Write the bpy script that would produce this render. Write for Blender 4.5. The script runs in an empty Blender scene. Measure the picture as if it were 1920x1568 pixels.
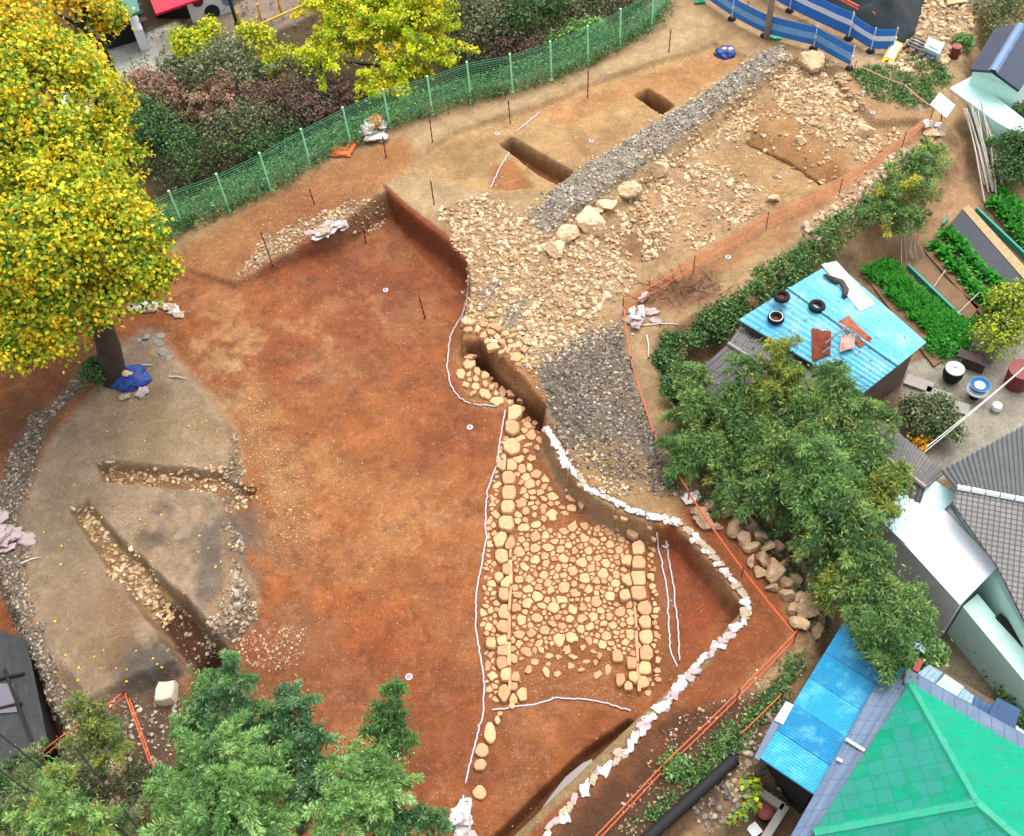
import bpy, math, random
import numpy as np
from mathutils import Vector, Matrix
sc = bpy.context.scene
COL = sc.collection
# ------------------------------------------------------------------ camera
FPX, CAMH = 2000.0, 30.0
NADX, NADY = 150.0, 1496.0
_p = math.pi/2 - math.atan(math.hypot(NADX, NADY)/FPX)
_r = -math.atan2(NADX, NADY)
cF = np.array([0, math.cos(_p), -math.sin(_p)])
_R0 = np.array([1.0, 0, 0]); _U0 = np.array([0, math.sin(_p), math.cos(_p)])
cR = _R0*math.cos(_r)+_U0*math.sin(_r)
cU = -_R0*math.sin(_r)+_U0*math.cos(_r)
cd = bpy.data.cameras.new('camera'); cam = bpy.data.objects.new('camera', cd); COL.objects.link(cam)
cd.sensor_width = 36; cd.lens = 36*FPX/1920; cd.clip_start = 0.5; cd.clip_end = 800
cam.matrix_world = Matrix(((cR[0], cU[0], -cF[0], 0), (cR[1], cU[1], -cF[1], 0), (cR[2], cU[2], -cF[2], CAMH), (0, 0, 0, 1)))
sc.camera = cam
# ------------------------------------------------------------------ light
SUN_EL, SUN_AZ = math.radians(68), math.radians(38)      # azimuth from +Y towards +X
world = bpy.data.worlds.new('World'); sc.world = world; world.use_nodes = True
nt = world.node_tree; nt.nodes.clear()
sky = nt.nodes.new('ShaderNodeTexSky'); sky.sky_type = 'NISHITA'; sky.sun_disc = False
sky.sun_elevation = SUN_EL; sky.sun_rotation = SUN_AZ; sky.dust_density = 4; sky.air_density = 1.2
hsv = nt.nodes.new('ShaderNodeHueSaturation'); hsv.inputs['Saturation'].default_value = 0.3
bg = nt.nodes.new('ShaderNodeBackground'); bg.inputs['Strength'].default_value = 0.15
wo = nt.nodes.new('ShaderNodeOutputWorld')
nt.links.new(sky.outputs[0], hsv.inputs['Color']); nt.links.new(hsv.outputs[0], bg.inputs['Color']); nt.links.new(bg.outputs[0], wo.inputs['Surface'])
sd = bpy.data.lights.new('sun', 'SUN'); sd.energy = 0.95; sd.angle = math.radians(60); sd.color = (1, .955, .89)
so = bpy.data.objects.new('sun', sd); COL.objects.link(so); so.location = (20, 40, 60)
_sv = Vector((math.sin(SUN_AZ)*math.cos(SUN_EL), math.cos(SUN_AZ)*math.cos(SUN_EL), math.sin(SUN_EL)))
so.rotation_euler = _sv.to_track_quat('Z', 'Y').to_euler()
sc.view_settings.view_transform = 'Standard'; sc.view_settings.look = 'None'
sc.view_settings.exposure = 1.3; sc.view_settings.gamma = 1.0
# ------------------------------------------------------------------ basics
rng = np.random.default_rng(7); random.seed(7)
def ray(px, py): return cF*FPX + cR*(px-960) - cU*(py-784)
def W(px, py, z=0.0):
    d = ray(px, py); t = (z-CAMH)/d[2]
    return np.array([0, 0, CAMH])+d*t
def depth(P): return float((np.asarray(P)-[0, 0, CAMH]) @ cF)
def mpp(P): return depth(P)/FPX                      # metres per photo pixel at a point
def WP(lst, z=0.0): return np.array([W(a, b, z)[:2] for a, b in lst])
def lin(r, g, b, k=0.62):
    f = lambda c: ((c/255+0.055)/1.055)**2.4 if c > 10.3 else c/255/12.92
    return np.array([f(r)*k, f(g)*k, f(b)*k])
def c4(c): return (float(c[0]), float(c[1]), float(c[2]), 1.0)
def sstep(a, b, x):
    t = np.clip((x-a)/(b-a), 0, 1); return t*t*(3-2*t)
_h = np.random.default_rng(11).random((256, 256))
def vnoise(x, y, s, seed=0):
    x = x/s+seed*17.3+100; y = y/s+seed*9.1+100
    xi = np.floor(x).astype(int); yi = np.floor(y).astype(int); fx = x-xi; fy = y-yi
    fx = fx*fx*(3-2*fx); fy = fy*fy*(3-2*fy)
    a = _h[xi & 255, yi & 255]; b = _h[(xi+1) & 255, yi & 255]; c = _h[xi & 255, (yi+1) & 255]; d = _h[(xi+1) & 255, (yi+1) & 255]
    return (a*(1-fx)+b*fx)*(1-fy)+(c*(1-fx)+d*fx)*fy
def fbm(x, y, s, seed=0, o=3):
    r = 0; a = 1; t = 0
    for i in range(o): r = r+a*vnoise(x, y, s/2**i, seed+i*3); t += a; a *= .55
    return r/t
def sdf(poly, X, Y, far=3.0):
    out = np.full(X.shape, float(far))
    lo = poly.min(0)-far; hi = poly.max(0)+far
    m = (X > lo[0]) & (X < hi[0]) & (Y > lo[1]) & (Y < hi[1])
    x = X[m]; y = Y[m]; d = np.full(x.shape, 1e9); ins = np.zeros(x.shape, bool)
    n = len(poly)
    for i in range(n):
        ax, ay = poly[i]; bx, by = poly[(i+1) % n]; ex, ey = bx-ax, by-ay
        L = ex*ex+ey*ey+1e-12
        t = np.clip(((x-ax)*ex+(y-ay)*ey)/L, 0, 1)
        d = np.minimum(d, (x-ax-t*ex)**2+(y-ay-t*ey)**2)
        c = ((ay > y) != (by > y))
        with np.errstate(divide='ignore', invalid='ignore'):
            ins ^= c & (x < ex*(y-ay)/(ey if ey else 1e-12)+ax)
    d = np.sqrt(d); d[ins] *= -1; out[m] = d
    return out
def lsdf(line, X, Y, far=3.0):                     # distance to an open polyline
    out = np.full(X.shape, float(far)); lo = line.min(0)-far; hi = line.max(0)+far
    m = (X > lo[0]) & (X < hi[0]) & (Y > lo[1]) & (Y < hi[1]); x = X[m]; y = Y[m]; d = np.full(x.shape, far*far)
    for i in range(len(line)-1):
        ax, ay = line[i]; ex, ey = line[i+1]-line[i]; L = ex*ex+ey*ey+1e-12
        t = np.clip(((x-ax)*ex+(y-ay)*ey)/L, 0, 1); d = np.minimum(d, (x-ax-t*ex)**2+(y-ay-t*ey)**2)
    out[m] = np.sqrt(d); return out
def tag(o, label=None, cat=None, group=None, kind=None):
    if label: o['label'] = label
    if cat: o['category'] = cat
    if group: o['group'] = group
    if kind: o['kind'] = kind
    return o
ORI = {}
def empty(name, loc, label=None, cat=None, group=None):
    o = bpy.data.objects.new(name, None); COL.objects.link(o); o.location = [float(v) for v in loc]
    o.empty_display_size = .2; ORI[o.name] = np.array(loc, float); return tag(o, label, cat, group)
def mesh_np(name, V, F, mat, parent=None, origin=None, col=None, uv=None, smooth=False, mats=None, fmat=None):
    """F: (n,3) or (n,4) array, or list of index tuples"""
    V = np.asarray(V, np.float64)
    if parent is not None: org = ORI[parent.name]
    else: org = np.zeros(3) if origin is None else np.asarray(origin, float)
    me = bpy.data.meshes.new(name)
    V = V-org
    if isinstance(F, np.ndarray):
        n, k = F.shape
        me.vertices.add(len(V)); me.vertices.foreach_set('co', V.astype(np.float32).ravel())
        me.loops.add(n*k); me.loops.foreach_set('vertex_index', F.astype(np.int32).ravel())
        me.polygons.add(n); me.polygons.foreach_set('loop_start', np.arange(0, n*k, k, dtype=np.int32))
        me.update(calc_edges=True)
    else:
        me.from_pydata(V.tolist(), [], F); me.update()
    if smooth: me.polygons.foreach_set('use_smooth', np.ones(len(me.polygons), bool))
    if col is not None:
        a = me.color_attributes.new('Col', 'FLOAT_COLOR', 'POINT')
        c = np.ones((len(V), 4), np.float32); c[:, :3] = col; a.data.foreach_set('color', c.ravel())
    if uv is not None:
        u = me.uv_layers.new(name='UVMap'); li = np.empty(len(me.loops), np.int32); me.loops.foreach_get('vertex_index', li)
        u.data.foreach_set('uv', np.asarray(uv, np.float32)[li].ravel())
    for m in (mats or [mat]): me.materials.append(m)
    if fmat is not None: me.polygons.foreach_set('material_index', np.asarray(fmat, np.int32))
    ob = bpy.data.objects.new(name, me); COL.objects.link(ob)
    if parent is not None:
        ob.parent = parent; ORI[ob.name] = org
    else:
        ob.location = org; ORI[ob.name] = org
    return ob
class MB:
    """collects shapes, links them as ONE mesh object"""
    def __init__(s): s.v = []; s.f = []; s.uv = []; s.n = 0
    def add(s, V, F, uv=None):
        V = np.asarray(V, float).reshape(-1, 3); s.v.append(V); s.f += [tuple(int(i)+s.n for i in f) for f in F]
        s.uv.append(np.asarray(uv, float) if uv is not None else V[:, :2].copy()); s.n += len(V); return s
    def box(s, c, size, rz=0, M=None):
        a = np.array([[x, y, z] for x in (-.5, .5) for y in (-.5, .5) for z in (-.5, .5)])*size
        if M is not None: a = a @ np.asarray(M).T
        ca, sa = math.cos(rz), math.sin(rz)
        a = np.c_[a[:, 0]*ca-a[:, 1]*sa, a[:, 0]*sa+a[:, 1]*ca, a[:, 2]]+np.asarray(c, float)
        return s.add(a, [(0, 1, 3, 2), (4, 6, 7, 5), (0, 4, 5, 1), (2, 3, 7, 6), (0, 2, 6, 4), (1, 5, 7, 3)])
    def prism(s, xy, z0, z1):
        xy = np.asarray(xy, float); n = len(xy)
        ar = sum(xy[i][0]*xy[(i+1) % n][1]-xy[(i+1) % n][0]*xy[i][1] for i in range(n))
        if ar < 0: xy = xy[::-1]
        zz0 = np.broadcast_to(z0, n); zz1 = np.broadcast_to(z1, n)
        V = np.r_[np.c_[xy, zz0], np.c_[xy, zz1]]
        return s.add(V, [tuple(range(n))[::-1], tuple(range(n, 2*n))]+[(i, (i+1) % n, n+(i+1) % n, n+i) for i in range(n)])
    def tube(s, P, r, n=6, cap=True):
        P = np.asarray(P, float); m = len(P); r = np.broadcast_to(r, m)
        T = np.gradient(P, axis=0); T /= np.linalg.norm(T, axis=1)[:, None]+1e-9
        up = np.array([0, 0, 1.]) if abs(T[:, 2]).mean() < .8 else np.array([1., 0, 0])
        A = np.cross(T, up); A /= np.linalg.norm(A, axis=1)[:, None]+1e-9; B = np.cross(T, A)
        th = np.arange(n)*2*math.pi/n
        V = (P[:, None]+r[:, None, None]*(A[:, None]*np.cos(th)[None, :, None]+B[:, None]*np.sin(th)[None, :, None])).reshape(-1, 3)
        F = [(i*n+j, i*n+(j+1) % n, (i+1)*n+(j+1) % n, (i+1)*n+j) for i in range(m-1) for j in range(n)]
        if cap: F += [tuple(range(n))[::-1], tuple(range((m-1)*n, m*n))]
        return s.add(V, F)
    def lathe(s, c, prof, n=20, cap=True):
        c = np.asarray(c, float); th = np.arange(n)*2*math.pi/n
        V = np.concatenate([np.c_[r*np.cos(th), r*np.sin(th), np.full(n, z)] for r, z in prof])+c; m = len(prof)
        F = [(i*n+j, i*n+(j+1) % n, (i+1)*n+(j+1) % n, (i+1)*n+j) for i in range(m-1) for j in range(n)]
        if cap: F += [tuple(range(n))[::-1], tuple(range((m-1)*n, m*n))]
        return s.add(V, F)
    def build(s, name, mat, parent=None, origin=None, smooth=False):
        return mesh_np(name, np.concatenate(s.v), s.f, mat, parent, origin, uv=np.concatenate(s.uv), smooth=smooth)
# ------------------------------------------------------------------ materials
class N:
    def __init__(s, name):
        s.m = bpy.data.materials.new(name); s.m.use_nodes = True; s.t = s.m.node_tree
        s.b = s.t.nodes['Principled BSDF']
    def n(s, typ, **kw):
        o = s.t.nodes.new(typ)
        for k, v in kw.items(): setattr(o, k, v)
        return o
    def l(s, a, b): s.t.links.new(a, b)
    def set(s, node, **kw):
        for k, v in kw.items(): node.inputs[k.replace('_', ' ')].default_value = v
        return node
    def noise(s, vec, scale, detail=4, rough=.55):
        o = s.n('ShaderNodeTexNoise'); o.inputs['Scale'].default_value = scale; o.inputs['Detail'].default_value = detail
        o.inputs['Roughness'].default_value = rough
        if vec is not None: s.l(vec, o.inputs['Vector'])
        return o.outputs['Fac']
    def ramp(s, fac, a, b, c0=(0, 0, 0, 1), c1=(1, 1, 1, 1)):
        o = s.n('ShaderNodeValToRGB'); o.color_ramp.elements[0].position = a; o.color_ramp.elements[1].position = b
        o.color_ramp.elements[0].color = c0; o.color_ramp.elements[1].color = c1; s.l(fac, o.inputs[0]); return o.outputs[0]
    def mix(s, fac, a, b, mode='MIX'):
        o = s.n('ShaderNodeMix'); o.data_type = 'RGBA'; o.blend_type = mode
        for v, i in ((fac, 0), (a, 6), (b, 7)):
            if hasattr(v, 'is_linked') or hasattr(v, 'node'): s.l(v, o.inputs[i])
            else: o.inputs[i].default_value = v
        return o.outputs[2]
    def math(s, op, a, b=0.0):
        o = s.n('ShaderNodeMath'); o.operation = op
        for v, i in ((a, 0), (b, 1)):
            if hasattr(v, 'node'): s.l(v, o.inputs[i])
            else: o.inputs[i].default_value = v
        return o.outputs[0]
    def bump(s, h, dist, strength=1.0):
        o = s.n('ShaderNodeBump'); o.inputs['Distance'].default_value = dist; o.inputs['Strength'].default_value = strength
        s.l(h, o.inputs['Height']); s.l(o.outputs[0], s.b.inputs['Normal'])
    def base(s, c):
        if hasattr(c, 'node'): s.l(c, s.b.inputs['Base Color'])
        else: s.b.inputs['Base Color'].default_value = c
def pmat(name, col, rough=.8, var=.25, scale=4, bump=.004, bscale=25, col2=None, amt=.5, spec=.3, metal=0, rand=0.0):
    m = N(name); tc = m.n('ShaderNodeTexCoord').outputs['Object']
    f = m.ramp(m.noise(tc, scale, 6, .65), .5-amt*.35, .5+amt*.35)
    c2 = col2 if col2 is not None else np.asarray(col)*(1-var)
    c = m.mix(f, c4(c2), c4(col))
    f2 = m.ramp(m.noise(tc, bscale, 3), .3, .7); c = m.mix(m.math('MULTIPLY', f2, .18), c, c4(np.asarray(col)*.45))
    if rand:
        oi = m.n('ShaderNodeObjectInfo').outputs['Random']; h = m.n('ShaderNodeHueSaturation')
        m.l(c, h.inputs['Color']); mr = m.n('ShaderNodeMapRange'); m.l(oi, mr.inputs[0]); mr.inputs[3].default_value = 1-rand; mr.inputs[4].default_value = 1+rand
        m.l(mr.outputs[0], h.inputs['Value']); c = h.outputs[0]
    m.base(c); m.b.inputs['Roughness'].default_value = rough; m.b.inputs['Specular IOR Level'].default_value = spec; m.b.inputs['Metallic'].default_value = metal
    if bump: m.bump(m.noise(tc, bscale, 5, .6), bump)
    return m.m
# ------------------------------------------------------------------ terrain
ys = [-40., -25, -14, -6, 0]; y = 3.0
while y < 58: ys.append(y); y += .034+.00125*y
while y < 300: ys.append(y); y += 1.5+(y-58)*.25
ys = np.array(ys)
NU = 940
us = np.r_[-6, -4, -2.8, -2, -1.5, -1.25, np.linspace(-1.12, 1.12, NU), 1.25, 1.5, 2, 2.8, 4, 6]
gy, gu = np.meshgrid(ys, us, indexing='ij')
hw = lambda y: 14.2+.29*np.clip(y, 0, 58)
X = gu*hw(gy); Y = gy
# polygons are traced on the photo and laid on the ground plane
FENCE = [(170, 560), (255, 475), (345, 428), (430, 395), (508, 357), (583, 313), (658, 272), (731, 238), (811, 215), (883, 188), (961, 173), (1034, 150), (1102, 120), (1162, 88), (1222, 52), (1252, 12)]
PIT = [(722, 362), (770, 405), (835, 455), (876, 500), (878, 545), (866, 605), (862, 640), (930, 660), (985, 715), (1020, 765), (1018, 800), (1045, 868), (1090, 918), (1150, 957), (1240, 993), (1262, 988), (1300, 1030), (1350, 1085), (1388, 1142), (1300, 1240), (1190, 1345), (950, 1568), (820, 1720), (-300, 1720), (-300, 640), (200, 560), (335, 500), (442, 530), (520, 488), (640, 425), (700, 375)]
PAV = [(950, 772), (936, 850), (922, 900), (913, 970), (903, 1080), (898, 1180), (910, 1260), (912, 1322), (1060, 1312), (1180, 1335), (1228, 1292), (1222, 1000), (1100, 930), (1020, 800)]
PLAT = [(222, 650), (262, 632), (300, 626), (345, 680), (400, 740), (436, 795), (448, 860), (432, 885), (420, 928), (436, 960), (436, 1040), (470, 1100), (462, 1160), (420, 1195), (395, 1205), (350, 1243), (330, 1256), (262, 1278), (190, 1315), (150, 1330), (90, 1240), (50, 1120), (38, 960), (80, 850), (135, 780), (195, 722)]
TRA = [(183, 872), (215, 868), (410, 888), (470, 900), (450, 940), (400, 922), (195, 902)]
TRB = [(137, 962), (163, 942), (215, 1005), (300, 1083), (352, 1128), (420, 1215), (400, 1260), (345, 1248), (310, 1203), (258, 1132), (198, 1055)]
U1 = [(798, 282), (850, 247), (950, 213), (1010, 197), (1120, 150), (1250, 108), (1340, 80), (1400, 105), (1330, 175), (1262, 215), (1060, 345), (930, 360), (834, 333)]
T1 = [(938, 270), (958, 257), (1074, 322), (1048, 346), (1010, 325)]
T2 = [(1191, 178), (1214, 167), (1264, 198), (1240, 214)]
STRIP = [(1470, 82), (1482, 108), (1285, 252), (1135, 362), (1022, 440), (985, 405), (1075, 322), (1262, 205), (1435, 96)]
U2 = [(1488, 112), (1560, 128), (1592, 175), (1640, 225), (1725, 225), (1620, 305), (1440, 390), (1300, 470), (1200, 500), (1110, 440), (1170, 365), (1300, 262)]
T3 = [(1402, 262), (1480, 301), (1547, 345), (1600, 318), (1620, 290), (1600, 240), (1500, 190), (1430, 200)]
DITCH = [(872, 652), (902, 650), (960, 718), (1024, 772), (1010, 794), (980, 770), (930, 712)]
SLOT = [(1178, 1352), (1192, 1358), (1110, 1440), (1010, 1540), (930, 1620), (900, 1600), (1000, 1500), (1100, 1405)]
TRI = [(1240, 1010), (1258, 1002), (1362, 1140), (1285, 1225), (1270, 1240)]
VIL = [(1212, 648), (1300, 596), (1400, 548), (1500, 468), (1590, 424), (1650, 350), (1750, 285), (1815, 200), (1800, 110), (1840, 0), (1900, -300), (3000, -300), (3000, 1900), (1120, 1900), (1250, 1600), (1345, 1500), (1448, 1375), (1508, 1235), (1498, 1130), (1440, 1010), (1330, 925), (1262, 822)]
STREET = [(-900, 620), (170, 540), (250, 455), (340, 408), (500, 337), (655, 255), (805, 197), (955, 155), (1095, 104), (1160, 70), (1215, 36), (1245, -10), (1260, -400), (-1800, -400)]
LOWL = [(-500, 900), (-30, 1040), (20, 1150), (55, 1260), (90, 1370), (60, 1430), (-100, 1500), (-500, 1600)]
HEAP = [(1000, 690), (1080, 632), (1165, 605), (1185, 680), (1215, 790), (1262, 890), (1280, 930), (1190, 915), (1120, 895), (1060, 830), (1022, 770)]
RUBU = [(870, 505), (820, 395), (905, 362), (985, 405), (1020, 440), (1110, 440), (1190, 500), (1170, 560), (1080, 630), (1000, 690), (940, 655), (865, 615)]
zctl = [(735, 395, -1.25), (800, 455, -1.2), (862, 540, -1.05), (855, 640, -.8), (900, 700, -.75), (945, 770, -.75), (640, 450, -1.0), (520, 505, -.55), (440, 537, -.15), (340, 530, 0), (250, 600, 0), (60, 760, -.08), (150, 740, -.1), (120, 690, -.05), (-100, 800, 0), (420, 640, -.45), (500, 740, -.7), (600, 900, -.8), (600, 650, -.9), (750, 600, -1.), (600, 1100, -.85), (800, 900, -.8), (800, 1150, -.85), (850, 1400, -.9), (600, 1500, -.9), (480, 1200, -.8), (300, 1320, -.75), (300, 1500, -.9), (100, 1450, -.9), (0, 1560, -1), (30, 1000, -.14), (60, 860, -.13), (70, 1200, -.18), (0, 900, -.15), (960, 820, -.85), (960, 1200, -1.0), (1080, 1000, -1.0), (1200, 1150, -1.0), (1330, 1140, -.95), (1080, 1400, -1.1), (1000, 1540, -1.15), (1000, 740, -.6)]
zc = np.array([list(W(a, b, z)[:2])+[z] for a, b, z in zctl])
def floor_z(X, Y):
    w0 = np.full(X.shape, 1e-12); s = np.zeros(X.shape)
    for cx, cy, cz in zc:
        w = np.exp(-((X-cx)**2+(Y-cy)**2)/(2*1.6**2))+1e-5/(1+(X-cx)**2+(Y-cy)**2)
        w0 = w0+w; s = s+w*cz
    return s/w0
wob = (fbm(X, Y, .9, 1)-.5); wob2 = (fbm(X, Y, .3, 5)-.5)
Z = (fbm(X, Y, 3, 2)-.5)*.16
fz = floor_z(X, Y)+(fbm(X, Y, 1.6, 8)-.5)*.14
SD = {}
def S(name, poly, z=0.0, wamp=.12, far=3.0):
    SD[name] = sdf(WP(poly, z), X, Y, far)+wob*wamp+wob2*wamp*.5; return SD[name]
def inn(d, soft): return 1-sstep(-soft, soft, d)
S('pit', PIT, 0, .06); Z = Z*(1-inn(SD['pit'], .12))+fz*inn(SD['pit'], .12)
S('pav', PAV, -.9, .05); Z -= .13*inn(SD['pav'], .12)
S('plat', PLAT, -.2, .2, 4); kp = 1-sstep(-.38, .1, SD['plat']); Z = Z*(1-kp)+(-.12+(fbm(X, Y, 2, 4)-.5)*.12)*kp
S('tra', TRA, -.2, .1); Z -= .38*inn(SD['tra'], .1)
S('trb', TRB, -.2, .12); yb = WP([(150, 950)], 0)[0]; Z -= (.42+.55*sstep(0, 6, (Y*0+yb[1]-Y)))*inn(SD['trb'], .12)
S('u1', U1, 0, .15); Z -= .22*inn(SD['u1'], .12)
S('t1', T1, -.2, .05); Z -= .85*inn(SD['t1'], .06)
S('t2', T2, -.2, .05); Z -= .85*inn(SD['t2'], .06)
S('u2', U2, 0, .2); Z -= .3*inn(SD['u2'], .15)
S('t3', T3, -.1, .08); L3 = lsdf(WP([(1395, 256), (1547, 345)], 0), X, Y, 4.); Z -= .5*inn(SD['t3'], .05)*(1-sstep(.1, 1.7, L3)); GASH = [(1400, 263), (1480, 301), (1548, 346), (1556, 336), (1487, 291), (1412, 254)]; S('gash', GASH, -.1, .12); Z -= .6*inn(SD['gash'], .07)
S('strip', STRIP, .2, .45); sx0 = WP([(990, 425)], 0)[0]; Z += (.2+.34*fbm(X, Y, 1.2, 77))*inn(SD['strip'], .28)*sstep(-.2, 2.2, np.hypot(X-sx0[0], Y-sx0[1]))
S('ditch', DITCH, -.4, .12); Z -= .6*inn(SD['ditch'], .1)
S('slot', SLOT, -1.1, .08); Z -= .5*inn(SD['slot'], .1)
S('heap', HEAP, 0, .3); Z += .3*(1-sstep(-1.4, .1, SD['heap']))
S('rubu', RUBU, 0, .3)
SD['vil'] = sdf(WP(VIL, 0), X, Y, 4.)+wob*.7; Z -= 1.5*sstep(-.2, 1.5, -SD['vil'])
S('street', STREET, 0, .2, 5); Z -= 2.6*(1-sstep(-3.2, -.1, SD['street']))
S('lowl', LOWL, 0, .3, 4); Z -= 1.3*inn(SD['lowl'], .3)
# ---- colours of the soils, layered, with shade painted into some cuts
base = lin(192, 156, 116)
Cc = np.ones(X.shape+(3,))*base; ST = np.zeros(X.shape); FRAMP = 1.0
def lay(poly, col, soft=.15, z=0., wamp=.25, a=1.0, st=None, d=None):
    if d is None: d = sdf(WP(poly, z), X, Y, 3.0)+wob*wamp+wob2*wamp*.6
    k = inn(d, soft)*a
    global Cc, ST
    Cc = Cc*(1-k[..., None])+lin(*col)*k[..., None]
    if st is not None: ST = ST*(1-k)+st*k
def blob(px, py, r, col, a=.7, z=-.8, ell=1.0, st=None, rag=.9):
    P = W(px, py, z); d = np.hypot(X-P[0], (Y-P[1])/1.0)/ell-r*mpp(P)+wob*rag*2+wob2*rag
    R = r*mpp(P)
    global Cc, ST
    k = (1-sstep(-R*.8, R*.35, d))*a
    Cc = Cc*(1-k[..., None])+lin(*col)*k[..., None]
    if st is not None: ST = ST*(1-k)+st*k
lay(STREET, (96, 82, 62), .6)
lay(None, (150, 122, 92), .6, d=SD['vil'], st=.2)
lay([(1250, 930), (1320, 925), (1440, 1020), (1500, 1190), (1300, 1380), (1180, 1500), (1100, 1600), (900, 1600), (1380, 1160), (1300, 1010)], (158, 88, 48), .4, st=.25)
lay([(1262, 1330), (1360, 1318), (1440, 1290), (1510, 1250), (1430, 1400), (1260, 1610), (1000, 1610), (1082, 1510), (1195, 1392)], (88, 62, 46), .25, st=.5, a=.92)
# fence-side path
lay([(700, 262), (810, 228), (960, 186), (1100, 135), (1200, 85), (1260, 20), (1330, 10), (1330, 60), (1250, 100), (1100, 150), (950, 210), (850, 240), (790, 275), (740, 330), (700, 350)], (206, 174, 136), .3, a=.8)
lay([(330, 470), (500, 372), (660, 290), (760, 250), (790, 300), (720, 350), (640, 410), (440, 520), (330, 540), (200, 600)], (182, 124, 76), .4, st=.25)
lay([(430, 530), (500, 450), (620, 400), (710, 372), (722, 395), (640, 440), (520, 498)], (206, 176, 136), .12, wamp=.3, st=1.0)
lay(None, (204, 162, 112), .12, d=SD['u1'], st=.15)
lay([(800, 282), (870, 250), (960, 245), (930, 320), (850, 330)], (176, 140, 94), .25, a=.8)
lay([(1010, 200), (1350, 85), (1390, 110), (1250, 195), (1190, 170), (1060, 230)], (200, 140, 88), .4, a=.75)
lay([(925, 305), (960, 290), (1005, 345), (965, 355), (915, 345)], (178, 108, 62), .15, a=.8)
lay([(1070, 240), (1190, 220), (1130, 290), (1060, 300)], (164, 116, 78), .5, a=.5, st=.4)
lay(None, (156, 96, 52), .05, d=SD['t1']); lay(None, (146, 88, 48), .05, d=SD['t2'])
lay(None, (196, 158, 116), .35, d=SD['rubu'], st=.95)
lay([(722, 345), (800, 330), (900, 362), (850, 400), (815, 395), (870, 480), (860, 500), (770, 400)], (200, 170, 132), .2, a=.8, st=.2)
lay(None, (198, 158, 114), .3, d=SD['u2'], st=.9)
lay([(1390, 200), (1460, 180), (1530, 240), (1600, 290), (1550, 345), (1480, 300), (1400, 262)], (188, 140, 92), .4, st=.35)
lay([(1320, 290), (1400, 262), (1540, 350), (1480, 380), (1400, 330)], (198, 154, 104), .4, st=.3, a=.8)
lay([(1190, 400), (1240, 420), (1250, 470), (1150, 480), (1130, 440)], (150, 108, 78), .4, a=.8, st=.6)
lay([(1402, 262), (1480, 301), (1547, 345), (1605, 312), (1560, 280), (1480, 250), (1420, 240)], (184, 132, 82), .25, st=.2)
lay([(1560, 120), (1600, 130), (1720, 220), (1740, 250), (1640, 245), (1590, 190)], (194, 152, 112), .2, a=.8)
lay([(1170, 560), (1420, 410), (1640, 300), (1745, 222), (1760, 260), (1600, 370), (1480, 450), (1300, 540), (1240, 590), (1180, 590)], (184, 134, 92), .25, st=.2)
lay([(1490, 430), (1640, 310), (1760, 240), (1780, 280), (1640, 380), (1520, 450)], (208, 166, 128), .25, st=.8)
lay([(1200, 560), (1260, 520), (1340, 520), (1350, 560), (1260, 590)], (150, 104, 78), .4, a=.8, st=.6)
lay(None, (166, 154, 138), .12, d=SD['strip'], st=.9)
lay(None, (128, 118, 108), .4, d=SD['heap'], st=.9)
lay([(1100, 820), (1200, 850), (1290, 950), (1240, 960), (1120, 910), (1060, 860)], (176, 136, 92), .4, a=.8, st=.4)
lay(None, (120, 78, 46), .08, d=SD['gash'], st=.3)  # shadow under the trench edge, painted dark into the soil colour
# pit floor
lay(None, (176, 102, 56), .12, d=SD['pit'], st=.2)
for b in [(700, 520, 150, (142, 76, 48), .8), (600, 470, 120, (150, 80, 48), .7), (820, 560, 90, (146, 72, 42), .7), (640, 620, 170, (158, 88, 56), .6), (480, 620, 130, (176, 104, 60), .6), (520, 800, 150, (176, 104, 58), .6), (760, 720, 140, (170, 96, 54), .6), (840, 800, 110, (168, 92, 50), .6), (680, 800, 140, (184, 112, 62), .6), (620, 960, 120, (190, 122, 70), .6), (720, 940, 110, (184, 116, 66), .5), (640, 1120, 170, (186, 104, 50), .7), (780, 1050, 130, (190, 114, 62), .6), (820, 1230, 140, (170, 96, 54), .6), (700, 1270, 110, (158, 80, 42), .6), (560, 1190, 90, (160, 112, 80), .7), (500, 1250, 90, (150, 82, 46), .6), (860, 1400, 110, (172, 94, 50), .6), (720, 1440, 120, (160, 84, 44), .6), (420, 560, 70, (180, 116, 70), .6), (120, 720, 110, (124, 80, 50), .8), (30, 820, 90, (98, 72, 46), .8), (330, 560, 90, (160, 96, 58), .6), (360, 1330, 120, (120, 72, 46), .8), (420, 1240, 60, (140, 76, 44), .7), (1090, 1400, 110, (172, 96, 48), .7), (1000, 1480, 90, (150, 86, 46), .6), (960, 1420, 80, (166, 92, 48), .6)]:
    blob(*b[:3], b[3], b[4])
for b in [(470, 730, 50, (206, 150, 96)), (480, 780, 60, (196, 142, 90)), (500, 860, 70, (198, 146, 94)), (540, 930, 60, (200, 150, 98)), (500, 1000, 60, (188, 132, 86)), (560, 1000, 70, (192, 132, 82)), (610, 890, 60, (194, 134, 80)), (690, 1000, 40, (190, 126, 76))]:
    blob(*b, .6, st=.55)
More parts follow.
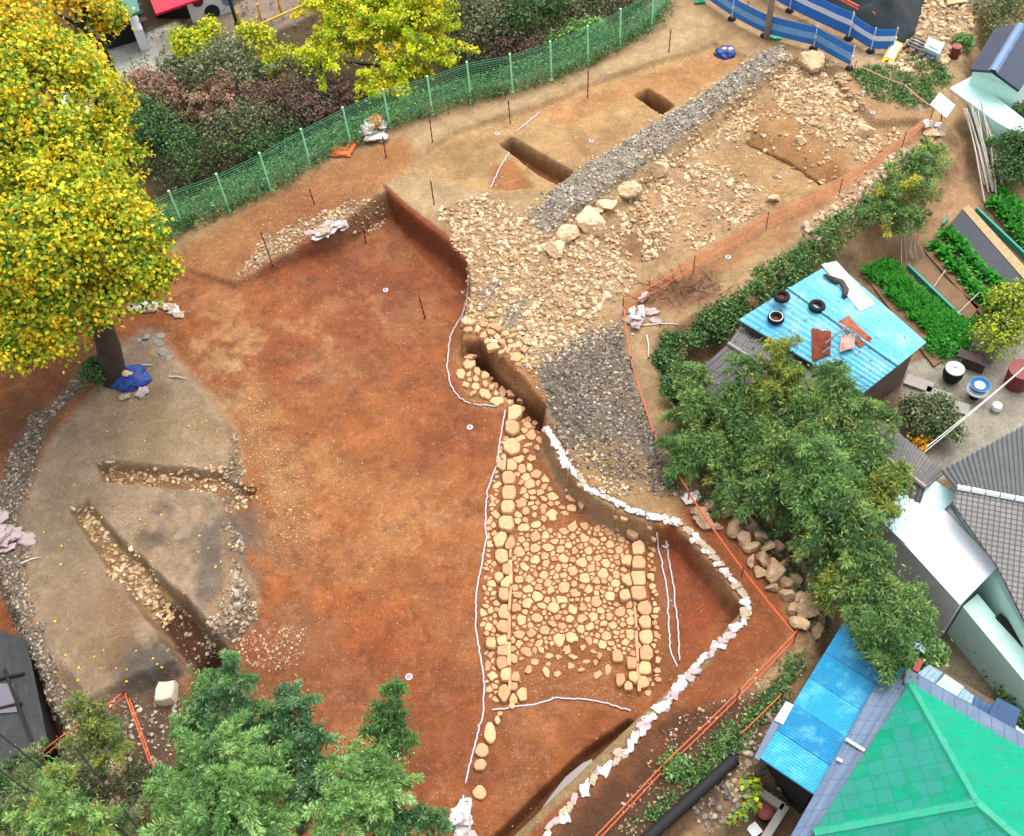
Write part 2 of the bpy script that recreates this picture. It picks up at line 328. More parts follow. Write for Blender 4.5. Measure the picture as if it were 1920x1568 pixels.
for b in [(450, 640, 60, (214, 160, 112), .75), (410, 690, 50, (208, 156, 108), .7), (600, 700, 60, (196, 136, 92), .6), (560, 650, 40, (200, 142, 94), .6), (640, 700, 45, (136, 82, 60), .45), (720, 680, 40, (140, 84, 60), .45), (800, 830, 40, (150, 80, 44), .5), (520, 700, 30, (178, 82, 48), .6), (470, 700, 25, (214, 164, 116), .7), (540, 520, 50, (176, 88, 50), .5), (760, 560, 60, (150, 88, 62), .5), (660, 560, 40, (194, 134, 88), .5), (840, 960, 50, (196, 136, 90), .4), (760, 1010, 60, (190, 130, 84), .4), (840, 1080, 40, (170, 92, 52), .5), (700, 1180, 50, (168, 88, 44), .5), (560, 1080, 50, (150, 84, 48), .4), (460, 1320, 60, (140, 78, 42), .5), (640, 1350, 60, (170, 88, 46), .5), (770, 1380, 40, (150, 78, 40), .5), (400, 590, 40, (196, 132, 84), .6), (350, 540, 50, (190, 124, 78), .5)]:
    blob(*b[:3], b[3], b[4], rag=1.6)
kp_ = inn(SD['pit'], .1); m1 = sstep(.52, .66, fbm(X, Y, 2.6, 201, 6))*kp_*.28; Cc = Cc*(1-m1[..., None])+lin(200, 142, 94)*m1[..., None]
m2 = sstep(.54, .68, fbm(X, Y, 2.0, 233, 6))*kp_*.45; Cc = Cc*(1-m2[..., None])+lin(138, 76, 46)*m2[..., None]
m3 = sstep(.6, .72, fbm(X, Y, .35, 255, 4))*kp_*.35; Cc = Cc*(1-m3[..., None])+lin(120, 64, 36)*m3[..., None]
lay([(720, 362), (770, 405), (835, 455), (878, 500), (880, 550), (850, 530), (795, 470), (735, 398)], (150, 74, 40), .06, z=-.6, wamp=.05)
lay(None, (172, 104, 60), .15, d=SD['pav'], st=.35)
lay([(1020, 800), (1060, 880), (1240, 990), (1300, 1040), (1390, 1140), (1370, 1130), (1290, 1040), (1240, 1010), (1130, 975), (1040, 890), (1010, 830)], (190, 150, 112), .14, z=-.4, wamp=.1, st=.3)
lay(TRI, (160, 82, 46), .15, z=-.95, wamp=.08, st=.15)
lay([(1225, 990), (1245, 1000), (1275, 1250), (1225, 1290)], (160, 98, 58), .15, z=-.95, wamp=.08, st=.15)
lay([(860, 610), (990, 670), (1030, 770), (1010, 800), (950, 770), (880, 757), (850, 690)], (184, 126, 78), .2, z=-.6, st=.5)
lay(None, (112, 60, 34), .08, d=SD['ditch'], st=.2)
lay(None, (120, 74, 44), .2, d=SD['slot'], st=.1)  # dark shadow line of the rim cut, painted into its soil colour
# rim berm beside the bags
lay([(1390, 1143), (1300, 1243), (1190, 1348), (950, 1570), (970, 1580), (1215, 1360), (1320, 1255), (1402, 1150)], (166, 136, 100), .08, wamp=.06, st=.2)
# grey island
lay(None, (182, 155, 131), .3, d=SD['plat'], st=.12)
lay([(95, 900), (200, 905), (180, 1000), (260, 1150), (330, 1255), (180, 1310), (90, 1240), (40, 1080)], (158, 134, 110), .6, z=-.15, a=.8)
for b in [(300, 1000, 42, (92, 84, 78), .75), (410, 990, 80, (112, 104, 98), .85), (405, 1080, 60, (118, 106, 100), .8), (270, 1250, 65, (92, 88, 86), .85), (320, 1240, 45, (104, 98, 94), .85), (220, 1130, 70, (152, 120, 87), .7), (110, 1000, 70, (156, 136, 116), .6), (300, 820, 90, (190, 163, 125), .6), (380, 830, 60, (190, 156, 118), .6), (250, 760, 70, (170, 138, 109), .6), (400, 740, 45, (179, 147, 112), .6), (240, 1060, 40, (165, 141, 116), .6), (180, 1220, 60, (147, 114, 85), .6), (260, 660, 40, (150, 132, 116), .8)]:
    blob(*b[:3], b[3], b[4], z=-.12)
lay([(435, 800), (450, 870), (420, 930), (440, 1040), (475, 1100), (465, 1165), (400, 1210), (380, 1195), (430, 1100), (425, 1040), (425, 960), (410, 925), (432, 870)], (176, 142, 108), .2, z=-.4, st=.9)
lay(None, (168, 122, 80), .08, d=SD['tra'], st=.7)
lay(None, (176, 138, 96), .1, d=SD['trb'], st=.7)
lay([(290, 1110), (345, 1130), (410, 1210), (390, 1250), (340, 1230), (290, 1160)], (84, 54, 36), .15, z=-.6, st=.4)
lay([(195, 700), (100, 800), (40, 950), (50, 1120), (100, 1250), (150, 1340), (110, 1380), (40, 1240), (-10, 1100), (-20, 950), (60, 800), (160, 700)], (128, 114, 100), .25, z=-.3, st=.9)
lay([(0, 1380), (150, 1340), (330, 1290), (330, 1440), (250, 1568), (0, 1600)], (104, 86, 68), .5, z=-.7, st=.6, a=.9)
# concrete yard, dirt, street
YARD = [(1690, 690), (1760, 660), (1850, 650), (1960, 600), (2100, 800), (1900, 900), (1760, 900), (1700, 840), (1640, 780)]
lay(YARD, (176, 168, 160), .1, z=-1.5, wamp=.1, st=.1)
lay([(1600, 730), (1660, 690), (1700, 700), (1690, 780), (1650, 800)], (150, 124, 108), .2, z=-1.5, st=.3)
lay([(1590, 440), (1800, 290), (1840, 400), (1760, 470), (1700, 440), (1640, 500), (1560, 490)], (192, 150, 114), .3, z=-1.5, st=.1)
lay([(1740, 1120), (1800, 1100), (1920, 1250), (1960, 1400), (1840, 1350), (1740, 1240)], (156, 142, 122), .3, z=-1.5, st=.5)
lay([(1640, 80), (1700, 0), (1840, -10), (1800, 110), (1740, 150), (1660, 120)], (196, 168, 138), .3, st=.9)
lay([(1590, 140), (1660, 130), (1780, 190), (1740, 210), (1620, 170)], (150, 128, 96), .3, st=.5)
lay([(1560, 80), (1660, 110), (1700, 160), (1780, 200), (1730, 205), (1600, 130)], (212, 180, 146), .15, a=.9)
lay([(120, 130), (330, 40), (400, 100), (220, 190), (100, 250)], (224, 222, 220), .2, z=-2.6, a=1)
lay([(330, 60), (600, -60), (600, 20), (420, 110)], (160, 140, 130), .2, z=-2.6, a=1)
Cm = Cc.mean(-1, keepdims=True); Cc = (Cm+(Cc-Cm)*.93)*np.array([.985, .985, .87])
Cc *= (1+(fbm(X, Y, .5, 21)-.5)*.26+(vnoise(X, Y, .09, 30)-.5)*.16)[..., None]
# stony relief
Z += ST*((vnoise(X, Y, .11, 41)-.5)*.07+(vnoise(X, Y, .23, 44)-.5)*.07)+(vnoise(X, Y, .12, 47)-.5)*.012
NYg, NXg = X.shape
idx = np.arange(NYg*NXg).reshape(NYg, NXg)
Fq = np.stack([idx[:-1, :-1], idx[:-1, 1:], idx[1:, 1:], idx[1:, :-1]], -1).reshape(-1, 4)
gm = N('soil'); at = gm.n('ShaderNodeAttribute', attribute_name='Col').outputs['Color']; sa = gm.n('ShaderNodeAttribute', attribute_name='stony').outputs['Fac']
tc = gm.n('ShaderNodeTexCoord').outputs['Object']
n1 = gm.noise(tc, .9, 9, .72); c = gm.mix(gm.ramp(n1, .34, .62), gm.mix(.38, at, (.045, .022, .012, 1)), at)
lt = gm.n('ShaderNodeHueSaturation'); lt.inputs['Saturation'].default_value = .82; lt.inputs['Value'].default_value = 1.3; gm.l(at, lt.inputs['Color'])
c = gm.mix(gm.math('MULTIPLY', gm.ramp(gm.noise(tc, 2.6, 7, .75), .52, .7), .6), c, lt.outputs[0])
mp = gm.n('ShaderNodeMapping'); mp.inputs['Scale'].default_value = (1.2, 5.5, 1); mp.inputs['Rotation'].default_value = (0, 0, .6); gm.l(tc, mp.inputs[0]); c = gm.mix(gm.math('MULTIPLY', gm.ramp(gm.noise(mp.outputs[0], 1.6, 5, .7), .55, .72), .22), c, (.05, .025, .012, 1))
n2 = gm.noise(tc, 14, 5, .7); c = gm.mix(gm.math('MULTIPLY', gm.ramp(n2, .48, .72), .42), c, (.03, .016, .01, 1))
hs = gm.n('ShaderNodeHueSaturation'); hs.inputs['Saturation'].default_value = .72; hs.inputs['Value'].default_value = 1.45; gm.l(at, hs.inputs['Color'])
def speck(scale, lo, hi, dens):
    v = gm.n('ShaderNodeTexVoronoi'); v.inputs['Scale'].default_value = scale; gm.l(tc, v.inputs['Vector'])
    sp = gm.n('ShaderNodeSeparateColor'); gm.l(v.outputs['Color'], sp.inputs[0])
    near = gm.ramp(v.outputs['Distance'], lo, hi, (1, 1, 1, 1), (0, 0, 0, 1))
    pick = gm.math('LESS_THAN', sp.outputs[0], gm.math('ADD', gm.math('MULTIPLY', sa, .75), dens))
    return gm.math('MULTIPLY', near, pick), v.outputs['Distance']
s1, d1 = speck(9, .2, .42, .012); s2, d2 = speck(22, .22, .45, .07)
s3, d3 = speck(13.7, .18, .45, .05); c = gm.mix(gm.math('MULTIPLY', s3, .45), c, (.05, .022, .01, 1)); c = gm.mix(gm.math('MULTIPLY', s1, .6), c, hs.outputs[0]); c = gm.mix(gm.math('MULTIPLY', s2, .5), c, hs.outputs[0])
gm.base(c); gm.b.inputs['Roughness'].default_value = .95; gm.b.inputs['Specular IOR Level'].default_value = .12
gm.bump(gm.math('ADD', gm.math('ADD', gm.math('MULTIPLY', s1, 1.2), gm.math('MULTIPLY', s2, .6)), gm.math('MULTIPLY', n2, 1.5)), .022)
ground = mesh_np('ground', np.stack([X, Y, Z], -1).reshape(-1, 3), Fq, gm.m, col=Cc.reshape(-1, 3), smooth=True)
a_ = ground.data.attributes.new('stony', 'FLOAT', 'POINT'); a_.data.foreach_set('value', ST.astype(np.float32).ravel())
tag(ground, 'red and tan excavated soil of the dig and the yards around it', 'ground', kind='structure')
def tz(x, y):
    x = np.asarray(x, float); y = np.asarray(y, float)
    r = np.clip(np.interp(y, ys, np.arange(NYg)), 0, NYg-1.001); cc = np.clip(np.interp(x/hw(y), us, np.arange(NXg)), 0, NXg-1.001)
    i = r.astype(int); j = cc.astype(int); fr = r-i; fc = cc-j
    return (Z[i, j]*(1-fc)+Z[i, j+1]*fc)*(1-fr)+(Z[i+1, j]*(1-fc)+Z[i+1, j+1]*fc)*fr
def G(px, py, h=0.0):
    """where the sight line through a photo pixel meets the terrain (or h above it)"""
    zs = np.linspace(2.5, -4.5, 400); d = ray(px, py); t = (zs-CAMH)/d[2]; P = np.array([0, 0, CAMH])+t[:, None]*d
    below = P[:, 2] <= tz(P[:, 0], P[:, 1])+h
    i = int(np.argmax(below)) if below.any() else len(zs)-1
    return P[i]
def Gn(PX):                                          # many pixels at once
    return np.array([G(a, b) for a, b in PX])
# ------------------------------------------------------------------ stones
def ico(level=1):
    t = (1+5**.5)/2
    v = [(-1, t, 0), (1, t, 0), (-1, -t, 0), (1, -t, 0), (0, -1, t), (0, 1, t), (0, -1, -t), (0, 1, -t), (t, 0, -1), (t, 0, 1), (-t, 0, -1), (-t, 0, 1)]
    f = [(0, 11, 5), (0, 5, 1), (0, 1, 7), (0, 7, 10), (0, 10, 11), (1, 5, 9), (5, 11, 4), (11, 10, 2), (10, 7, 6), (7, 1, 8), (3, 9, 4), (3, 4, 2), (3, 2, 6), (3, 6, 8), (3, 8, 9), (4, 9, 5), (2, 4, 11), (6, 2, 10), (8, 6, 7), (9, 8, 1)]
    v = [np.array(a)/np.linalg.norm(a) for a in v]
    for _ in range(level):
        c = {}; nf = []
        def mid(a, b):
            k = (min(a, b), max(a, b))
            if k not in c: m = v[a]+v[b]; v.append(m/np.linalg.norm(m)); c[k] = len(v)-1
            return c[k]
        for a, b, d in f:
            x, y2, z = mid(a, b), mid(b, d), mid(d, a); nf += [(a, x, z), (b, y2, x), (d, z, y2), (x, y2, z)]
        f = nf
    return np.array(v), np.array(f)
ICO = {k: ico(k) for k in (0, 1, 2, 3)}
def rock_shape(r, level=1, ang=.8):
    """unit rock: sphere cut by random planes so that it has facets and edges"""
    V, F = ICO[level]; V = V.copy()
    for _ in range(9):
        n = r.normal(size=3); n /= np.linalg.norm(n); h = r.uniform(.32, .78)
        d = V @ n-h; m = d > 0; V[m] -= np.outer(d[m]*ang, n)
    V += r.normal(size=V.shape)*.03
    return V, F
ROCKS0 = [rock_shape(np.random.default_rng(50+i), 0, .6) for i in range(8)]
ROCKS1 = [rock_shape(np.random.default_rng(70+i), 1) for i in range(10)]
def rotz_many(th):
    c, s = np.cos(th), np.sin(th); M = np.zeros((len(th), 3, 3)); M[:, 0, 0] = c; M[:, 0, 1] = -s; M[:, 1, 0] = s; M[:, 1, 1] = c; M[:, 2, 2] = 1; return M
def smat(name, rough=.9, hue=1.0):
    m = N(name); at = m.n('ShaderNodeAttribute', attribute_name='Col').outputs['Color']; tc = m.n('ShaderNodeTexCoord').outputs['Object']
    f = m.noise(tc, 9, 5, .7); c = m.mix(m.ramp(f, .3, .7), m.mix(.3, at, (.1, .07, .045, 1)), at); m.base(c)
    m.b.inputs['Roughness'].default_value = rough; m.b.inputs['Specular IOR Level'].default_value = .2
    m.bump(m.noise(tc, 30, 4), .012); return m.m
RUB = smat('rubble_stone')
def inside_pts(polys, n, z=0.0, hole=None, line=None, width=.5):
    """n random ground points inside pixel polygons (or along a pixel polyline)"""
    out = []
    if line is not None:
        L = WP(line, z); seg = np.linalg.norm(np.diff(L, axis=0), axis=1); cs = np.r_[0, np.cumsum(seg)]
        t = rng.uniform(0, cs[-1], n); x = np.interp(t, cs, L[:, 0]); y_ = np.interp(t, cs, L[:, 1])
        return np.c_[x, y_]+rng.normal(size=(n, 2))*width*.5
    w = []
    for p in polys:
        q = WP(p, z); a = .5*abs(np.dot(q[:, 0], np.roll(q[:, 1], 1))-np.dot(q[:, 1], np.roll(q[:, 0], 1))); w.append((q, a))
    tot = sum(a for _, a in w)
    for q, a in w:
        k = int(n*a/tot)+1; got = np.zeros((0, 2)); lo, hi = q.min(0), q.max(0)
        while len(got) < k:
            P = rng.uniform(lo, hi, (k*3, 2)); d = sdf(q, P[:, 0], P[:, 1], 2.0)+(vnoise(P[:, 0], P[:, 1], .5, 3)-.5)*.5; got = np.r_[got, P[d < 0]]
        out.append(got[:k])
    return np.concatenate(out)
def scatter(name, pts, smin, smax, cols, label, cat, pw=2.2, sink=.35, big=.0, flat=(.32, .7), nmask=None):
    if nmask is not None: pts = pts[vnoise(pts[:, 0], pts[:, 1], nmask, 9)+rng.normal(size=len(pts))*.12 > .42]
    n = len(pts); s = smin+(smax-smin)*rng.random(n)**pw; z = tz(pts[:, 0], pts[:, 1]); Vs = []; Fs = []; Cs = []; o = 0
    pal = np.array([lin(*c, .74) for c in cols])
    th = rng.uniform(0, 6.28, n); asp = rng.uniform(.45, 1.0, n); fl = rng.uniform(*flat, n)
    cc = pal[rng.integers(0, len(pal), n)]*rng.uniform(.75, 1.15, (n, 1))
    for lib, msk in ((ROCKS0, s < .13), (ROCKS1, s >= .13)):
        ids = np.where(msk)[0]; kind = rng.integers(0, len(lib), len(ids))
        for k, (V, F) in enumerate(lib):
            I = ids[kind == k]
            if not len(I): continue
            A = V[None]*np.stack([s[I]*.5, s[I]*.5*asp[I], s[I]*.5*fl[I]], -1)[:, None]
            A = np.einsum('nij,nvj->nvi', rotz_many(th[I]), A)
            A += np.stack([pts[I, 0], pts[I, 1], z[I]+s[I]*fl[I]*.5*(1-2*sink)], -1)[:, None]
            Vs.append(A.reshape(-1, 3)); Fs.append((F[None]+np.arange(len(I))[:, None, None]*len(V)).reshape(-1, 3)+o); o += A.shape[0]*len(V)
            Cs.append(np.repeat(cc[I], len(V), 0))
    ob = mesh_np(name, np.concatenate(Vs), np.concatenate(Fs), RUB, col=np.concatenate(Cs))
    return tag(ob, label, cat, kind='stuff')
TAN = [(222, 190, 148), (230, 200, 160), (210, 174, 130), (200, 162, 118), (236, 214, 180), (184, 146, 104)]
GREY = [(170, 164, 154), (136, 130, 124), (192, 186, 176), (104, 100, 96), (190, 170, 142), (218, 206, 186)]
DGR = [(134, 124, 112), (104, 98, 94), (160, 150, 138), (84, 78, 76), (160, 140, 114), (196, 178, 152)]
GBR = [(170, 150, 126), (140, 126, 110), (190, 170, 142), (120, 106, 92), (200, 186, 162)]
scatter('rubble', inside_pts([RUBU], 9500), .03, .36, TAN, 'tan broken stone covering the slope below the grey gravel strip', 'rubble', 5.0, nmask=None)
NR = [(1320, 290), (1400, 250), (1440, 215), (1500, 240), (1600, 285), (1605, 320), (1545, 350), (1470, 385), (1400, 330)]
u2p = inside_pts([U2], 15000, -.3); nd = sdf(WP(NR, -.2), u2p[:, 0], u2p[:, 1], 3.); u2p = u2p[(nd > 0) | (rng.random(len(u2p)) < .12)]
scatter('rubble', u2p, .035, .36, TAN, 'tan rubble spread over the upper right excavation square', 'rubble', 3.6, nmask=.6)
scatter('rubble', inside_pts([[(1500, 120), (1590, 150), (1600, 210), (1640, 250), (1620, 290), (1560, 230), (1490, 180), (1450, 150)]], 900, -.3), .06, .4, TAN, 'coarse cream rubble bank below the blue barriers', 'rubble', 2.4)
scatter('rubble', inside_pts([[(1490, 440), (1640, 315), (1750, 250), (1770, 280), (1640, 372), (1520, 452)]], 750), .06, .42, [(222, 190, 156), (214, 176, 140), (230, 206, 178), (196, 154, 118)], 'line of pale pinkish rubble outside the orange rope beside the garden', 'rubble', 2.0)
scatter('gravel', inside_pts([STRIP], 7500, .2), .025, .2, GREY, 'grey crushed gravel on the long raised strip', 'gravel', 3.0)
scatter('rubble', np.r_[inside_pts(None, 900, .1, line=[(985, 405), (1075, 322), (1262, 205), (1435, 96)], width=.45), inside_pts(None, 900, .1, line=[(1022, 440), (1135, 362), (1285, 252), (1482, 108)], width=.5), inside_pts(None, 500, .1, line=[(1000, 690), (1080, 632), (1165, 605)], width=.7), inside_pts(None, 300, .1, line=[(1060, 830), (1120, 895), (1190, 915)], width=.6)], .03, .24, TAN+GREY[:3], 'mixed tan and grey stones spilling along the edges of the gravel strip and heap', 'rubble', 3.0)
scatter('gravel', inside_pts([HEAP], 8500), .025, .2, DGR, 'dark grey stone chips on the heap beside the bamboo', 'gravel', 4.0)
scatter('rubble', inside_pts([[(440, 532), (505, 450), (620, 405), (712, 372), (722, 392), (640, 436), (520, 492)]], 1300, -.3), .04, .26, [(220, 196, 160), (200, 172, 134), (184, 150, 112), (160, 130, 100)], 'packed pale stones in the north bank of the red pit', 'rubble', 2.2)
scatter('rubble', inside_pts([[(435, 800), (452, 870), (422, 930), (442, 1040), (476, 1100), (466, 1165), (400, 1208), (372, 1195), (432, 1100), (425, 1040), (420, 960), (408, 925), (430, 870)]], 1100, -.3), .04, .26, GBR, 'stony crumbling east edge of the grey soil island', 'rubble', 2.6)
scatter('rubble', inside_pts([TRA], 300, -.4), .05, .3, TAN, 'stones exposed in the short cross trench of the grey island', 'rubble', 2.0)
scatter('rubble', inside_pts([[(137, 962), (163, 942), (215, 1005), (300, 1083), (330, 1150), (300, 1170), (250, 1120), (198, 1055)]], 520, -.4), .05, .32, TAN, 'stones lining the upper end of the long island trench', 'rubble', 2.2)
scatter('rubble', inside_pts([[(290, 1110), (350, 1130), (415, 1215), (390, 1255), (330, 1225)]], 110, -.6), .05, .22, GBR, 'scattered stones on the dark floor of the long island trench', 'rubble', 2.0)
scatter('rubble', inside_pts([[(195, 690), (160, 705), (60, 800), (-20, 940), (-20, 1100), (40, 1250), (105, 1385), (150, 1345), (105, 1260), (60, 1130), (42, 960), (98, 800)]], 4200, -.3), .035, .2, DGR+GBR, 'grey dry stones edging the left side of the soil island', 'rubble', 2.4)
scatter('rubble', inside_pts([[(1650, 90), (1700, 20), (1760, -20), (1830, 20), (1810, 90), (1730, 150), (1670, 130)]], 900), .08, .5, TAN, 'pale rock pile beyond the black shade cloth', 'rubble', 2.0)
scatter('rubble', inside_pts([[(1590, 140), (1660, 135), (1760, 190), (1740, 215), (1620, 180)]], 320), .06, .35, GBR, 'loose grey stones among the weeds by the signboard', 'rubble', 2.4)
scatter('rubble', inside_pts([[(470, 1170), (570, 1170), (580, 1230), (500, 1260), (440, 1220)]], 520, -.8), .03, .16, [(196, 156, 122), (176, 130, 96), (210, 180, 150)], 'small stones on the red floor near the long island trench', 'pebbles', 2.4)
scatter('rubble', inside_pts([[(460, 720), (500, 720), (520, 820), (580, 900), (600, 960), (560, 1020), (500, 1000), (450, 830)]], 700, -.7), .025, .13, [(214, 170, 124), (200, 150, 100), (220, 186, 146)], 'yellowish pebbles along the foot of the soil island', 'pebbles', 2.6)
scatter('rubble', inside_pts([PIT], 2600, -.9), .02, .09, [(214, 172, 132), (196, 140, 92), (176, 116, 70), (226, 200, 170), (130, 74, 44)], 'scattered pebbles over the red pit floor', 'pebbles', 3.0)
scatter('rubble', inside_pts([[(100, 1330), (330, 1300), (330, 1440), (200, 1568), (0, 1568), (0, 1420)]], 1100, -.7), .04, .24, GBR+GREY, 'grey brown rubble under the conifers by the orange rope', 'rubble', 2.6)
scatter('rubble', inside_pts([[(1260, 1360), (1460, 1250), (1500, 1270), (1400, 1400), (1240, 1568), (1130, 1568)]], 620, -.3), .03, .16, [(196, 160, 130), (170, 120, 90), (210, 190, 164)], 'small stones on the dark bank outside the lower rope', 'pebbles', 2.6)
scatter('rubble', inside_pts([[(1340, 1430), (1440, 1300), (1480, 1330), (1420, 1440), (1480, 1500), (1380, 1568), (1290, 1568)]], 460, -1.6), .06, .3, DGR, 'dark stones and debris beside the bright blue roof', 'rubble', 2.2)
scatter('rubble', inside_pts([U1], 900, -.2), .02, .1, TAN, 'pebbles on the smooth tan square beside the green fence', 'pebbles', 2.6)
scatter('rubble', inside_pts([PAV], 900, -1.0), .02, .08, TAN, 'fine pebbles between the paving stones', 'pebbles', 2.0)
scatter('rubble', inside_pts([[(330, 500), (500, 380), (700, 275), (720, 350), (620, 400), (480, 480)]], 700), .02, .12, [(214, 180, 146), (200, 156, 116), (186, 170, 156)], 'pebbles on the earth bank inside the green fence', 'pebbles', 2.8)
# ---- hewn and laid stones, each an object
STONE = pmat('sandstone', lin(234, 188, 142, .68), .9, .22, 6, .008, 24, col2=lin(212, 160, 114, .66), rand=.24)
STONE2 = pmat('weathered_boulder', lin(232, 204, 166, .8), .9, .25, 3, .012, 14, col2=lin(212, 178, 138, .8), rand=.12)
STONE3 = pmat('brown_boulder', lin(212, 178, 140, .72), .9, .3, 3, .012, 14, col2=lin(168, 138, 108), rand=.15)
def power_cells(P, R, rmax):
    """cells of a weighted Voronoi diagram, each clipped to a small round polygon"""
    cells = []
    for i in range(len(P)):
        th = np.arange(12)*2*math.pi/12+rng.uniform(0, .5); k = R[i]*rmax*rng.uniform(.62, 1.25, 12)
        asp = rng.uniform(.7, 1.4); ro = rng.uniform(0, 3.14)
        x, y_ = np.cos(th)*k*asp, np.sin(th)*k/asp
        poly = np.c_[x*math.cos(ro)-y_*math.sin(ro), x*math.sin(ro)+y_*math.cos(ro)]
        if kinds[i] == 'b':
            e = lambda a: np.sign(a)*np.abs(a)**.35
            poly = np.c_[e(np.cos(th))*R[i]*1.02, e(np.sin(th))*R[i]*1.45]*rng.uniform(.93, 1.05, (12, 1)) @ np.array([[.998, -.06], [.06, .998]])
        d = np.hypot(*(P-P[i]).T); nb = np.where((d < 4*R.max()) & (d > 1e-6))[0]; nb = nb[np.argsort(d[nb]-R[nb])][:16]
        for j in nb:
            n = (P[j]-P[i]); L = d[j]; n = n/L; off = .5*(L*L+R[i]**2-R[j]**2)/L-.012
            q = []; m = len(poly)
            for a in range(m):
                p0, p1 = poly[a], poly[(a+1) % m]; s0, s1 = p0 @ n-off, p1 @ n-off
                if s0 <= 0: q.append(p0)
                if s0*s1 < 0: q.append(p0+(p1-p0)*s0/(s0-s1))
            poly = np.array(q)
            if len(poly) < 3: break
        if len(poly) < 3: cells.append(None); continue
        c = poly.mean(0); poly = c+(poly-c)*(rng.uniform(.9, 1.0) if kinds[i] != 'b' else .96)
        q = []                                           # round the corners
        for a in range(len(poly)):
            p0, p1 = poly[a], poly[(a+1) % len(poly)]; w_ = rng.uniform(.06, .2); q += [p0*(1-w_)+p1*w_, p0*w_+p1*(1-w_)]
        cells.append(np.array(q))
    return cells
def stone_obj(name, P, poly, h, mat=STONE, z=None):
    n = len(poly); zz = tz(P[0], P[1]) if z is None else z; c = poly.mean(0); t = rng.normal(size=2)*.08
    r = [(1.0, -.08), (1.02, h*.5), (.96, h*.9), (.86, h)]; V = []
    for k, (s, hh) in enumerate(r):
        q = c+(poly-c)*s; V.append(np.c_[q, np.full(n, hh)+(q @ t if k > 1 else 0)+(rng.normal(size=n)*.006)])
    V.append([[c[0], c[1], h*1.03]]); V = np.concatenate(V)
    F = [(i*n+j, i*n+(j+1) % n, (i+1)*n+(j+1) % n, (i+1)*n+j) for i in range(3) for j in range(n)]+[(3*n+j, 3*n+(j+1) % n, 4*n) for j in range(n)]
    o = np.array([P[0], P[1], zz]); return mesh_np(name, V+o, F, mat, origin=o)
big = [(967, 783, 14), (962, 813, 14), (960, 845, 17), (942, 880, 10), (960, 880, 11), (955, 903, 13), (955, 931, 13), (953, 957, 13), (950, 984, 15), (938, 1015, 13), (957, 1022, 10), (941, 1047, 13), (936, 1087, 9), (950, 1070, 9), (948, 1096, 9), (945, 1118, 10), (945, 1150, 12), (941, 1176, 12), (941, 1202, 10), (942, 1221, 10), (921, 1208, 10), (941, 1243, 11), (948, 1266, 10), (945, 1302, 13), (963, 1311, 8), (978, 1303, 10), (967, 1272, 8), (965, 1288, 6),
       (1197, 1030, 12), (1197, 1057, 14), (1197, 1085, 14), (1197, 1114, 15), (1172, 1119, 11), (1209, 1141, 15), (1209, 1168, 12), (1212, 1195, 14), (1212, 1223, 13), (1209, 1255, 12), (1207, 1278, 11), (1158, 1229, 10), (1185, 1242, 10), (1164, 1276, 9), (1178, 1286, 8), (1188, 1272, 9), (1175, 1053, 11), (1175, 1089, 10), (1185, 1005, 11)]
edge = [(919, 1377, 13), (904, 1409, 13), (901, 1436, 12), (899, 1489, 13), (933, 1353, 6), (938, 1341, 5), (960, 1326, 6)]
ZP = -1.05
def px2m(q, z): P = W(q[0], q[1], z); return P[:2], q[2]*mpp(P)
pts = []; rad = []; kinds = []
for q in big: P, r = px2m(q, ZP); pts.append(P); rad.append(r*1.0); kinds.append('b')
def dart(poly, n, r0, r1, z, kind, gap=1.75, noi=None):
    q = WP(poly, z); lo, hi = q.min(0), q.max(0); k = 0
    C = rng.uniform(lo, hi, (n*14, 2)); C = C[sdf(q, C[:, 0], C[:, 1], 1.) < 0]
    if noi: C = C[vnoise(C[:, 0], C[:, 1], noi, 5) > .3]
    for c in C:
        r = rng.uniform(r0, r1); A = np.array(pts); R = np.array(rad)
        if (np.hypot(*(A-c).T) > (R+r)*gap*.5+.02).all(): pts.append(c); rad.append(r); kinds.append(kind); k += 1
        if k >= n: break
DENSE = [(963, 1030), (975, 990), (1010, 975), (1040, 1000), (1075, 985), (1130, 985), (1175, 990), (1180, 1060), (1165, 1110), (1195, 1130), (1198, 1225), (1150, 1232), (1120, 1200), (1070, 1195), (1020, 1215), (962, 1240)]
dart(DENSE, 120, .12, .19, ZP, 's', 2.0); dart(DENSE, 1500, .055, .12, ZP, 's', 1.75)
dart([(965, 775), (1005, 780), (1015, 830), (1000, 880), (1045, 920), (1060, 960), (1000, 985), (968, 985), (968, 900)], 160, .09, .2, ZP, 's', 1.75)
dart([(935, 850), (955, 800), (930, 960), (925, 1040), (935, 1180), (930, 1320), (912, 1310), (905, 1150), (915, 1000)], 260, .06, .14, ZP, 's', 1.55)
dart([(1210, 1000), (1225, 1010), (1232, 1150), (1236, 1280), (1215, 1300), (1226, 1200), (1222, 1100)], 110, .05, .12, ZP, 's', 1.6)
dart([(1040, 925), (1090, 930), (1095, 955), (1050, 955)], 10, .1, .17, ZP, 's', 2.2)
dart([(960, 1240), (1060, 1190), (1150, 1225), (1140, 1270), (1000, 1260)], 26, .06, .13, ZP, 's', 2.6)
dart([(880, 665), (920, 690), (975, 740), (985, 765), (930, 760), (880, 735), (862, 700)], 70, .09, .22, -.75, 'u', 1.9)
dart([(868, 615), (930, 625), (990, 660), (985, 700), (965, 700), (905, 645), (870, 640)], 60, .1, .24, -.4, 'u', 1.9)
pts = np.array(pts); rad = np.array(rad); cells = power_cells(pts, rad, 1.28)
order = sorted([i for i in range(len(pts)) if kinds[i] == 's' and cells[i] is not None], key=lambda i: -rad[i])
keep = set(order[:300])
smV = MB()
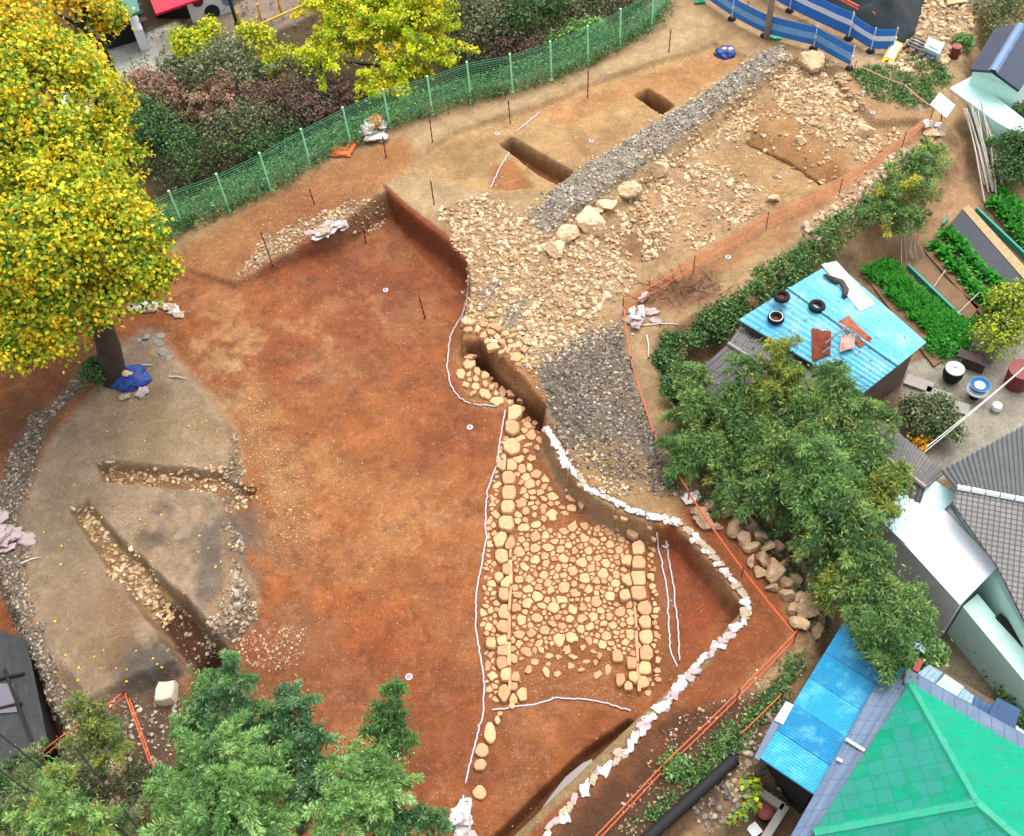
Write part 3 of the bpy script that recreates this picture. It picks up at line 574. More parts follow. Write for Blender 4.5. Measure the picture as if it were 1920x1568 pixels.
for i, P in enumerate(pts):
    if cells[i] is None or len(cells[i]) < 3: continue
    k = kinds[i]
    if k == 's' and i not in keep:
        n = len(cells[i]); q = cells[i]; zz = float(tz(P[0], P[1])); h = rng.uniform(.02, .05); V = np.concatenate([np.c_[q*s+P, np.full(n, zz+hh)] for s, hh in ((1, -.05), (1, h*.6), (.86, h))])
        smV.add(V, [(a*n+j, a*n+(j+1) % n, (a+1)*n+(j+1) % n, (a+1)*n+j) for a in range(2) for j in range(n)]+[tuple(range(2*n, 3*n))]); continue
    h = {'b': rng.uniform(.14, .22), 's': rng.uniform(.025, .075), 'u': rng.uniform(.08, .16)}[k]
    if k == 'b': o = stone_obj('edging_stone', P, cells[i], h); tag(o, 'large dressed block of the two edging courses of the paved passage', 'edging stone', 'edging stones of the paved passage')
    elif k == 's': o = stone_obj('paving_stone', P, cells[i], h); tag(o, 'small tan cobble set in the dense stone floor of the paved passage', 'paving stone', 'cobbles of the paved passage')
    else: o = stone_obj('fallen_stone', P, cells[i], h); tag(o, 'tan fallen stone on the sides of the narrow drain above the paved passage', 'stone', 'fallen stones beside the narrow drain')
for (x0, y0), (x1, y1) in [((959, 1006), (957, 1050)), ((957, 1052), (958, 1098)), ((958, 1100), (955, 1150)), ((955, 1152), (954, 1200)), ((954, 1203), (955, 1250)), ((955, 1252), (957, 1296)), ((1190, 1128), (1193, 1180)), ((1193, 1182), (1196, 1240)), ((1196, 1242), (1199, 1300))]:
    a, b = W(x0, y0, ZP)[:2], W(x1, y1, ZP)[:2]; c = (a+b)/2; d = b-a; L = np.linalg.norm(d); d /= L; s_ = np.array([-d[1], d[0]]); w_ = rng.uniform(.045, .07)
    poly = np.array([d*L*.5*u+s_*w_*v for u, v in ((-1, -.8), (-.5, -1), (.2, -.95), (.97, -.9), (1, .8), (.4, 1), (-.3, .9), (-.98, .95))]); o = stone_obj('facing_slab', c, poly, rng.uniform(.1, .16)); tag(o, 'long thin upright slab facing an edging course of the paved passage', 'slab', 'facing slabs of the paved passage')
o = smV.build('paving_stone', STONE); tag(o, 'smallest cobbles filling the gaps of the stone floor', 'paving stones', kind='stuff')
for q, lb in zip(edge, ['tall pointed slab at the upper end of the short row beside the white string', 'square flat stone in the middle of the short row beside the white string', 'square flat stone at the lower end of the short row beside the white string', 'triangular tan stone lying alone on red soil below the short row', 'small oval stone just above the tall pointed slab', 'tiny flat stone where the short row meets the cross string', 'small round stone under the bend of the cross string']):
    P = G(q[0], q[1]); r = q[2]*mpp(P); th = np.arange(11)*2*math.pi/11; asp = 1.5 if 'tall' in lb else 1.0
    poly = np.c_[np.cos(th)*r/asp**.3, np.sin(th)*r*asp]*rng.uniform(.88, 1.1, (11, 1)); o = stone_obj('flat_stone', P, poly, .13); tag(o, lb, 'stone')
def boulder(px, py, rpx, label, mat=STONE2, asp=1.0, rz=None, group=None, name='boulder', sink=.3, fl=.75, seed=None):
    r_ = np.random.default_rng(int(px*7+py) if seed is None else seed); P = G(px, py); r = rpx*mpp(P)
    V, F = rock_shape(r_, 3, .95); V = V*np.array([r, r*asp, r*fl]); a = r_.uniform(0, 3) if rz is None else rz
    V = V @ np.array([[math.cos(a), math.sin(a), 0], [-math.sin(a), math.cos(a), 0], [0, 0, 1]])
    V[:, 2] += r*fl*(1-2*sink); nn = fbm(V[:, 0]*3+px, V[:, 1]*3+V[:, 2]*2, .5, 3)-.5; V *= (1+nn*.1)[:, None]
    o = mesh_np(name, V+P, F, mat, origin=P, smooth=True); o.data.set_sharp_from_angle(angle=.55); return tag(o, label, 'boulder', group)
for px, py, r, lb in [(1231, 320, 19, 'pale rounded boulder farthest up the row beside the gravel strip'), (1180, 360, 20, 'second boulder from the top of the row beside the gravel strip'), (1138, 392, 17, 'whitish boulder just above the largest in the row beside the gravel strip'), (1105, 425, 29, 'largest cracked boulder of the row beside the gravel strip'), (1068, 448, 21, 'squarish boulder lying just below the largest one of the row'), (1040, 474, 19, 'half buried flat boulder at the lower end of the row'), (1515, 122, 25, 'big tan flat topped boulder just below the blue barriers'), (1500, 265, 12, 'small boulder between rubble in the upper right square'), (1618, 250, 18, 'buff boulder by the orange rope at the right end of the upper square'), (1452, 375, 12, 'boulder lying against the orange rope at the square edge'), (1745, 255, 14, 'white topped boulder below the white signboard'), (1120, 398, 10, 'small boulder touching the whitish one of the row')]:
    boulder(px, py, r*1.18, lb, sink=.24, mat=STONE2)
P = G(316, 1304); q = np.array([(-.36, -.4), (-.05, -.44), (.34, -.38), (.38, .05), (.36, .4), (.0, .38), (-.3, .42), (-.4, .1)]); o = stone_obj('stone_block', P, q*.78, .42, pmat('light_block', lin(226, 206, 180, .75), .9, .2, 3, .01)); tag(o, 'squared light stone block standing by the corner of the left orange rope', 'stone')
boulder(205, 1452, 32, 'brown flat slab lying under the left wires', STONE3, 1.5, .6, fl=.25)
boulder(215, 1500, 12, 'small brown block next to the flat slab under the wires', STONE3, fl=.5)
boulder(1788, -2, 36, 'huge tan boulder on top of the far rock pile', asp=.7, fl=.5)
RW = [(1322, 975, 17), (1357, 958, 12), (1336, 952, 11), (1412, 990, 15), (1380, 1000, 13), (1395, 1018, 15), (1425, 1010, 14), (1365, 965, 10), (1455, 1030, 15), (1482, 1035, 13), (1430, 1050, 14), (1405, 1055, 12), (1455, 1078, 20), (1490, 1062, 15), (1450, 1105, 13), (1476, 1118, 14), (1510, 1105, 22), (1510, 1145, 24), (1545, 1160, 18), (1498, 1170, 14), (1525, 1185, 14), (1540, 1120, 16), (1475, 1050, 12), (1440, 985, 12), (1392, 972, 12), (1345, 990, 10), (1375, 985, 12), (1410, 1030, 13), (1440, 1028, 12), (1468, 1062, 12), (1425, 1075, 11), (1492, 1095, 14), (1470, 1092, 12), (1525, 1130, 16), (1500, 1128, 12), (1530, 1165, 14), (1490, 1145, 11), (1310, 962, 12)]
for i, (px, py, r) in enumerate(RW):
    boulder(px, py, r*1.4, 'tan boulder in the tumbled retaining wall between the orange rope and the bamboo', STONE3, rng.uniform(.7, 1.1), group='boulders of the tumbled retaining wall', sink=.25, seed=900+i)
# ------------------------------------------------------------------ roofs and buildings
def corr(p00, p10, p11, p01, nw, amp=.02, across='u', nv=2, seg=6, mbd=None, th=.04):
    """sheet between four 3-D corners with nw corrugations counted along u (p00->p10); closed underneath"""
    p00, p10, p11, p01 = [np.asarray(p, float) for p in (p00, p10, p11, p01)]
    nu = max(nw*seg, 2)+1; u = np.linspace(0, 1, nu); v = np.linspace(0, 1, nv)
    Ug, Vg = np.meshgrid(u, v); n = np.cross(p10-p00, p01-p00); n /= np.linalg.norm(n); n = n if n[2] > 0 else -n
    Lu = np.linalg.norm(p10-p00); Lv = np.linalg.norm(p01-p00)
    P = ((1-Ug)*(1-Vg))[..., None]*p00+(Ug*(1-Vg))[..., None]*p10+(Ug*Vg)[..., None]*p11+((1-Ug)*Vg)[..., None]*p01
    T = P+(np.sin(Ug*nw*2*math.pi)*amp)[..., None]*n if nw else P
    B = P-n*(th+amp)
    V = np.r_[T.reshape(-1, 3), B.reshape(-1, 3)]; k = nu*nv; uv = np.c_[(Ug*Lu).ravel(), (Vg*Lv).ravel()]; uv = np.r_[uv, uv]
    F = []
    for j in range(nv-1):
        for i in range(nu-1):
            a = j*nu+i; q = (a, a+1, a+nu+1, a+nu); F += [q, tuple(k+x for x in q[::-1])]
    ring = list(range(nu))+[j*nu+nu-1 for j in range(1, nv)]+list(range((nv-1)*nu+nu-2, (nv-1)*nu-1, -1))+[j*nu for j in range(nv-2, 0, -1)]
    F += [(ring[i], k+ring[i], k+ring[(i+1) % len(ring)], ring[(i+1) % len(ring)]) for i in range(len(ring))]
    m = mbd or MB(); m.add(V, F, uv); return m
def uvmat(name, col, grime=.34, cell=None, lines_u=None, lines_v=None, lw=.02, lcol=None, band=None, patch=None, pcol=None, rough=.6, spec=.35, pscale=1.2, plo=.5, phi=.62, var=.15, bump=.002, bandcols=None, rust=0):
    """painted or tiled roof cover: procedural joints, panel bands and worn patches in the roof's own metres"""
    m = N(name); uvn = m.n('ShaderNodeUVMap'); uvn.uv_map = 'UVMap'; uv = uvn.outputs[0]
    sx = m.n('ShaderNodeSeparateXYZ'); m.l(uv, sx.inputs[0]); tc = m.n('ShaderNodeTexCoord').outputs['Object']
    c = m.mix(m.ramp(m.noise(tc, 2.2, 6, .65), .35, .65), c4(np.asarray(col)*(1-var)), c4(col))
    if band:
        q = m.n('ShaderNodeTexWhiteNoise'); q.noise_dimensions = '1D'; m.l(m.math('FLOOR', m.math('DIVIDE', sx.outputs['XY'.index(band[0])], band[1])), q.inputs['W'])
        r = m.n('ShaderNodeValToRGB'); r.color_ramp.interpolation = 'CONSTANT'; els = r.color_ramp.elements
        for i, bc in enumerate(bandcols):
            e = els[i] if i < 2 else els.new(i/len(bandcols)); e.position = i/len(bandcols); e.color = c4(bc)
        m.l(q.outputs[0], r.inputs[0]); c = m.mix(.85, c, r.outputs[0])
    if cell:
        w = m.n('ShaderNodeTexWhiteNoise'); w.noise_dimensions = '2D'; cv = m.n('ShaderNodeCombineXYZ')
        for o_ in (0, 1): m.l(m.math('FLOOR', m.math('DIVIDE', sx.outputs[o_], cell[0])), cv.inputs[o_])
        m.l(cv.outputs[0], w.inputs['Vector']); big_ = m.ramp(m.noise(tc, .9, 5, .65), .42, .58); pk = m.math('GREATER_THAN', m.math('ADD', w.outputs[0], m.math('MULTIPLY', big_, .45)), 1.0 - cell[1]); c = m.mix(m.math('MULTIPLY', pk, .55), c, c4(cell[2]))
    if patch is not None:
        f = m.ramp(m.noise(tc, pscale, 7, .7), plo, phi); c = m.mix(m.math('MULTIPLY', f, patch), c, c4(pcol))
    for o, l in ((0, lines_u), (1, lines_v)):
        if l:
            d = m.math('DIVIDE', sx.outputs[o], l); f = m.math('FRACT', d); f = m.math('LESS_THAN', f, lw/l)
            c = m.mix(m.math('MULTIPLY', f, .75), c, c4(lcol if lcol is not None else np.asarray(col)*.4))
    c = m.mix(m.math('MULTIPLY', m.ramp(m.noise(tc, 11, 6, .7), .5, .68), grime), c, (.06, .055, .05, 1))
    mp = m.n('ShaderNodeMapping'); mp.inputs['Scale'].default_value = (3.5, .5, 1); m.l(uv, mp.inputs[0]); c = m.mix(m.math('MULTIPLY', m.ramp(m.noise(mp.outputs[0], 1.7, 6, .7), .52, .7), grime*.75), c, (.09, .08, .07, 1))
    if rust: c = m.mix(m.math('MULTIPLY', m.ramp(m.noise(tc, 5.5, 3, .6), .63, .66), rust), c, c4(lin(120, 60, 40)))
    m.base(c); m.b.inputs['Roughness'].default_value = rough; m.b.inputs['Specular IOR Level'].default_value = spec
    m.bump(m.noise(tc, 22, 4), bump); return m.m
VG = -1.5                                                   # level of the village ground
def W3(q, z): return W(q[0], q[1], z)
def walls(mb, quad, ztop, zbot, inset=.15):
    q = np.array([p[:2] for p in quad]); c = q.mean(0); d = q-c; L = np.linalg.norm(d, axis=1)[:, None]; q = c+d*(1-inset/L)
    return mb.prism(q, zbot, ztop)
PLASTER = pmat('mint_plaster', lin(206, 244, 232, .92), .85, .1, 2, .003)
WHITEP = pmat('white_plaster', lin(232, 236, 236, .85), .8, .1, 1.5, .003)
DARK = pmat('dark_timber', lin(52, 46, 42), .9, .3, 4)
CONC = pmat('concrete', lin(186, 180, 170), .9, .25, 2, .006)
BLOCK = pmat('rough_wall', lin(132, 112, 92), .95, .4, 2, .012, 12)
TBLUE = uvmat('blue_tin', lin(104, 206, 236, .54), lines_u=.76, lw=.035, lcol=lin(60, 150, 190), band=('X', .76), bandcols=[lin(96, 204, 238, .56), lin(132, 222, 242, .58), lin(84, 194, 234, .54), lin(112, 212, 238, .56)], rust=.8, rough=.5, patch=.35, pcol=lin(190, 236, 244, .75), pscale=.8)
# blue tin shed
loc = G(1560, 640); loc = W(1560, 620, VG)
shed = empty('tin_shed', loc, 'blue tin roofed garden shed with three tyres lying on its roof', 'shed')
zA, zR, zB = 1.0, 1.45, 1.0
Wc, Nc, Ec, Sc = W3((1384, 600), zA), W3((1564, 490), zA), W3((1737, 642), zB), W3((1617, 738), zB)
Rw = W3((1478, 541), zR); Re = W3((1683, 686), zR)
m = corr(Wc, Rw, Re, Sc, 9, .011); m.build('roof_sheet', TBLUE, shed)
m = corr(Rw, Nc, Ec, Re, 9, .011); m.build('roof_sheet', TBLUE, shed)
m = MB(); m.tube([Rw+[0, 0, .03], Re+[0, 0, .03]], .05, 6); m.build('ridge_cap', TBLUE, shed)
m = MB(); walls(m, [Wc, Nc, Ec, Sc], zA-.1, VG-.2, .3); m.build('wall', BLOCK, shed)
def on_roof(px, py, z): return W(px, py, z)
def roofz(px, py, lst):                                     # height of the sight line's hit on a plane through three corners
    a, b, c = lst; n = np.cross(b-a, c-a); d = ray(px, py); t = ((a-[0, 0, CAMH]) @ n)/(d @ n); return np.array([0, 0, CAMH])+t*d
PL1 = (Wc, Rw, Sc); PL2 = (Rw, Nc, Ec)
RUBBER = pmat('tyre_rubber', lin(38, 38, 42), .85, .3, 6); RUST = pmat('rust', lin(150, 74, 50), .9, .4, 6, .006, col2=lin(110, 50, 34)); GREYM = pmat('grey_metal', lin(150, 152, 156), .5, .25, 4, metal=.3)
for px, py, pl, rimm, lb in [(1465, 560, PL2, RUST, 'black tyre with brown dust inside nearest the rear corner of the blue shed roof'), (1531, 578, PL2, RUST, 'black tyre lying farthest toward the middle of the blue shed roof'), (1454, 600, PL1, WHITEP, 'tyre with a pale rim at the lower left edge of the blue shed roof')]:
    P = roofz(px, py, pl); t = empty('tyre', P, lb, 'tyre', 'tyres on the blue shed roof')
    a = np.linspace(0, 2*math.pi, 13); prof = [(.2+.0, .05)]+[(.215+.085*math.cos(k)*1.0, .11+.1*math.sin(k)) for k in np.linspace(-2.6, 2.6, 11)]+[(.17, .07)]
    m = MB(); m.lathe(P, [(.15, .03)]+[(.215-.085*math.cos(k), .105+.1*math.sin(k)) for k in np.linspace(-.6, 2*math.pi-1.2, 14)], 28, cap=False); m.build('tread', RUBBER, t, smooth=True)
    m = MB(); m.lathe(P, [(.17, .02), (.17, .06), (.09, .055), (.06, .05)], 20); m.build('hub', RUST, t)
    if rimm is WHITEP: m = MB(); m.lathe(P, [(.2, .19), (.235, .212), (.25, .2), (.2, .17)], 24, cap=False); m.build('rim', WHITEP, t)
P = [roofz(*q, PL2) for q in ((1540, 498), (1568, 492), (1640, 572), (1612, 586))]
m = corr(P[0]+[0, 0, .06], P[1]+[0, 0, .06], P[2]+[0, 0, .06], P[3]+[0, 0, .06], 0, 0, th=.02); o = m.build('white_board', WHITEP, None, origin=P[0]); tag(o, 'long white board lying on the upper corner of the blue shed roof', 'board')
m = MB(); base = roofz(1570, 545, PL2); c1 = [roofz(a, b, PL2)+[0, 0, .12] for a, b in ((1545, 520), (1560, 528), (1577, 534), (1585, 548), (1582, 560))]; m.tube(c1, [.06, .11, .12, .12, .09], 8)
for k in range(5): m.tube([p+rng.normal(size=3)*.05 for p in c1], .03, 5)
o = m.build('old_rag', pmat('rag', lin(98, 92, 86), .95, .4, 12), None, origin=base, smooth=True); tag(o, 'twisted grey rag lying across the white board', 'rag')
def plate(q, pl, mat, name, lb, dz=.06, bend=.1):
    P = [roofz(a, b, pl)+[0, 0, dz] for a, b in q]; m = MB(); n = 8
    u, v = np.meshgrid(np.linspace(0, 1, n), np.linspace(0, 1, n)); S_ = ((1-u)*(1-v))[..., None]*P[0]+(u*(1-v))[..., None]*P[1]+(u*v)[..., None]*P[2]+((1-u)*v)[..., None]*P[3]
    S_[..., 2] += (vnoise(u*5+q[0][0], v*5, 1.3)-.3)*bend; V = np.r_[S_.reshape(-1, 3), S_.reshape(-1, 3)-[0, 0, .02]]; k = n*n
    F = [(j*n+i, j*n+i+1, j*n+n+i+1, j*n+n+i) for j in range(n-1) for i in range(n-1)]; F += [tuple(k+x for x in f[::-1]) for f in F]
    rg = list(range(n))+[j*n+n-1 for j in range(1, n)]+list(range(n*n-2, n*n-n-1, -1))+[j*n for j in range(n-2, 0, -1)]; F += [(rg[i], k+rg[i], k+rg[(i+1) % len(rg)], rg[(i+1) % len(rg)]) for i in range(len(rg))]
    o = mesh_np(name, V, F, mat, None, origin=P[0]); tag(o, lb, 'metal sheet'); return o
RUST2 = pmat('rusty_tin', lin(200, 120, 90), .85, .4, 5, .006, col2=lin(150, 62, 36)); TINW = pmat('pale_tin', lin(214, 186, 172, .75), .7, .3, 3, col2=lin(176, 110, 90))
plate([(1521, 618), (1558, 623), (1556, 668), (1522, 680)], PL1, RUST, 'rusty_plate', 'dark rust brown plate at the left of the scrap pile on the blue shed')
plate([(1568, 610), (1590, 597), (1634, 640), (1612, 657)], PL1, RUST2, 'rusty_plate', 'orange streaked tin sheet at the back of the scrap pile on the blue shed', .1)
plate([(1575, 640), (1602, 630), (1600, 660), (1572, 668)], PL1, TINW, 'rusty_plate', 'pinkish white tin piece in front of the scrap pile on the blue shed', .2)
for a, b, lb in [((1545, 655), (1585, 625), 'bent grey metal bar across the middle of the scrap pile'), ((1540, 672), (1560, 660), 'short grey pipe at the front of the scrap pile'), ((1590, 628), (1610, 645), 'pale metal bar on the orange tin sheet')]:
    p, q = roofz(*a, PL1)+[0, 0, .3], roofz(*b, PL1)+[0, 0, .33]; m = MB(); m.tube([p, (p+q)/2+[0, 0, .05], q], .035, 8); o = m.build('scrap_bar', GREYM, None, origin=p); tag(o, lb, 'metal bar')
SLATE = uvmat('slate_roof', lin(120, 116, 116), lines_u=.12, lw=.03, lcol=lin(84, 80, 82), lines_v=1.1, rough=.85, patch=.4, pcol=lin(146, 142, 138), pscale=1.0)
SLATE2 = uvmat('felt_roof', lin(122, 126, 126, .5), lines_v=1.5, lw=.03, lcol=lin(160, 162, 160, .5), rough=.95, patch=.5, pcol=lin(120, 122, 122), pscale=3.0)
TILEW = uvmat('grey_tiles', lin(150, 146, 142), lines_u=.16, lines_v=.16, lw=.045, lcol=lin(84, 82, 82), rough=.8, patch=.35, pcol=lin(176, 172, 166), pscale=1.4)
def gable(name, lb, mat, e0, e1, r0, r1, f0, f1, ze, zr, wallmat, nw=12, cat='house', wz=VG-.2, nw2=None, cap=CONC):
    """e: near eave, r: ridge, f: far eave (pixel pairs)"""
    E0, E1, R0_, R1_, F0, F1 = W3(e0, ze), W3(e1, ze), W3(r0, zr), W3(r1, zr), W3(f0, ze), W3(f1, ze)
    c = (E0+E1+F0+F1)/4; t = empty(name, [c[0], c[1], wz], lb, cat)
    rs = corr(E0, E1, R1_, R0_, nw, .018).build('roof_slope', mat, t); corr(F0, F1, R1_, R0_, nw, .018).build('roof_slope', mat, t)
    m = MB(); m.tube([R0_+[0, 0, .04], R1_+[0, 0, .04]], .07, 6); m.build('ridge_cap', cap, rs)
    q = [E0, E1, F1, F0]; m = MB(); walls(m, q, ze-.08, wz, .25); m.build('wall', wallmat, t)
    a = np.array([E0, R0_, F0]); b = np.array([E1, R1_, F1]); m = MB()
    for tri, s in ((a, b), (b, a)):
        inw = (s.mean(0)-tri.mean(0)); inw /= np.linalg.norm(inw); V = np.r_[tri+inw*.25-[0, 0, .1], tri+inw*.4-[0, 0, .1]]; m.add(V, [(0, 1, 2), (3, 5, 4), (0, 3, 4, 1), (1, 4, 5, 2), (2, 5, 3, 0)])
    m.build('gable_wall', wallmat, t); return t
gable('slate_shed', 'small dark slate gabled shed half hidden behind the bamboo', SLATE, (1275, 725), (1440, 800), (1365, 645), (1560, 770), (1388, 612), (1610, 722), .5, 1.1, BLOCK, 14, 'shed')
gable('slate_wing', 'low dark corrugated wing roof between the bamboo and the yard', SLATE, (1590, 880), (1720, 960), (1630, 835), (1735, 915), (1625, 762), (1775, 884), .8, 1.3, BLOCK, 12, 'outbuilding')
# big grey house: front slope of square tiles, rear slope of felt, white ridge
E0, E1 = W3((1745, 1000), 1.1), W3((1990, 1330), 1.1); R0_, R1_ = W3((1793, 915), 2.1), W3((2040, 962), 2.1); F0, F1 = W3((1765, 882), 1.3), W3((2040, 730), 1.3)
gh = empty('grey_house', W(1880, 950, VG), 'large house with a grey felt rear slope and small square tiles in front', 'house')
EE = W3((2010, 1345), .9); e_ = (R1_-R0_)/np.linalg.norm(R1_-R0_); nn_ = np.cross(R1_-R0_, EE-R0_); nn_ /= np.linalg.norm(nn_); f_ = np.cross(nn_, e_); PL_ = (R0_, R1_, EE); V = np.array([R0_, R1_, EE, roofz(1872, 1064, PL_), roofz(1788, 945, PL_)]); uv = np.array([((p-R0_) @ e_, (p-R0_) @ f_) for p in V]); m = MB(); m.add(np.r_[V, V-[0, 0, .1]], [(0, 1, 2, 3, 4), (9, 8, 7, 6, 5)]+[(i, 5+i, 5+(i+1) % 5, (i+1) % 5) for i in range(5)], np.r_[uv, uv]); m.build('tiled_slope', TILEW, gh)
corr(F0, F1, R1_, R0_, 30, .03).build('felt_slope', SLATE2, gh)
m = MB()
for k in range(9):
    a = R0_+(R1_-R0_)*(k+.04)/9; b = R0_+(R1_-R0_)*(k+.94)/9; m.tube([a+[0, 0, .05], b+[0, 0, .05]], .09, 6)
m.build('ridge_block', WHITEP, gh)
m = MB(); m.prism([W3((1800, 960), 1.0)[:2], W3((1990, 1300), .9)[:2], W3((2040, 960), 1)[:2], W3((2030, 750), 1)[:2], W3((1790, 895), 1)[:2]], VG-.2, .85); m.build('wall', PLASTER, gh)
# white flat roofed annex with cyan sheet
CY = uvmat('pale_cyan_sheet', lin(206, 240, 244, .85), grime=.08, spec=.15, lines_u=.7, lw=.02, lcol=lin(176, 214, 224), rough=.5, var=.06)
WH = uvmat('white_sheet', lin(240, 244, 246, .95), grime=.05, spec=.1, rough=.9, var=.04)
an = empty('white_annex', W(1740, 1060, VG), 'white annex with pale cyan and bright white roof sheets beside the bamboo', 'annex')
ZF = .9
corr(W3((1643, 968), ZF), W3((1700, 1022), ZF), W3((1797, 930), ZF+.1), W3((1727, 884), ZF+.1), 0, 0).build('cyan_roof_sheet', CY, an)
corr(W3((1697, 1021), ZF+.05), W3((1800, 1134), ZF+.05), W3((1872, 1062), ZF+.15), W3((1770, 955), ZF+.15), 0, 0).build('white_roof_sheet', WH, an)
m = MB(); m.prism([W3(q, ZF)[:2] for q in ((1652, 972), (1702, 1026), (1802, 1130), (1862, 1062), (1780, 945), (1728, 895))], VG-.3, ZF-.08); m.build('wall', WHITEP, an)
m = MB(); m.prism([W3(q, .3)[:2] for q in ((1806, 1136), (1834, 1112), (1980, 1290), (1950, 1310))], VG-.2, .25); o = m.build('mint_wall', PLASTER, None, origin=W(1850, 1160, VG)); tag(o, 'pale mint rendered yard wall below the square tiled roof', 'wall')
m = MB(); P = [W3(q, .28) for q in ((1866, 1158), (1876, 1150), (1960, 1238), (1948, 1246))]; m.prism([p[:2] for p in P], .26, .32); o = m.build('gutter', DARK, None, origin=P[0]); tag(o, 'dark open gutter on top of the mint wall', 'gutter')
# bright blue corrugated roof
BB = uvmat('bright_blue_sheet', lin(30, 170, 226, .5), lines_u=.95, lw=.03, lcol=lin(10, 110, 180, .5), band=('X', .95), bandcols=[lin(28, 164, 224, .5), lin(40, 184, 230, .52), lin(66, 202, 234, .54), lin(30, 172, 226, .5), lin(50, 192, 232, .53)], rough=.4, spec=.4, patch=.35, pcol=lin(130, 220, 240, .75), pscale=1.3)
bh = empty('blue_roof_annex', W(1540, 1330, VG), 'lean-to with a bright blue corrugated roof next to the orange rope corner', 'annex')
A, B_, C_, D_ = W3((1581, 1168), .7), W3((1706, 1245), 1.25), W3((1526, 1492), 1.25), W3((1424, 1423), .7)
corr(A, B_, C_, D_, 0, 0).build('roof_deck', DARK, bh)
up = np.array([0, 0, .05]); corr(D_+up, A+up, B_+up, C_+up, 56, .012, seg=4).build('roof_sheet', BB, bh)
m = MB(); walls(m, [A, B_, C_, D_], .55, VG-.3, .35); m.build('wall', DARK, bh)  # dark walls stand in for the shaded open space below the roof
BF = [W3(q, .72) for q in ((1414, 1420), (1424, 1426), (1462, 1358), (1450, 1350))]; corr(BF[0], BF[1], BF[2], BF[3], 0, 0).build('eave_sheet', pmat('blue_grey_sheet', lin(120, 136, 162), .6, .2, 3), bh)
plate2 = [W3(q, .78) for q in ((1452, 1350), (1468, 1358), (1488, 1322), (1474, 1315))]; o = corr(plate2[0], plate2[1], plate2[2], plate2[3], 0, 0).build('white_board', WHITEP, None, origin=plate2[0]); tag(o, 'white board resting on the left eave of the bright blue roof', 'board')
# green hip roofed house with blue tiled eave
GRN = uvmat('green_roof', lin(4, 180, 138, .5), cell=(.42, .3, lin(70, 164, 156, .5)), lines_u=.42, lines_v=.42, lw=.035, lcol=lin(6, 158, 122, .5), rough=.6, patch=.5, pcol=lin(64, 160, 150, .5), pscale=1.0, plo=.5, phi=.6, spec=.1, var=.25, grime=.24)
GRN2 = uvmat('green_ridge', lin(10, 192, 150, .52), rough=.55, patch=.4, pcol=lin(80, 186, 170, .5), pscale=2.5)
GRN3 = uvmat('green_plain', lin(4, 190, 146, .52), rough=.6, spec=.1, lines_u=.42, lw=.02, lcol=lin(4, 172, 132, .5), patch=.3, pcol=lin(60, 180, 164, .5), pscale=1.5)
BTI = uvmat('blue_tiles', lin(112, 140, 176, .46), lines_u=.34, lines_v=.5, lw=.03, lcol=lin(60, 80, 120), rough=.5, patch=.4, pcol=lin(134, 160, 190, .46), pscale=2)
hh = empty('green_roof_house', W(1760, 1480, VG), 'house with a patchy green hip roof framed by blue tiled eaves', 'house')
z1, z2, z0 = 1.7, 3.0, 1.4
T_ = W3((1706, 1280), z1); J = W3((1833, 1506), z2); Lb = W3((1526, 1562), z1); Rr = W3((2080, 1500), z1); K2 = W3((2010, 1660), z2); Lb2 = W3((1640, 1800), z1); Rb2 = W3((2170, 1700), z1)
def tri(a, b, c, mat, nm):
    n = np.cross(b-a, c-a); e = (b-a)/np.linalg.norm(b-a); n /= np.linalg.norm(n); f = np.cross(n, e); V = np.array([a, b, c]); uv = [((p-a) @ e, (p-a) @ f) for p in V]
    s = np.array([0, 0, .12]); m = MB(); m.add(np.r_[V, V-s], [(0, 1, 2), (3, 5, 4), (0, 3, 4, 1), (1, 4, 5, 2), (2, 5, 3, 0)], np.r_[uv, uv]); return m.build(nm, mat, hh)
tri(Lb, J, T_, GRN, 'roof_slope'); tri(T_, J, Rr, GRN3, 'roof_slope'); tri(Rr, J, K2, GRN3, 'roof_slope')
tri(Lb, Lb2, J, GRN, 'roof_slope'); tri(Lb2, K2, J, GRN, 'roof_slope'); tri(Rr, K2, Rb2, GRN3, 'roof_slope')
def strip3(a, b, w, h, nm, mat, par):
    t = (b-a)/np.linalg.norm(b-a); s = np.cross(t, [0, 0, 1]); s /= np.linalg.norm(s); k = 14; V = []
    for i in range(k):
        p = a+(b-a)*i/(k-1); ww = w*(1+.04*math.sin(i*2.1)); V += [p-s*ww-[0, 0, .06], p-s*ww*.5+[0, 0, h], p+s*ww*.5+[0, 0, h], p+s*ww-[0, 0, .06]]
    F = [(i*4+j, i*4+4+j, i*4+5+j, i*4+1+j) for i in range(k-1) for j in range(3)]; m = MB(); m.add(V, F); return m.build(nm, mat, par)
strip3(T_, J, .15, .045, 'hip_ridge', GRN2, hh); strip3(J, Lb, .16, .045, 'hip_ridge', GRN2, hh); strip3(J, K2, .16, .045, 'hip_ridge', GRN2, hh)
a0, a1 = W3((1692, 1257), z0), W3((1726, 1276), z0); corr(W3((1650, 1270), z0), a1, Lb+[.1, 0, -.15], W3((1478, 1575), z0), 0, 0).build('eave', BTI, hh)
corr(W3((1700, 1252), z0), W3((2060, 1455), z0), Rr-[0, 0, .2], T_-[.1, -.1, .2], 0, 0).build('eave', BTI, hh)
m = MB(); m.prism([p[:2] for p in (T_-[0, .3, 0], Lb, Lb2, Rb2, Rr)], VG-.3, z0-.1); m.build('wall', WHITEP, hh)
m = MB(); p, q = W3((1586, 1386), z0+.1), W3((1621, 1408), z0+.1); m.tube([p, q], .05, 8); o = m.build('white_pipe', WHITEP, None, origin=p); tag(o, 'white pipe lying across the blue eave beside the green roof', 'pipe')
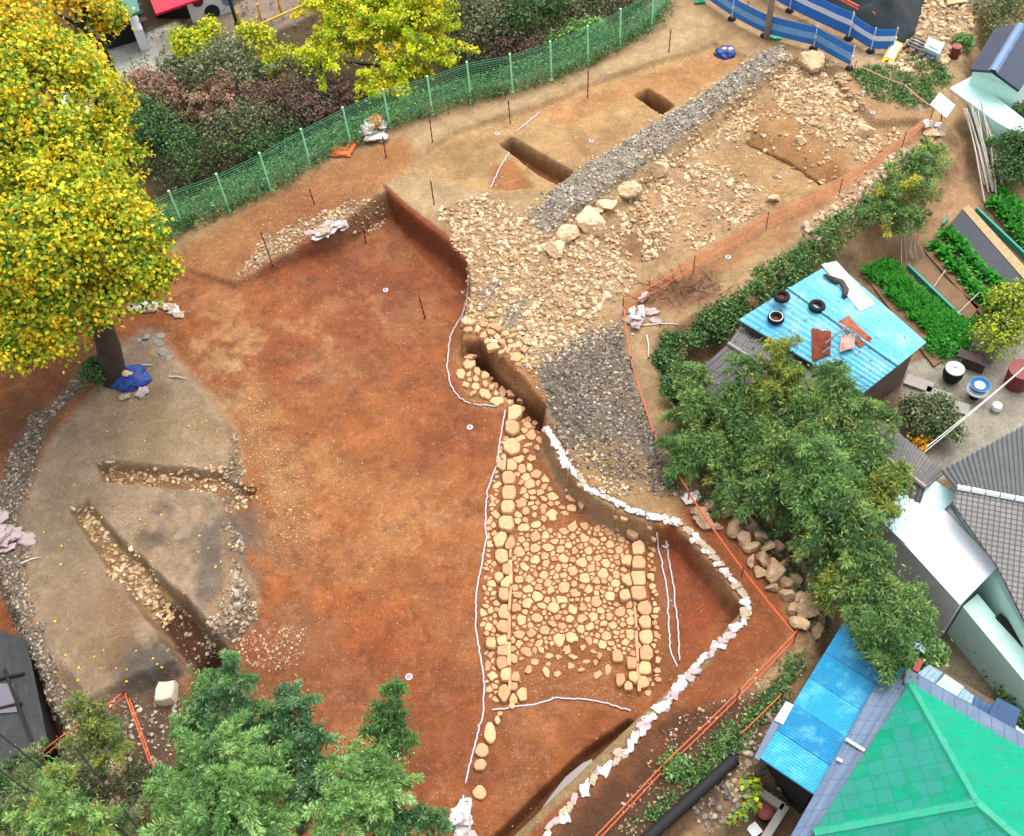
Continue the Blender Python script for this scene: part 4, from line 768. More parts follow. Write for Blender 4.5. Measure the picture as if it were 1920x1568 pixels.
m = MB(); p, q = W3((1569, 1423), z0+.1), W3((1579, 1428), z0+.1); m.tube([p, q], .05, 8); o = m.build('white_pipe', WHITEP, None, origin=p); tag(o, 'short white stub on the blue eave below the longer pipe', 'pipe')
# rear lean-to sheets, each a lifted panel
PB = uvmat('pale_blue_sheet', lin(178, 208, 224, .75), lines_u=.16, lw=.03, lcol=lin(140, 176, 204), rough=.5); MBL = uvmat('mid_blue_sheet', lin(84, 122, 164, .48), lines_u=.16, lines_v=.2, lw=.03, lcol=lin(62, 94, 146), rough=.5, patch=.3, pcol=lin(120, 156, 196)); WB_ = uvmat('pale_aqua_sheet', lin(196, 224, 232, .8), lines_u=.2, lw=.02, lcol=lin(170, 200, 216), rough=.5, var=.08)
rl = empty('rear_lean_to', W(1840, 1330, VG), 'row of mismatched blue corrugated sheets behind the green roofed house', 'lean-to')
def q4(pxs, z, mat, nm, par, nw=8):
    P = [W3(q, zz) for q, zz in zip(pxs, z)]; return corr(P[0], P[1], P[2], P[3], nw, .015, seg=4).build(nm, mat, par)
ze = .9
q4([(1720, 1262), (1750, 1286), (1768, 1262), (1742, 1246)], [ze]*4, PB, 'roof_sheet', rl); q4([(1750, 1287), (1788, 1314), (1808, 1288), (1772, 1264)], [ze+.06]*4, WB_, 'roof_sheet', rl)
q4([(1788, 1313), (1820, 1334), (1828, 1306), (1804, 1288)], [ze]*4, PB, 'roof_sheet', rl); q4([(1820, 1336), (1868, 1366), (1880, 1336), (1828, 1304)], [ze+.05]*4, MBL, 'roof_sheet', rl)
q4([(1846, 1352), (1892, 1400), (1914, 1330), (1870, 1308)], [ze+.14, ze+.14, ze+.16, ze+.16], MBL, 'roof_sheet', rl); q4([(1895, 1400), (1960, 1440), (1960, 1400), (1905, 1360)], [ze]*4, WB_, 'roof_sheet', rl, 6)
m = MB(); walls(m, [W3(q, .6) for q in ((1722, 1264), (1900, 1398), (1908, 1345), (1745, 1250))], .78, VG-.3, .1); m.build('wall', BLOCK, rl)
q = [W3(a, .3) for a in ((1705, 1205), (1732, 1225), (1748, 1200), (1714, 1183))]; o = corr(*q, 6, .012).build('small_roof', WB_, None, origin=W(1725, 1205, VG)); m = MB(); tag(o, 'small pale blue roof sheet under the end of the bamboo', 'roof sheet')
q = [W3(a, 1.2) for a in ((1711, 1255), (1722, 1262), (1732, 1238), (1720, 1232))]; o = corr(*q, 0, 0, th=.25).build('red_tank', pmat('red_paint', lin(186, 74, 62), .6, .2), None, origin=q[0]); tag(o, 'red brown metal box wedged between blue roof sheets', 'box')
# mint house with navy roof
NAVY = uvmat('navy_metal', lin(48, 60, 86), lines_u=.5, lw=.012, lcol=lin(30, 38, 58), rough=.45, var=.1); SKYR = pmat('pale_blue_ridge', lin(124, 152, 190), .5, .1)
zE, zD = .9, 1.5
mh = empty('navy_roof_house', W(1860, 200, -.6), 'mint walled house with a navy gabled roof and pale blue ridge', 'house')
La, Lf, Ra, Rf, Sa, Sf = W3((1819, 130), zE), W3((1866, 52), zE), W3((1862, 133), zD), W3((1915, 45), zD), W3((1912, 170), zE), W3((1975, 75), zE)
corr(La, Lf, Rf, Ra, 0, 0, th=.12).build('roof_slope', NAVY, mh); corr(Sa, Sf, Rf, Ra, 0, 0, th=.12).build('roof_slope', NAVY, mh); strip3(Ra, Rf, .2, .05, 'ridge_cap', SKYR, mh)
m = MB(); walls(m, [La, Lf, Sf, Sa], zE-.15, -1.7, .2); m.build('wall', PLASTER, mh)
iw = (Rf-Ra)/np.linalg.norm(Rf-Ra); V = np.array([La, Ra, Sa])+iw*.18-[0, 0, .14]; m = MB(); m.add(np.r_[V, V+iw*.2], [(0, 1, 2), (3, 5, 4), (0, 3, 4, 1), (1, 4, 5, 2), (2, 5, 3, 0)]); m.build('gable_wall', PLASTER, mh)
ml = empty('mint_wall', W(1850, 240, -1.2), 'long mint rendered wall in front of the navy roofed house', 'wall')
m = MB(); m.prism([W3(q, .2)[:2] for q in ((1782, 162), (1822, 140), (1960, 250), (1960, 275), (1870, 225))], -1.8, .1); m.build('body', PLASTER, ml)
m = MB(); m.prism([W3(q, -.2)[:2] for q in ((1800, 178), (1960, 285), (1960, 300), (1795, 186))], -1.8, -.25); m.build('base_course', PLASTER, ml)
# dark shed at the lower left edge
DS = uvmat('dark_panels', lin(44, 48, 48, .5), lines_u=.9, lines_v=1.4, lw=.06, lcol=lin(30, 32, 34), rough=.5, patch=.5, pcol=lin(70, 78, 72, .5), pscale=.8)
dk = empty('dark_greenhouse', W(0, 1320, -1.8), 'dark panelled greenhouse roof cut by the left edge', 'greenhouse')
q = [W3(a, -.6) for a in ((-120, 1480), (90, 1392), (50, 1200), (-160, 1120))]; corr(*q, 0, 0, th=.08).build('roof_sheet', DS, dk)
q2 = [W3(a, -.55) for a in ((-100, 1345), (32, 1335), (24, 1282), (-100, 1280))]; corr(*q2, 0, 0, th=.03).build('grey_sheet', pmat('grey_violet_sheet', lin(124, 120, 130), .5, .1), dk)
m = MB(); walls(m, q, -.7, -2.6, .1); m.build('wall', DARK, dk)
m = MB()
for a, b in (((8, 1255), (62, 1398)), ((-30, 1335), (40, 1318)), ((-80, 1290), (45, 1262))): m.tube([W3(a, -.55), W3(b, -.52)], .05, 6)
m.build('frame_bar', DARK, dk)
# street corner buildings at the top left
GL = -2.6
st = empty('street_shop', W(320, 20, GL), 'white street shop with round dark plates on its wall and a red awning', 'shop')
fr = WHITEP; 
def wallseg(a, b, z0_, z1_, th, mat, nm, par):
    A_, B2 = W3(a, z0_), W3(b, z0_); d = (B2-A_)[:2]; d /= np.linalg.norm(d); n = np.array([-d[1], d[0]])*th
    m = MB(); m.prism([A_[:2], B2[:2], B2[:2]+n, A_[:2]+n], z0_, z1_); return m.build(nm, mat, par), A_, B2
_, A_, B2 = wallseg((362, 44), (440, 22), GL, GL+1.9, .25, WHITEP, 'front_wall', st)
d = (B2-A_)/np.linalg.norm(B2-A_); nrm = np.array([d[1], -d[0], 0])
DISC = [pmat('dark_disc', lin(48, 44, 56), .6), pmat('brown_disc', lin(110, 60, 66), .6), pmat('blue_disc', lin(140, 150, 196), .6)]
for k, (u, h, r) in enumerate([(.25, 1.15, .3), (.78, 1.5, .3), (.92, .8, .32), (.5, .35, .42)]):
    c = A_+(B2-A_)*u+[0, 0, h]; th = np.arange(18)*2*math.pi/18; V = np.array([c+nrm*.02+d*math.cos(t)*r+np.array([0, 0, 1])*math.sin(t)*r for t in th]); m = MB(); m.add(np.r_[V, V+nrm*.05], [tuple(range(18)), tuple(range(35, 17, -1))]+[(i, (i+1) % 18, 18+(i+1) % 18, 18+i) for i in range(18)]); m.build('round_plate', DISC[[1, 0, 2, 0][k]], st)
_, A_, B2 = wallseg((258, 30), (282, 92), GL, GL+1.2, -.5, WHITEP, 'side_wall', st)
for k in range(4):
    c = A_+(B2-A_)*(k+.5)/4.6+[.2, 0, 1.22]; m = MB(); m.lathe(c, [(.22, 0), (.22, .06), (.12, .05)], 16); m.build('round_plate', DISC[k % 2], st)
q = [W3(a, GL+2.6) for a in ((292, 26), (372, -2), (372, -50), (270, -30))]; corr(*q, 0, 0, th=.12).build('awning', pmat('red_awning', lin(226, 34, 60, .75), .6, .1), st)
q = [W3(a, GL+.8) for a in ((285, 10), (350, 10), (400, -80), (250, -80))]; m = MB(); m.prism([p[:2] for p in q], GL, GL+1.9); m.build('interior_shade_block', DARK, st)  # solid dark block stands in for the shaded inside of the shop
gr = empty('garage', W(230, 50, GL), 'open fronted garage with a dark inside behind the yellow tree', 'garage')
q = [W3(a, GL+2.4) for a in ((170, 60), (262, 20), (240, -60), (120, -30))]; corr(*q, 0, 0, th=.15).build('roof_slab', pmat('teal_roof', lin(86, 150, 140), .7, .2), gr)
m = MB(); m.prism([W3(a, GL)[:2] for a in ((205, 92), (275, 72), (262, 20), (180, 30))], GL, GL+.9); m.build('inside_shade_box', DARK, gr)  # dark box stands in for the shade inside the open garage
YP = pmat('yellow_paint', lin(236, 186, 40, .75), .5, .15)
rl_ = empty('yellow_railing', W(510, 40, GL), 'yellow three bar railing along the street behind the lime tree', 'railing')
for k in range(3):
    m = MB(); p, q = W3((455, 62-2), GL+.35+.35*k), W3((600, -4), GL+.35+.35*k); m.tube([p, q], .055, 8); m.build('rail', YP, rl_)
for u in (0, .25, .5, .75, 1):
    p = W3((455, 60), GL)*(1-u)+W3((600, -4), GL)*u; m = MB(); m.tube([[p[0], p[1], GL-.1], [p[0], p[1], GL+1.15]], .06, 8); m.build('post', YP, rl_)
POLE = pmat('dark_pole', lin(70, 66, 62), .8, .3)
for a, b, h, lb in [((230, 175), .12, 3.2, 'dark utility post at the street corner beside the yellow tree'), ((445, 48), .09, 2.2, 'thin dark post between the shop and the yellow railing')]:
    P = W3(a, GL); m = MB(); m.tube([P, P+[0, 0, h]], [b*1.1, b], 10); m.tube([P+[0, 0, h-.02], P+[0, 0, h+.06]], b*1.5, 10); m.tube([P, P+[0, 0, .15]], b*1.6, 10); o = m.build('street_post', POLE, None, origin=P); tag(o, lb, 'post')
P = G(1437, 72); m = MB(); m.tube([P-[0, 0, .3], P+[0, 0, 4], P+[.03, 0, 9]], [.15, .14, .12], 12); o = m.build('utility_pole', CONC, None, origin=P, smooth=True); tag(o, 'weathered grey utility pole standing in front of the blue barriers', 'pole')
# ------------------------------------------------------------------ vegetation
def lmat(name, rough=.55, trans=.35):
    m = N(name); at = m.n('ShaderNodeAttribute', attribute_name='Col').outputs['Color']; m.base(at)
    m.b.inputs['Roughness'].default_value = rough; m.b.inputs['Specular IOR Level'].default_value = .25
    t = m.n('ShaderNodeBsdfTranslucent'); m.l(at, t.inputs['Color']); mx = m.n('ShaderNodeMixShader'); mx.inputs[0].default_value = trans
    out = [x for x in m.t.nodes if x.type == 'OUTPUT_MATERIAL'][0]; m.l(m.b.outputs[0], mx.inputs[1]); m.l(t.outputs[0], mx.inputs[2]); m.l(mx.outputs[0], out.inputs['Surface']); return m.m
LEAF = lmat('leaf'); BARK = pmat('bark', lin(112, 98, 84), .95, .4, 6, .01, 20); TWIG = pmat('twig', lin(128, 108, 92), .95, .3, 8, 0)
CULM = pmat('bamboo_culm', lin(120, 134, 70), .6, .25, 6, 0)
def unit(v): return v/(np.linalg.norm(v, axis=-1, keepdims=True)+1e-9)
def leafquads(P, D, Nn, L, Wd, cols, fold=.15):
    """one small folded leaf at every point P, pointing along D"""
    D = unit(D); S_ = unit(np.cross(D, Nn)); U = np.cross(S_, D); L = np.broadcast_to(L, len(P))[:, None]; Wd = np.broadcast_to(Wd, len(P))[:, None]
    V = np.stack([P, P+D*L*.45+S_*Wd*.5+U*Wd*fold, P+D*L-U*L*.12, P+D*L*.45-S_*Wd*.5+U*Wd*fold], 1).reshape(-1, 3)
    F = np.arange(len(P)*4).reshape(-1, 4); return V, F, np.repeat(cols, 4, 0)
def palcols(pal, n, r, clump=None):
    c = np.array([lin(*p[:3], .92) for p in pal]); w = np.array([p[3] if len(p) > 3 else 1. for p in pal]); w = w/w.sum()
    i = r.choice(len(pal), n, p=w)
    if clump is not None: i = np.where(r.random(n) < .6, clump, i)
    return c[i]*r.uniform(.7, 1.25, (n, 1))
def blobs3(lst):
    """(px, py, radius in px, z[, vertical stretch]) -> world ellipsoids"""
    out = []
    for b in lst: P = W(b[0], b[1], b[3]); r = b[2]*mpp(P); out.append((P, r, b[4] if len(b) > 4 else .9))
    return out
def broad(blobs, ncl, per, L, Wd, pal, r, spread=.28, shell=.55, up=.5, cut=.27, csc=.8):
    """crown of leaf clumps: clumps sit toward the outside of every blob, uneven, with gaps"""
    vol = np.array([b[1]**2 for b in blobs]); k = r.choice(len(blobs), ncl, p=vol/vol.sum()); n = unit(r.normal(size=(ncl, 3)))
    n[:, 2] = np.where(n[:, 2] < -.35, -n[:, 2], n[:, 2]); rr = shell+(1.06-shell)*r.random(ncl)**.6
    cen = np.array([blobs[i][0] for i in k]); R = np.array([blobs[i][1] for i in k]); vz = np.array([blobs[i][2] for i in k])
    C = cen+n*(R*rr)[:, None]*np.c_[np.ones(ncl), np.ones(ncl), vz]
    ok = vnoise(C[:, 0]+C[:, 2]*.7, C[:, 1]-C[:, 2]*.4, csc, 13)+r.normal(size=ncl)*.15 > cut; C = C[ok]; n = n[ok]; m = len(C)
    csel = np.repeat(r.choice(len(pal), m, p=np.array([p[3] if len(p) > 3 else 1. for p in pal])/sum(p[3] if len(p) > 3 else 1. for p in pal)), per)
    P = np.repeat(C, per, 0)+r.normal(size=(m*per, 3))*spread*np.array([1, 1, .7]); nn = unit(np.repeat(n, per, 0)*.6+r.normal(size=(m*per, 3))*.6+[0, 0, up]); D = r.normal(size=(m*per, 3)); D -= (D*nn).sum(1, keepdims=True)*nn
    return leafquads(P, D-[0, 0, .15], nn, L*r.uniform(.7, 1.3, m*per), Wd*r.uniform(.7, 1.3, m*per), palcols(pal, m*per, r, csel))
def plumes(blobs, npl, per, L, Wd, pal, r, droop=.5, ln=.75, tip=None, lean=.5):
    """feathery crowns: arching shoots from inside each blob carrying narrow leaves along them"""
    vol = np.array([b[1]**2 for b in blobs]); k = r.choice(len(blobs), npl, p=vol/vol.sum()); n = unit(r.normal(size=(npl, 3))+[0, 0, .35]); n[:, 2] = np.where(n[:, 2] < -.3, -n[:, 2], n[:, 2])
    cen = np.array([blobs[i][0] for i in k]); R = np.array([blobs[i][1] for i in k]); vz = np.array([blobs[i][2] for i in k]); sc_ = np.c_[np.ones(npl), np.ones(npl), vz]
    S0 = cen+n*(R*r.uniform(.15, .6, npl))[:, None]*sc_; Ln = R*ln*r.uniform(.5, 1.15, npl)*.7
    t = np.tile(np.linspace(.1, 1, per), npl)+r.normal(size=npl*per)*.03; q = lambda a: np.repeat(a, per, 0)
    P = q(S0)+q(n*sc_)*(q(Ln)*t)[:, None]; P[:, 2] -= droop*q(Ln)*t*t; T = q(n); T[:, 2] -= 2*droop*t
    P += r.normal(size=P.shape)*.05*(1+q(R)[:, None]*.4); D = unit(unit(T)*.8+r.normal(size=P.shape)*.55-[0, 0, .2]); nn = unit(r.normal(size=P.shape)*.6+[0, 0, .7])
    pw = np.array([p[3] if len(p) > 3 else 1. for p in pal]); csel = q(r.choice(len(pal), npl, p=pw/pw.sum()))
    return leafquads(P, D, nn, L*r.uniform(.7, 1.3, len(P)), Wd*r.uniform(.7, 1.3, len(P)), palcols(pal, len(P), r, csel))
def sprays(blobs, dens, L, Wd, pal, r, droop=.25, width=.26, nl=150, lo=-.25, tipc=1.15):
    """ragged crowns: every blob throws out separate tapering sprays of narrow leaves, with gaps between them"""
    Ps, Ds, Cs = [], [], []; pw = np.array([p[3] if len(p) > 3 else 1. for p in pal]); pw = pw/pw.sum(); pc = np.array([lin(*p[:3], 1.0) for p in pal])
    for c, R, vz in blobs:
        ns = int(max(7, dens*R**1.6))
        for _ in range(ns):
            n = unit(r.normal(size=3)+[0, 0, .25]); n[2] = abs(n[2])*.9 if n[2] < lo else n[2]; Ln = R*r.uniform(.55, 1.25); a = c+n*R*r.uniform(.0, .35)*[1, 1, vz]; k = int(nl*r.uniform(.6, 1.2)*max(.5, Ln)); t = r.random(k)**.75
            u = unit(np.cross(n, r.normal(size=3))); v = np.cross(n, u); th = r.uniform(0, 6.28, k); w = min(R, 1.3)*width*(1.05-t*.8)*r.random(k)**.6; rad = np.cos(th)[:, None]*u+np.sin(th)[:, None]*v
            P = a+(n*[1, 1, vz])*(Ln*t)[:, None]+rad*w[:, None]; P[:, 2] -= droop*Ln*t**2; D = n*.7+rad*.75+r.normal(size=(k, 3))*.3-[0, 0, .25]+np.c_[np.zeros((k, 2)), -droop*t]
            i = r.choice(len(pal), p=pw); ii = np.where(r.random(k) < .65, i, r.choice(len(pal), k, p=pw)); Ps.append(P); Ds.append(D); Cs.append(pc[ii]*(r.uniform(.7, 1.15, (k, 1))*(1+(tipc-1)*t[:, None]*1.6))*r.uniform(.85, 1.12))
    P = np.concatenate(Ps); D = np.concatenate(Ds); n_ = len(P)
    return leafquads(P, D, unit(r.normal(size=P.shape)*.5+[0, 0, .9]), L*r.uniform(.7, 1.3, n_), Wd*r.uniform(.7, 1.3, n_), np.concatenate(Cs))
def merge(*parts):
    Vs, Fs, Cs, o = [], [], [], 0
    for V, F, C in parts: Vs.append(V); Fs.append(F+o); Cs.append(C); o += len(V)
    return np.concatenate(Vs), np.concatenate(Fs), np.concatenate(Cs)
def limbs(mb, base, targets, r0, r, bend=.25, n=6):
    """tapered limbs from the trunk top out to every blob"""
    for T in targets:
        m_ = (base+T)/2+r.normal(size=3)*np.linalg.norm(T-base)*bend*.4; s = np.linspace(0, 1, 7)[:, None]; P = base*(1-s)**2+2*m_*s*(1-s)+T*s*s
        mb.tube(P, np.linspace(r0, r0*.18, 7), n)
def tree(name, label, cat, base, blobs, crownfn, r0=.12, group=None, split=.45, bark=None, seed=1, limb_r=None, nl=None):
    r = np.random.default_rng(seed); base = np.asarray(base, float); t = empty(name, base, label, cat, group); bl = blobs
    top = np.mean([b[0] for b in bl], 0); f = base+(top-base)*split; m = MB(); s = np.linspace(0, 1, 6)[:, None]; P = base+(f-base)*s+np.sin(s*5)*[.08, -.05, 0]*r0*4; P[0, 2] -= .3
    m.tube(P, np.linspace(r0*1.25, r0*.8, 6), 10); tg = [b[0]+np.array([0, 0, b[1]*.3]) for b in (bl if nl is None else bl[:nl])]; limbs(m, P[-1], tg, limb_r or r0*.6, r)
    for b in bl[:nl]:
        limbs(m, b[0]-np.array([0, 0, b[1]*.2]), [b[0]+unit(r.normal(size=3)+[0, 0, .4])*b[1]*.8 for _ in range(4)], (limb_r or r0*.6)*.4, r, n=4)
    m.build('trunk', bark or BARK, t, smooth=True); V, F, C = crownfn(bl, r); mesh_np('crown', V, F, LEAF, t, col=C); return t
YEL = [(232, 210, 40, 3), (210, 204, 48, 2.6), (244, 200, 36, 1.1), (160, 184, 48, 3), (116, 158, 50, 2.4), (190, 198, 52, 2.4), (236, 168, 40, .4), (76, 118, 40, 1.4)]
LIME = [(196, 206, 40, 3), (160, 182, 36, 2), (222, 214, 60, 2), (126, 154, 40, 1.4), (232, 200, 50, .8)]
BAM = [(100, 136, 72, 3), (78, 112, 62, 2.6), (122, 154, 84, 2.4), (146, 166, 88, 1.2), (60, 90, 54, 1.6), (168, 166, 82, .4)]
BAMY = [(140, 150, 66, 2), (164, 164, 72, 1.4), (112, 140, 62, 2), (80, 112, 54, 1.5)]
CON = [(112, 154, 82, 3), (88, 130, 70, 2.6), (140, 178, 102, 2.2), (66, 106, 58, 1.6), (162, 194, 122, 1.0)]
CONB = [(104, 146, 100, 2), (76, 118, 76, 2.4), (142, 176, 128, 1.4), (56, 94, 60, 1.6)]
LGR = [(118, 156, 84, 3), (138, 176, 100, 2), (94, 134, 74, 2), (162, 196, 126, 1), (74, 112, 62, 1.4)]
OLV = [(112, 122, 82, 3), (138, 142, 102, 2), (90, 104, 66, 2), (162, 166, 128, 1.4), (72, 84, 56, 1.5)]
RED = [(160, 128, 104, 2), (178, 128, 110, 1.6), (134, 114, 88, 2), (190, 150, 124, 1), (108, 106, 72, 1.4)]
DKG = [(70, 106, 56, 3), (90, 126, 66, 2), (56, 86, 48, 2), (116, 144, 84, 1)]
PUR = [(128, 98, 94, 2), (156, 108, 106, 1.2), (112, 100, 82, 2), (96, 100, 66, 1.8)]
YEG = [(240, 204, 40, 4), (232, 186, 40, 2.4), (214, 200, 56, 2.4), (238, 160, 44, 1), (170, 180, 52, 1.6), (120, 150, 50, 1)]
# the big yellowing tree
YB = [(60, 60, 125, 9.4), (150, 40, 62, 9.6), (70, 220, 165, 9.0), (150, 150, 52, 9), (160, 320, 105, 8.4), (205, 430, 95, 7.6), (100, 440, 160, 7.6), (258, 490, 62, 6.8), (205, 560, 58, 6.2), (90, 580, 105, 6.0), (20, 640, 75, 5.6), (-70, 350, 190, 8), (-90, 120, 190, 9.4), (235, 300, 40, 8.2), (165, 92, 34, 9.3), (200, 30, 34, 9.3), (275, 545, 34, 6), (300, 510, 26, 6.4), (208, 235, 36, 8.6)]
tree('yellow_tree', 'huge tree with yellow green autumn leaves filling the upper left', 'tree', W(208, 705, 0), blobs3(YB), lambda b, r: merge(broad(b[:2]+b[3:4]+b[12:13], 2600, 16, .15, .12, YEG, r, .17, .6, .5, .42, 1.3), broad(b[2:3]+b[4:12]+b[13:], 7200, 16, .15, .12, YEL, r, .17, .6, .5, .42, 1.3)), .4, seed=3, split=.4, bark=pmat('dark_bark', lin(84, 70, 60), .95, .4, 5, .02, 14))
tree('lime_tree', 'bright lime yellow tree standing just outside the green fence', 'tree', W(745, 150, -2.4), blobs3([(700, 40, 75, .8), (775, 70, 85, .6), (640, 60, 62, .6), (600, 120, 48, .2), (740, 140, 60, 0), (820, 110, 40, .2), (700, 175, 42, -.4), (780, 10, 75, 1.4), (620, 10, 60, 1), (800, 150, 30, -.2)]), lambda b, r: merge(sprays(b, 11, .19, .1, LIME, r, .1, .2, 110), broad(b, 300, 10, .18, .12, LIME, r, .22)), .16, seed=5)
tree('young_yellow_tree', 'small yellow green tree above the grey concrete pavement', 'tree', W(365, 140, -2.6), blobs3([(365, 95, 36, -.6), (345, 75, 24, -.3), (390, 60, 22, -.2)]), lambda b, r: broad(b, 330, 9, .2, .14, LIME, r, .16), .07, seed=6)
tree('young_yellow_tree', 'sparse yellow tree in front of the yellow railing', 'tree', W(490, 120, -2.6), blobs3([(478, 75, 32, -.5), (535, 112, 28, -.7), (510, 130, 30, -1.2)]), lambda b, r: broad(b, 300, 8, .18, .13, LIME, r, .2), .07, seed=7)
BUSH = [
 ('shrub', 'dark green bush beside the yellow tree at the left end of the fence', (290, 260), [(285, 245, 48, -1), (265, 215, 30, -.8), (330, 270, 36, -1.3)], DKG, 'b'),
 ('shrub', 'olive grey bush below the grey pavement corner', (390, 180), [(385, 145, 50, -1.0), (430, 110, 45, -.7), (330, 140, 34, -1.2), (450, 150, 40, -1)], OLV, 'b'),
 ('shrub', 'brownish dry bush next to the dark street post', (280, 180), [(270, 170, 40, -1.2), (310, 185, 38, -1.2), (240, 180, 26, -1.4)], RED, 'b'),
 ('shrub', 'reddish leaved bush in the middle of the thicket', (430, 220), [(400, 180, 42, -1), (440, 190, 44, -1), (380, 220, 40, -1.3)], RED, 'p'),
 ('shrub', 'thin twiggy bush with bare brown stems above the fence', (470, 280), [(460, 240, 50, -1.2), (420, 260, 44, -1.4), (500, 230, 40, -1.2)], OLV, 't'),
 ('shrub', 'purplish twiggy bush left of the lime tree', (540, 230), [(530, 200, 50, -1), (570, 170, 46, -.8), (500, 190, 34, -1)], PUR, 't'),
 ('shrub', 'dark red bush close behind the fence at its middle left', (590, 240), [(590, 210, 40, -1.2), (630, 190, 36, -1.2)], PUR, 'b'),
 ('shrub', 'dull green bush below the sparse yellow tree', (520, 160), [(500, 140, 40, -1), (560, 130, 42, -.9)], OLV, 'p'),
 ('shrub', 'dark bush at the foot of the fence near the yellow tree', (380, 330), [(370, 300, 44, -1.5), (330, 330, 40, -1.6), (420, 300, 36, -1.5)], DKG, 't'),
 ('shrub', 'bramble thicket under the fence left of the sandbags', (500, 290), [(490, 280, 36, -1.5), (545, 255, 34, -1.5)], DKG, 't'),
 ('shrub', 'grey green bush right of the lime tree', (900, 90), [(890, 60, 46, -.6), (930, 40, 44, -.4), (870, 20, 40, -.2), (880, 100, 30, -1.2)], OLV, 'b'),
 ('shrub', 'large dark green bush along the top edge behind the fence', (1000, 60), [(990, 30, 50, -.3), (1030, 10, 46, 0), (960, 60, 36, -.8)], DKG, 'b'),
 ('shrub', 'olive bush with bare stems behind the right part of the fence', (1080, 40), [(1070, 20, 44, -.4), (1100, 0, 44, 0), (1040, 60, 30, -1)], OLV, 't'),
 ('shrub', 'reddish twiggy bush near the top centre', (960, 110), [(940, 80, 36, -1), (980, 90, 36, -1.2)], PUR, 't'),
 ('shrub', 'dark bush hidden behind the top right end of the fence', (1150, 10), [(1140, 0, 40, -.3), (1180, -20, 40, -.2), (1110, 40, 30, -1)], OLV, 't'),
 ('shrub', 'bright green creeper climbing the fence near its right end', (1080, 90), [(1080, 70, 24, -.6), (1050, 85, 20, -.8), (1110, 60, 20, -.5)], LGR, 'b')]
for i, (nm, lb, bp, bl, pal, st_) in enumerate(BUSH):
    b = W(bp[0], bp[1], -2.5); bb = blobs3(bl)
    fn = {'b': lambda b, r: broad(b, 520, 11, .16, .1, pal, r, .22), 'p': lambda b, r: sprays(b, 12, .16, .07, pal, r, .1, .2, 90), 't': lambda b, r: broad(b, 360, 7, .14, .08, pal, r, .26)}[st_]
    t = tree(nm, lb, 'shrub', b, bb, fn, .05, 'shrubs behind the green fence', seed=30+i, bark=TWIG, split=.25)
    r = np.random.default_rng(300+i); m = MB()
    for c, R, vz in bb:
        for _ in range(60 if st_ == 't' else 18):
            p = c+r.normal(size=3)*R*.25-[0, 0, R*.3]; e = p+unit(r.normal(size=3)+[0, 0, .6])*R*r.uniform(.6, 1.2); q = (p+e)/2+r.normal(size=3)*R*.12; m.tube([p, q, e], [.022, .016, .006], 3, cap=False)
    m.build('twigs', TWIG, [c_ for c_ in t.children if c_.name.startswith('trunk')][0])
# bamboo and other greenery on the right
BAMS = [('bamboo', 'tall yellowish bamboo rising against the lower left edge of the blue tin roof', (1470, 740), [(1462, 660, 34, 3.0, 1.3), (1480, 710, 42, 2.4), (1440, 740, 46, 2)], BAMY),
 ('bamboo', 'bamboo in front of the slate gabled shed', (1400, 800), [(1395, 690, 34, 2.4, 1.2), (1380, 760, 55, 1.6), (1420, 810, 55, 1.4)], BAM),
 ('bamboo', 'dark bamboo at the left side of the clump by the rope', (1330, 830), [(1300, 770, 50, 1), (1290, 850, 50, .8), (1340, 850, 55, 1), (1290, 710, 42, .8)], BAM),
 ('bamboo', 'bamboo leaning over the foot of the blue tin roof', (1560, 800), [(1560, 720, 46, 2.2), (1590, 770, 50, 2), (1530, 770, 56, 2), (1540, 830, 56, 1.7)], BAM),
 ('bamboo', 'bamboo spreading toward the flower bed of the yard', (1610, 860), [(1620, 830, 46, 1.8), (1660, 790, 30, 1.8), (1600, 880, 56, 1.6)], BAM),
 ('bamboo', 'dense dark bamboo in the centre of the clump', (1450, 900), [(1460, 850, 60, 1.7), (1430, 920, 56, 1.2), (1370, 910, 44, .8), (1490, 900, 46, 1.8)], BAM),
 ('bamboo', 'light yellow green bamboo plume in the middle of the clump', (1540, 930), [(1535, 850, 40, 2.8, 1.2), (1555, 900, 52, 2.3), (1510, 920, 50, 2)], LGR[:3]+BAM[:3]),
 ('bamboo', 'bamboo with yellowing tips beside the white annex', (1650, 950), [(1670, 910, 42, 1.9), (1640, 950, 48, 1.6), (1690, 890, 24, 2.0)], BAMY),
 ('bamboo', 'bamboo overhanging the cyan roof edge', (1600, 1010), [(1590, 970, 55, 2), (1610, 1030, 52, 1.6), (1550, 1000, 52, 1.5)], BAM),
 ('bamboo', 'low bamboo by the tumbled brown boulders', (1530, 1050), [(1530, 990, 46, 1.2), (1500, 970, 36, .9), (1565, 1050, 42, .9), (1500, 950, 36, .9)], BAM),
 ('bamboo', 'yellowing bamboo next to the lowest brown boulders', (1560, 1120), [(1550, 1110, 34, .6), (1580, 1080, 40, 1)], BAMY),
 ('bamboo', 'rounded dark bamboo head in front of the white annex wall', (1640, 1130), [(1630, 1080, 55, 1.5), (1660, 1130, 60, 1.4), (1610, 1130, 44, 1.2), (1700, 1130, 46, 1.2)], BAM),
 ('bamboo', 'lowest bamboo head drooping over the bright blue roof', (1660, 1220), [(1650, 1190, 55, 1.8), (1680, 1220, 48, 1.8), (1660, 1245, 34, 1.8), (1710, 1170, 40, 1.4)], DKG+BAM[:3])]
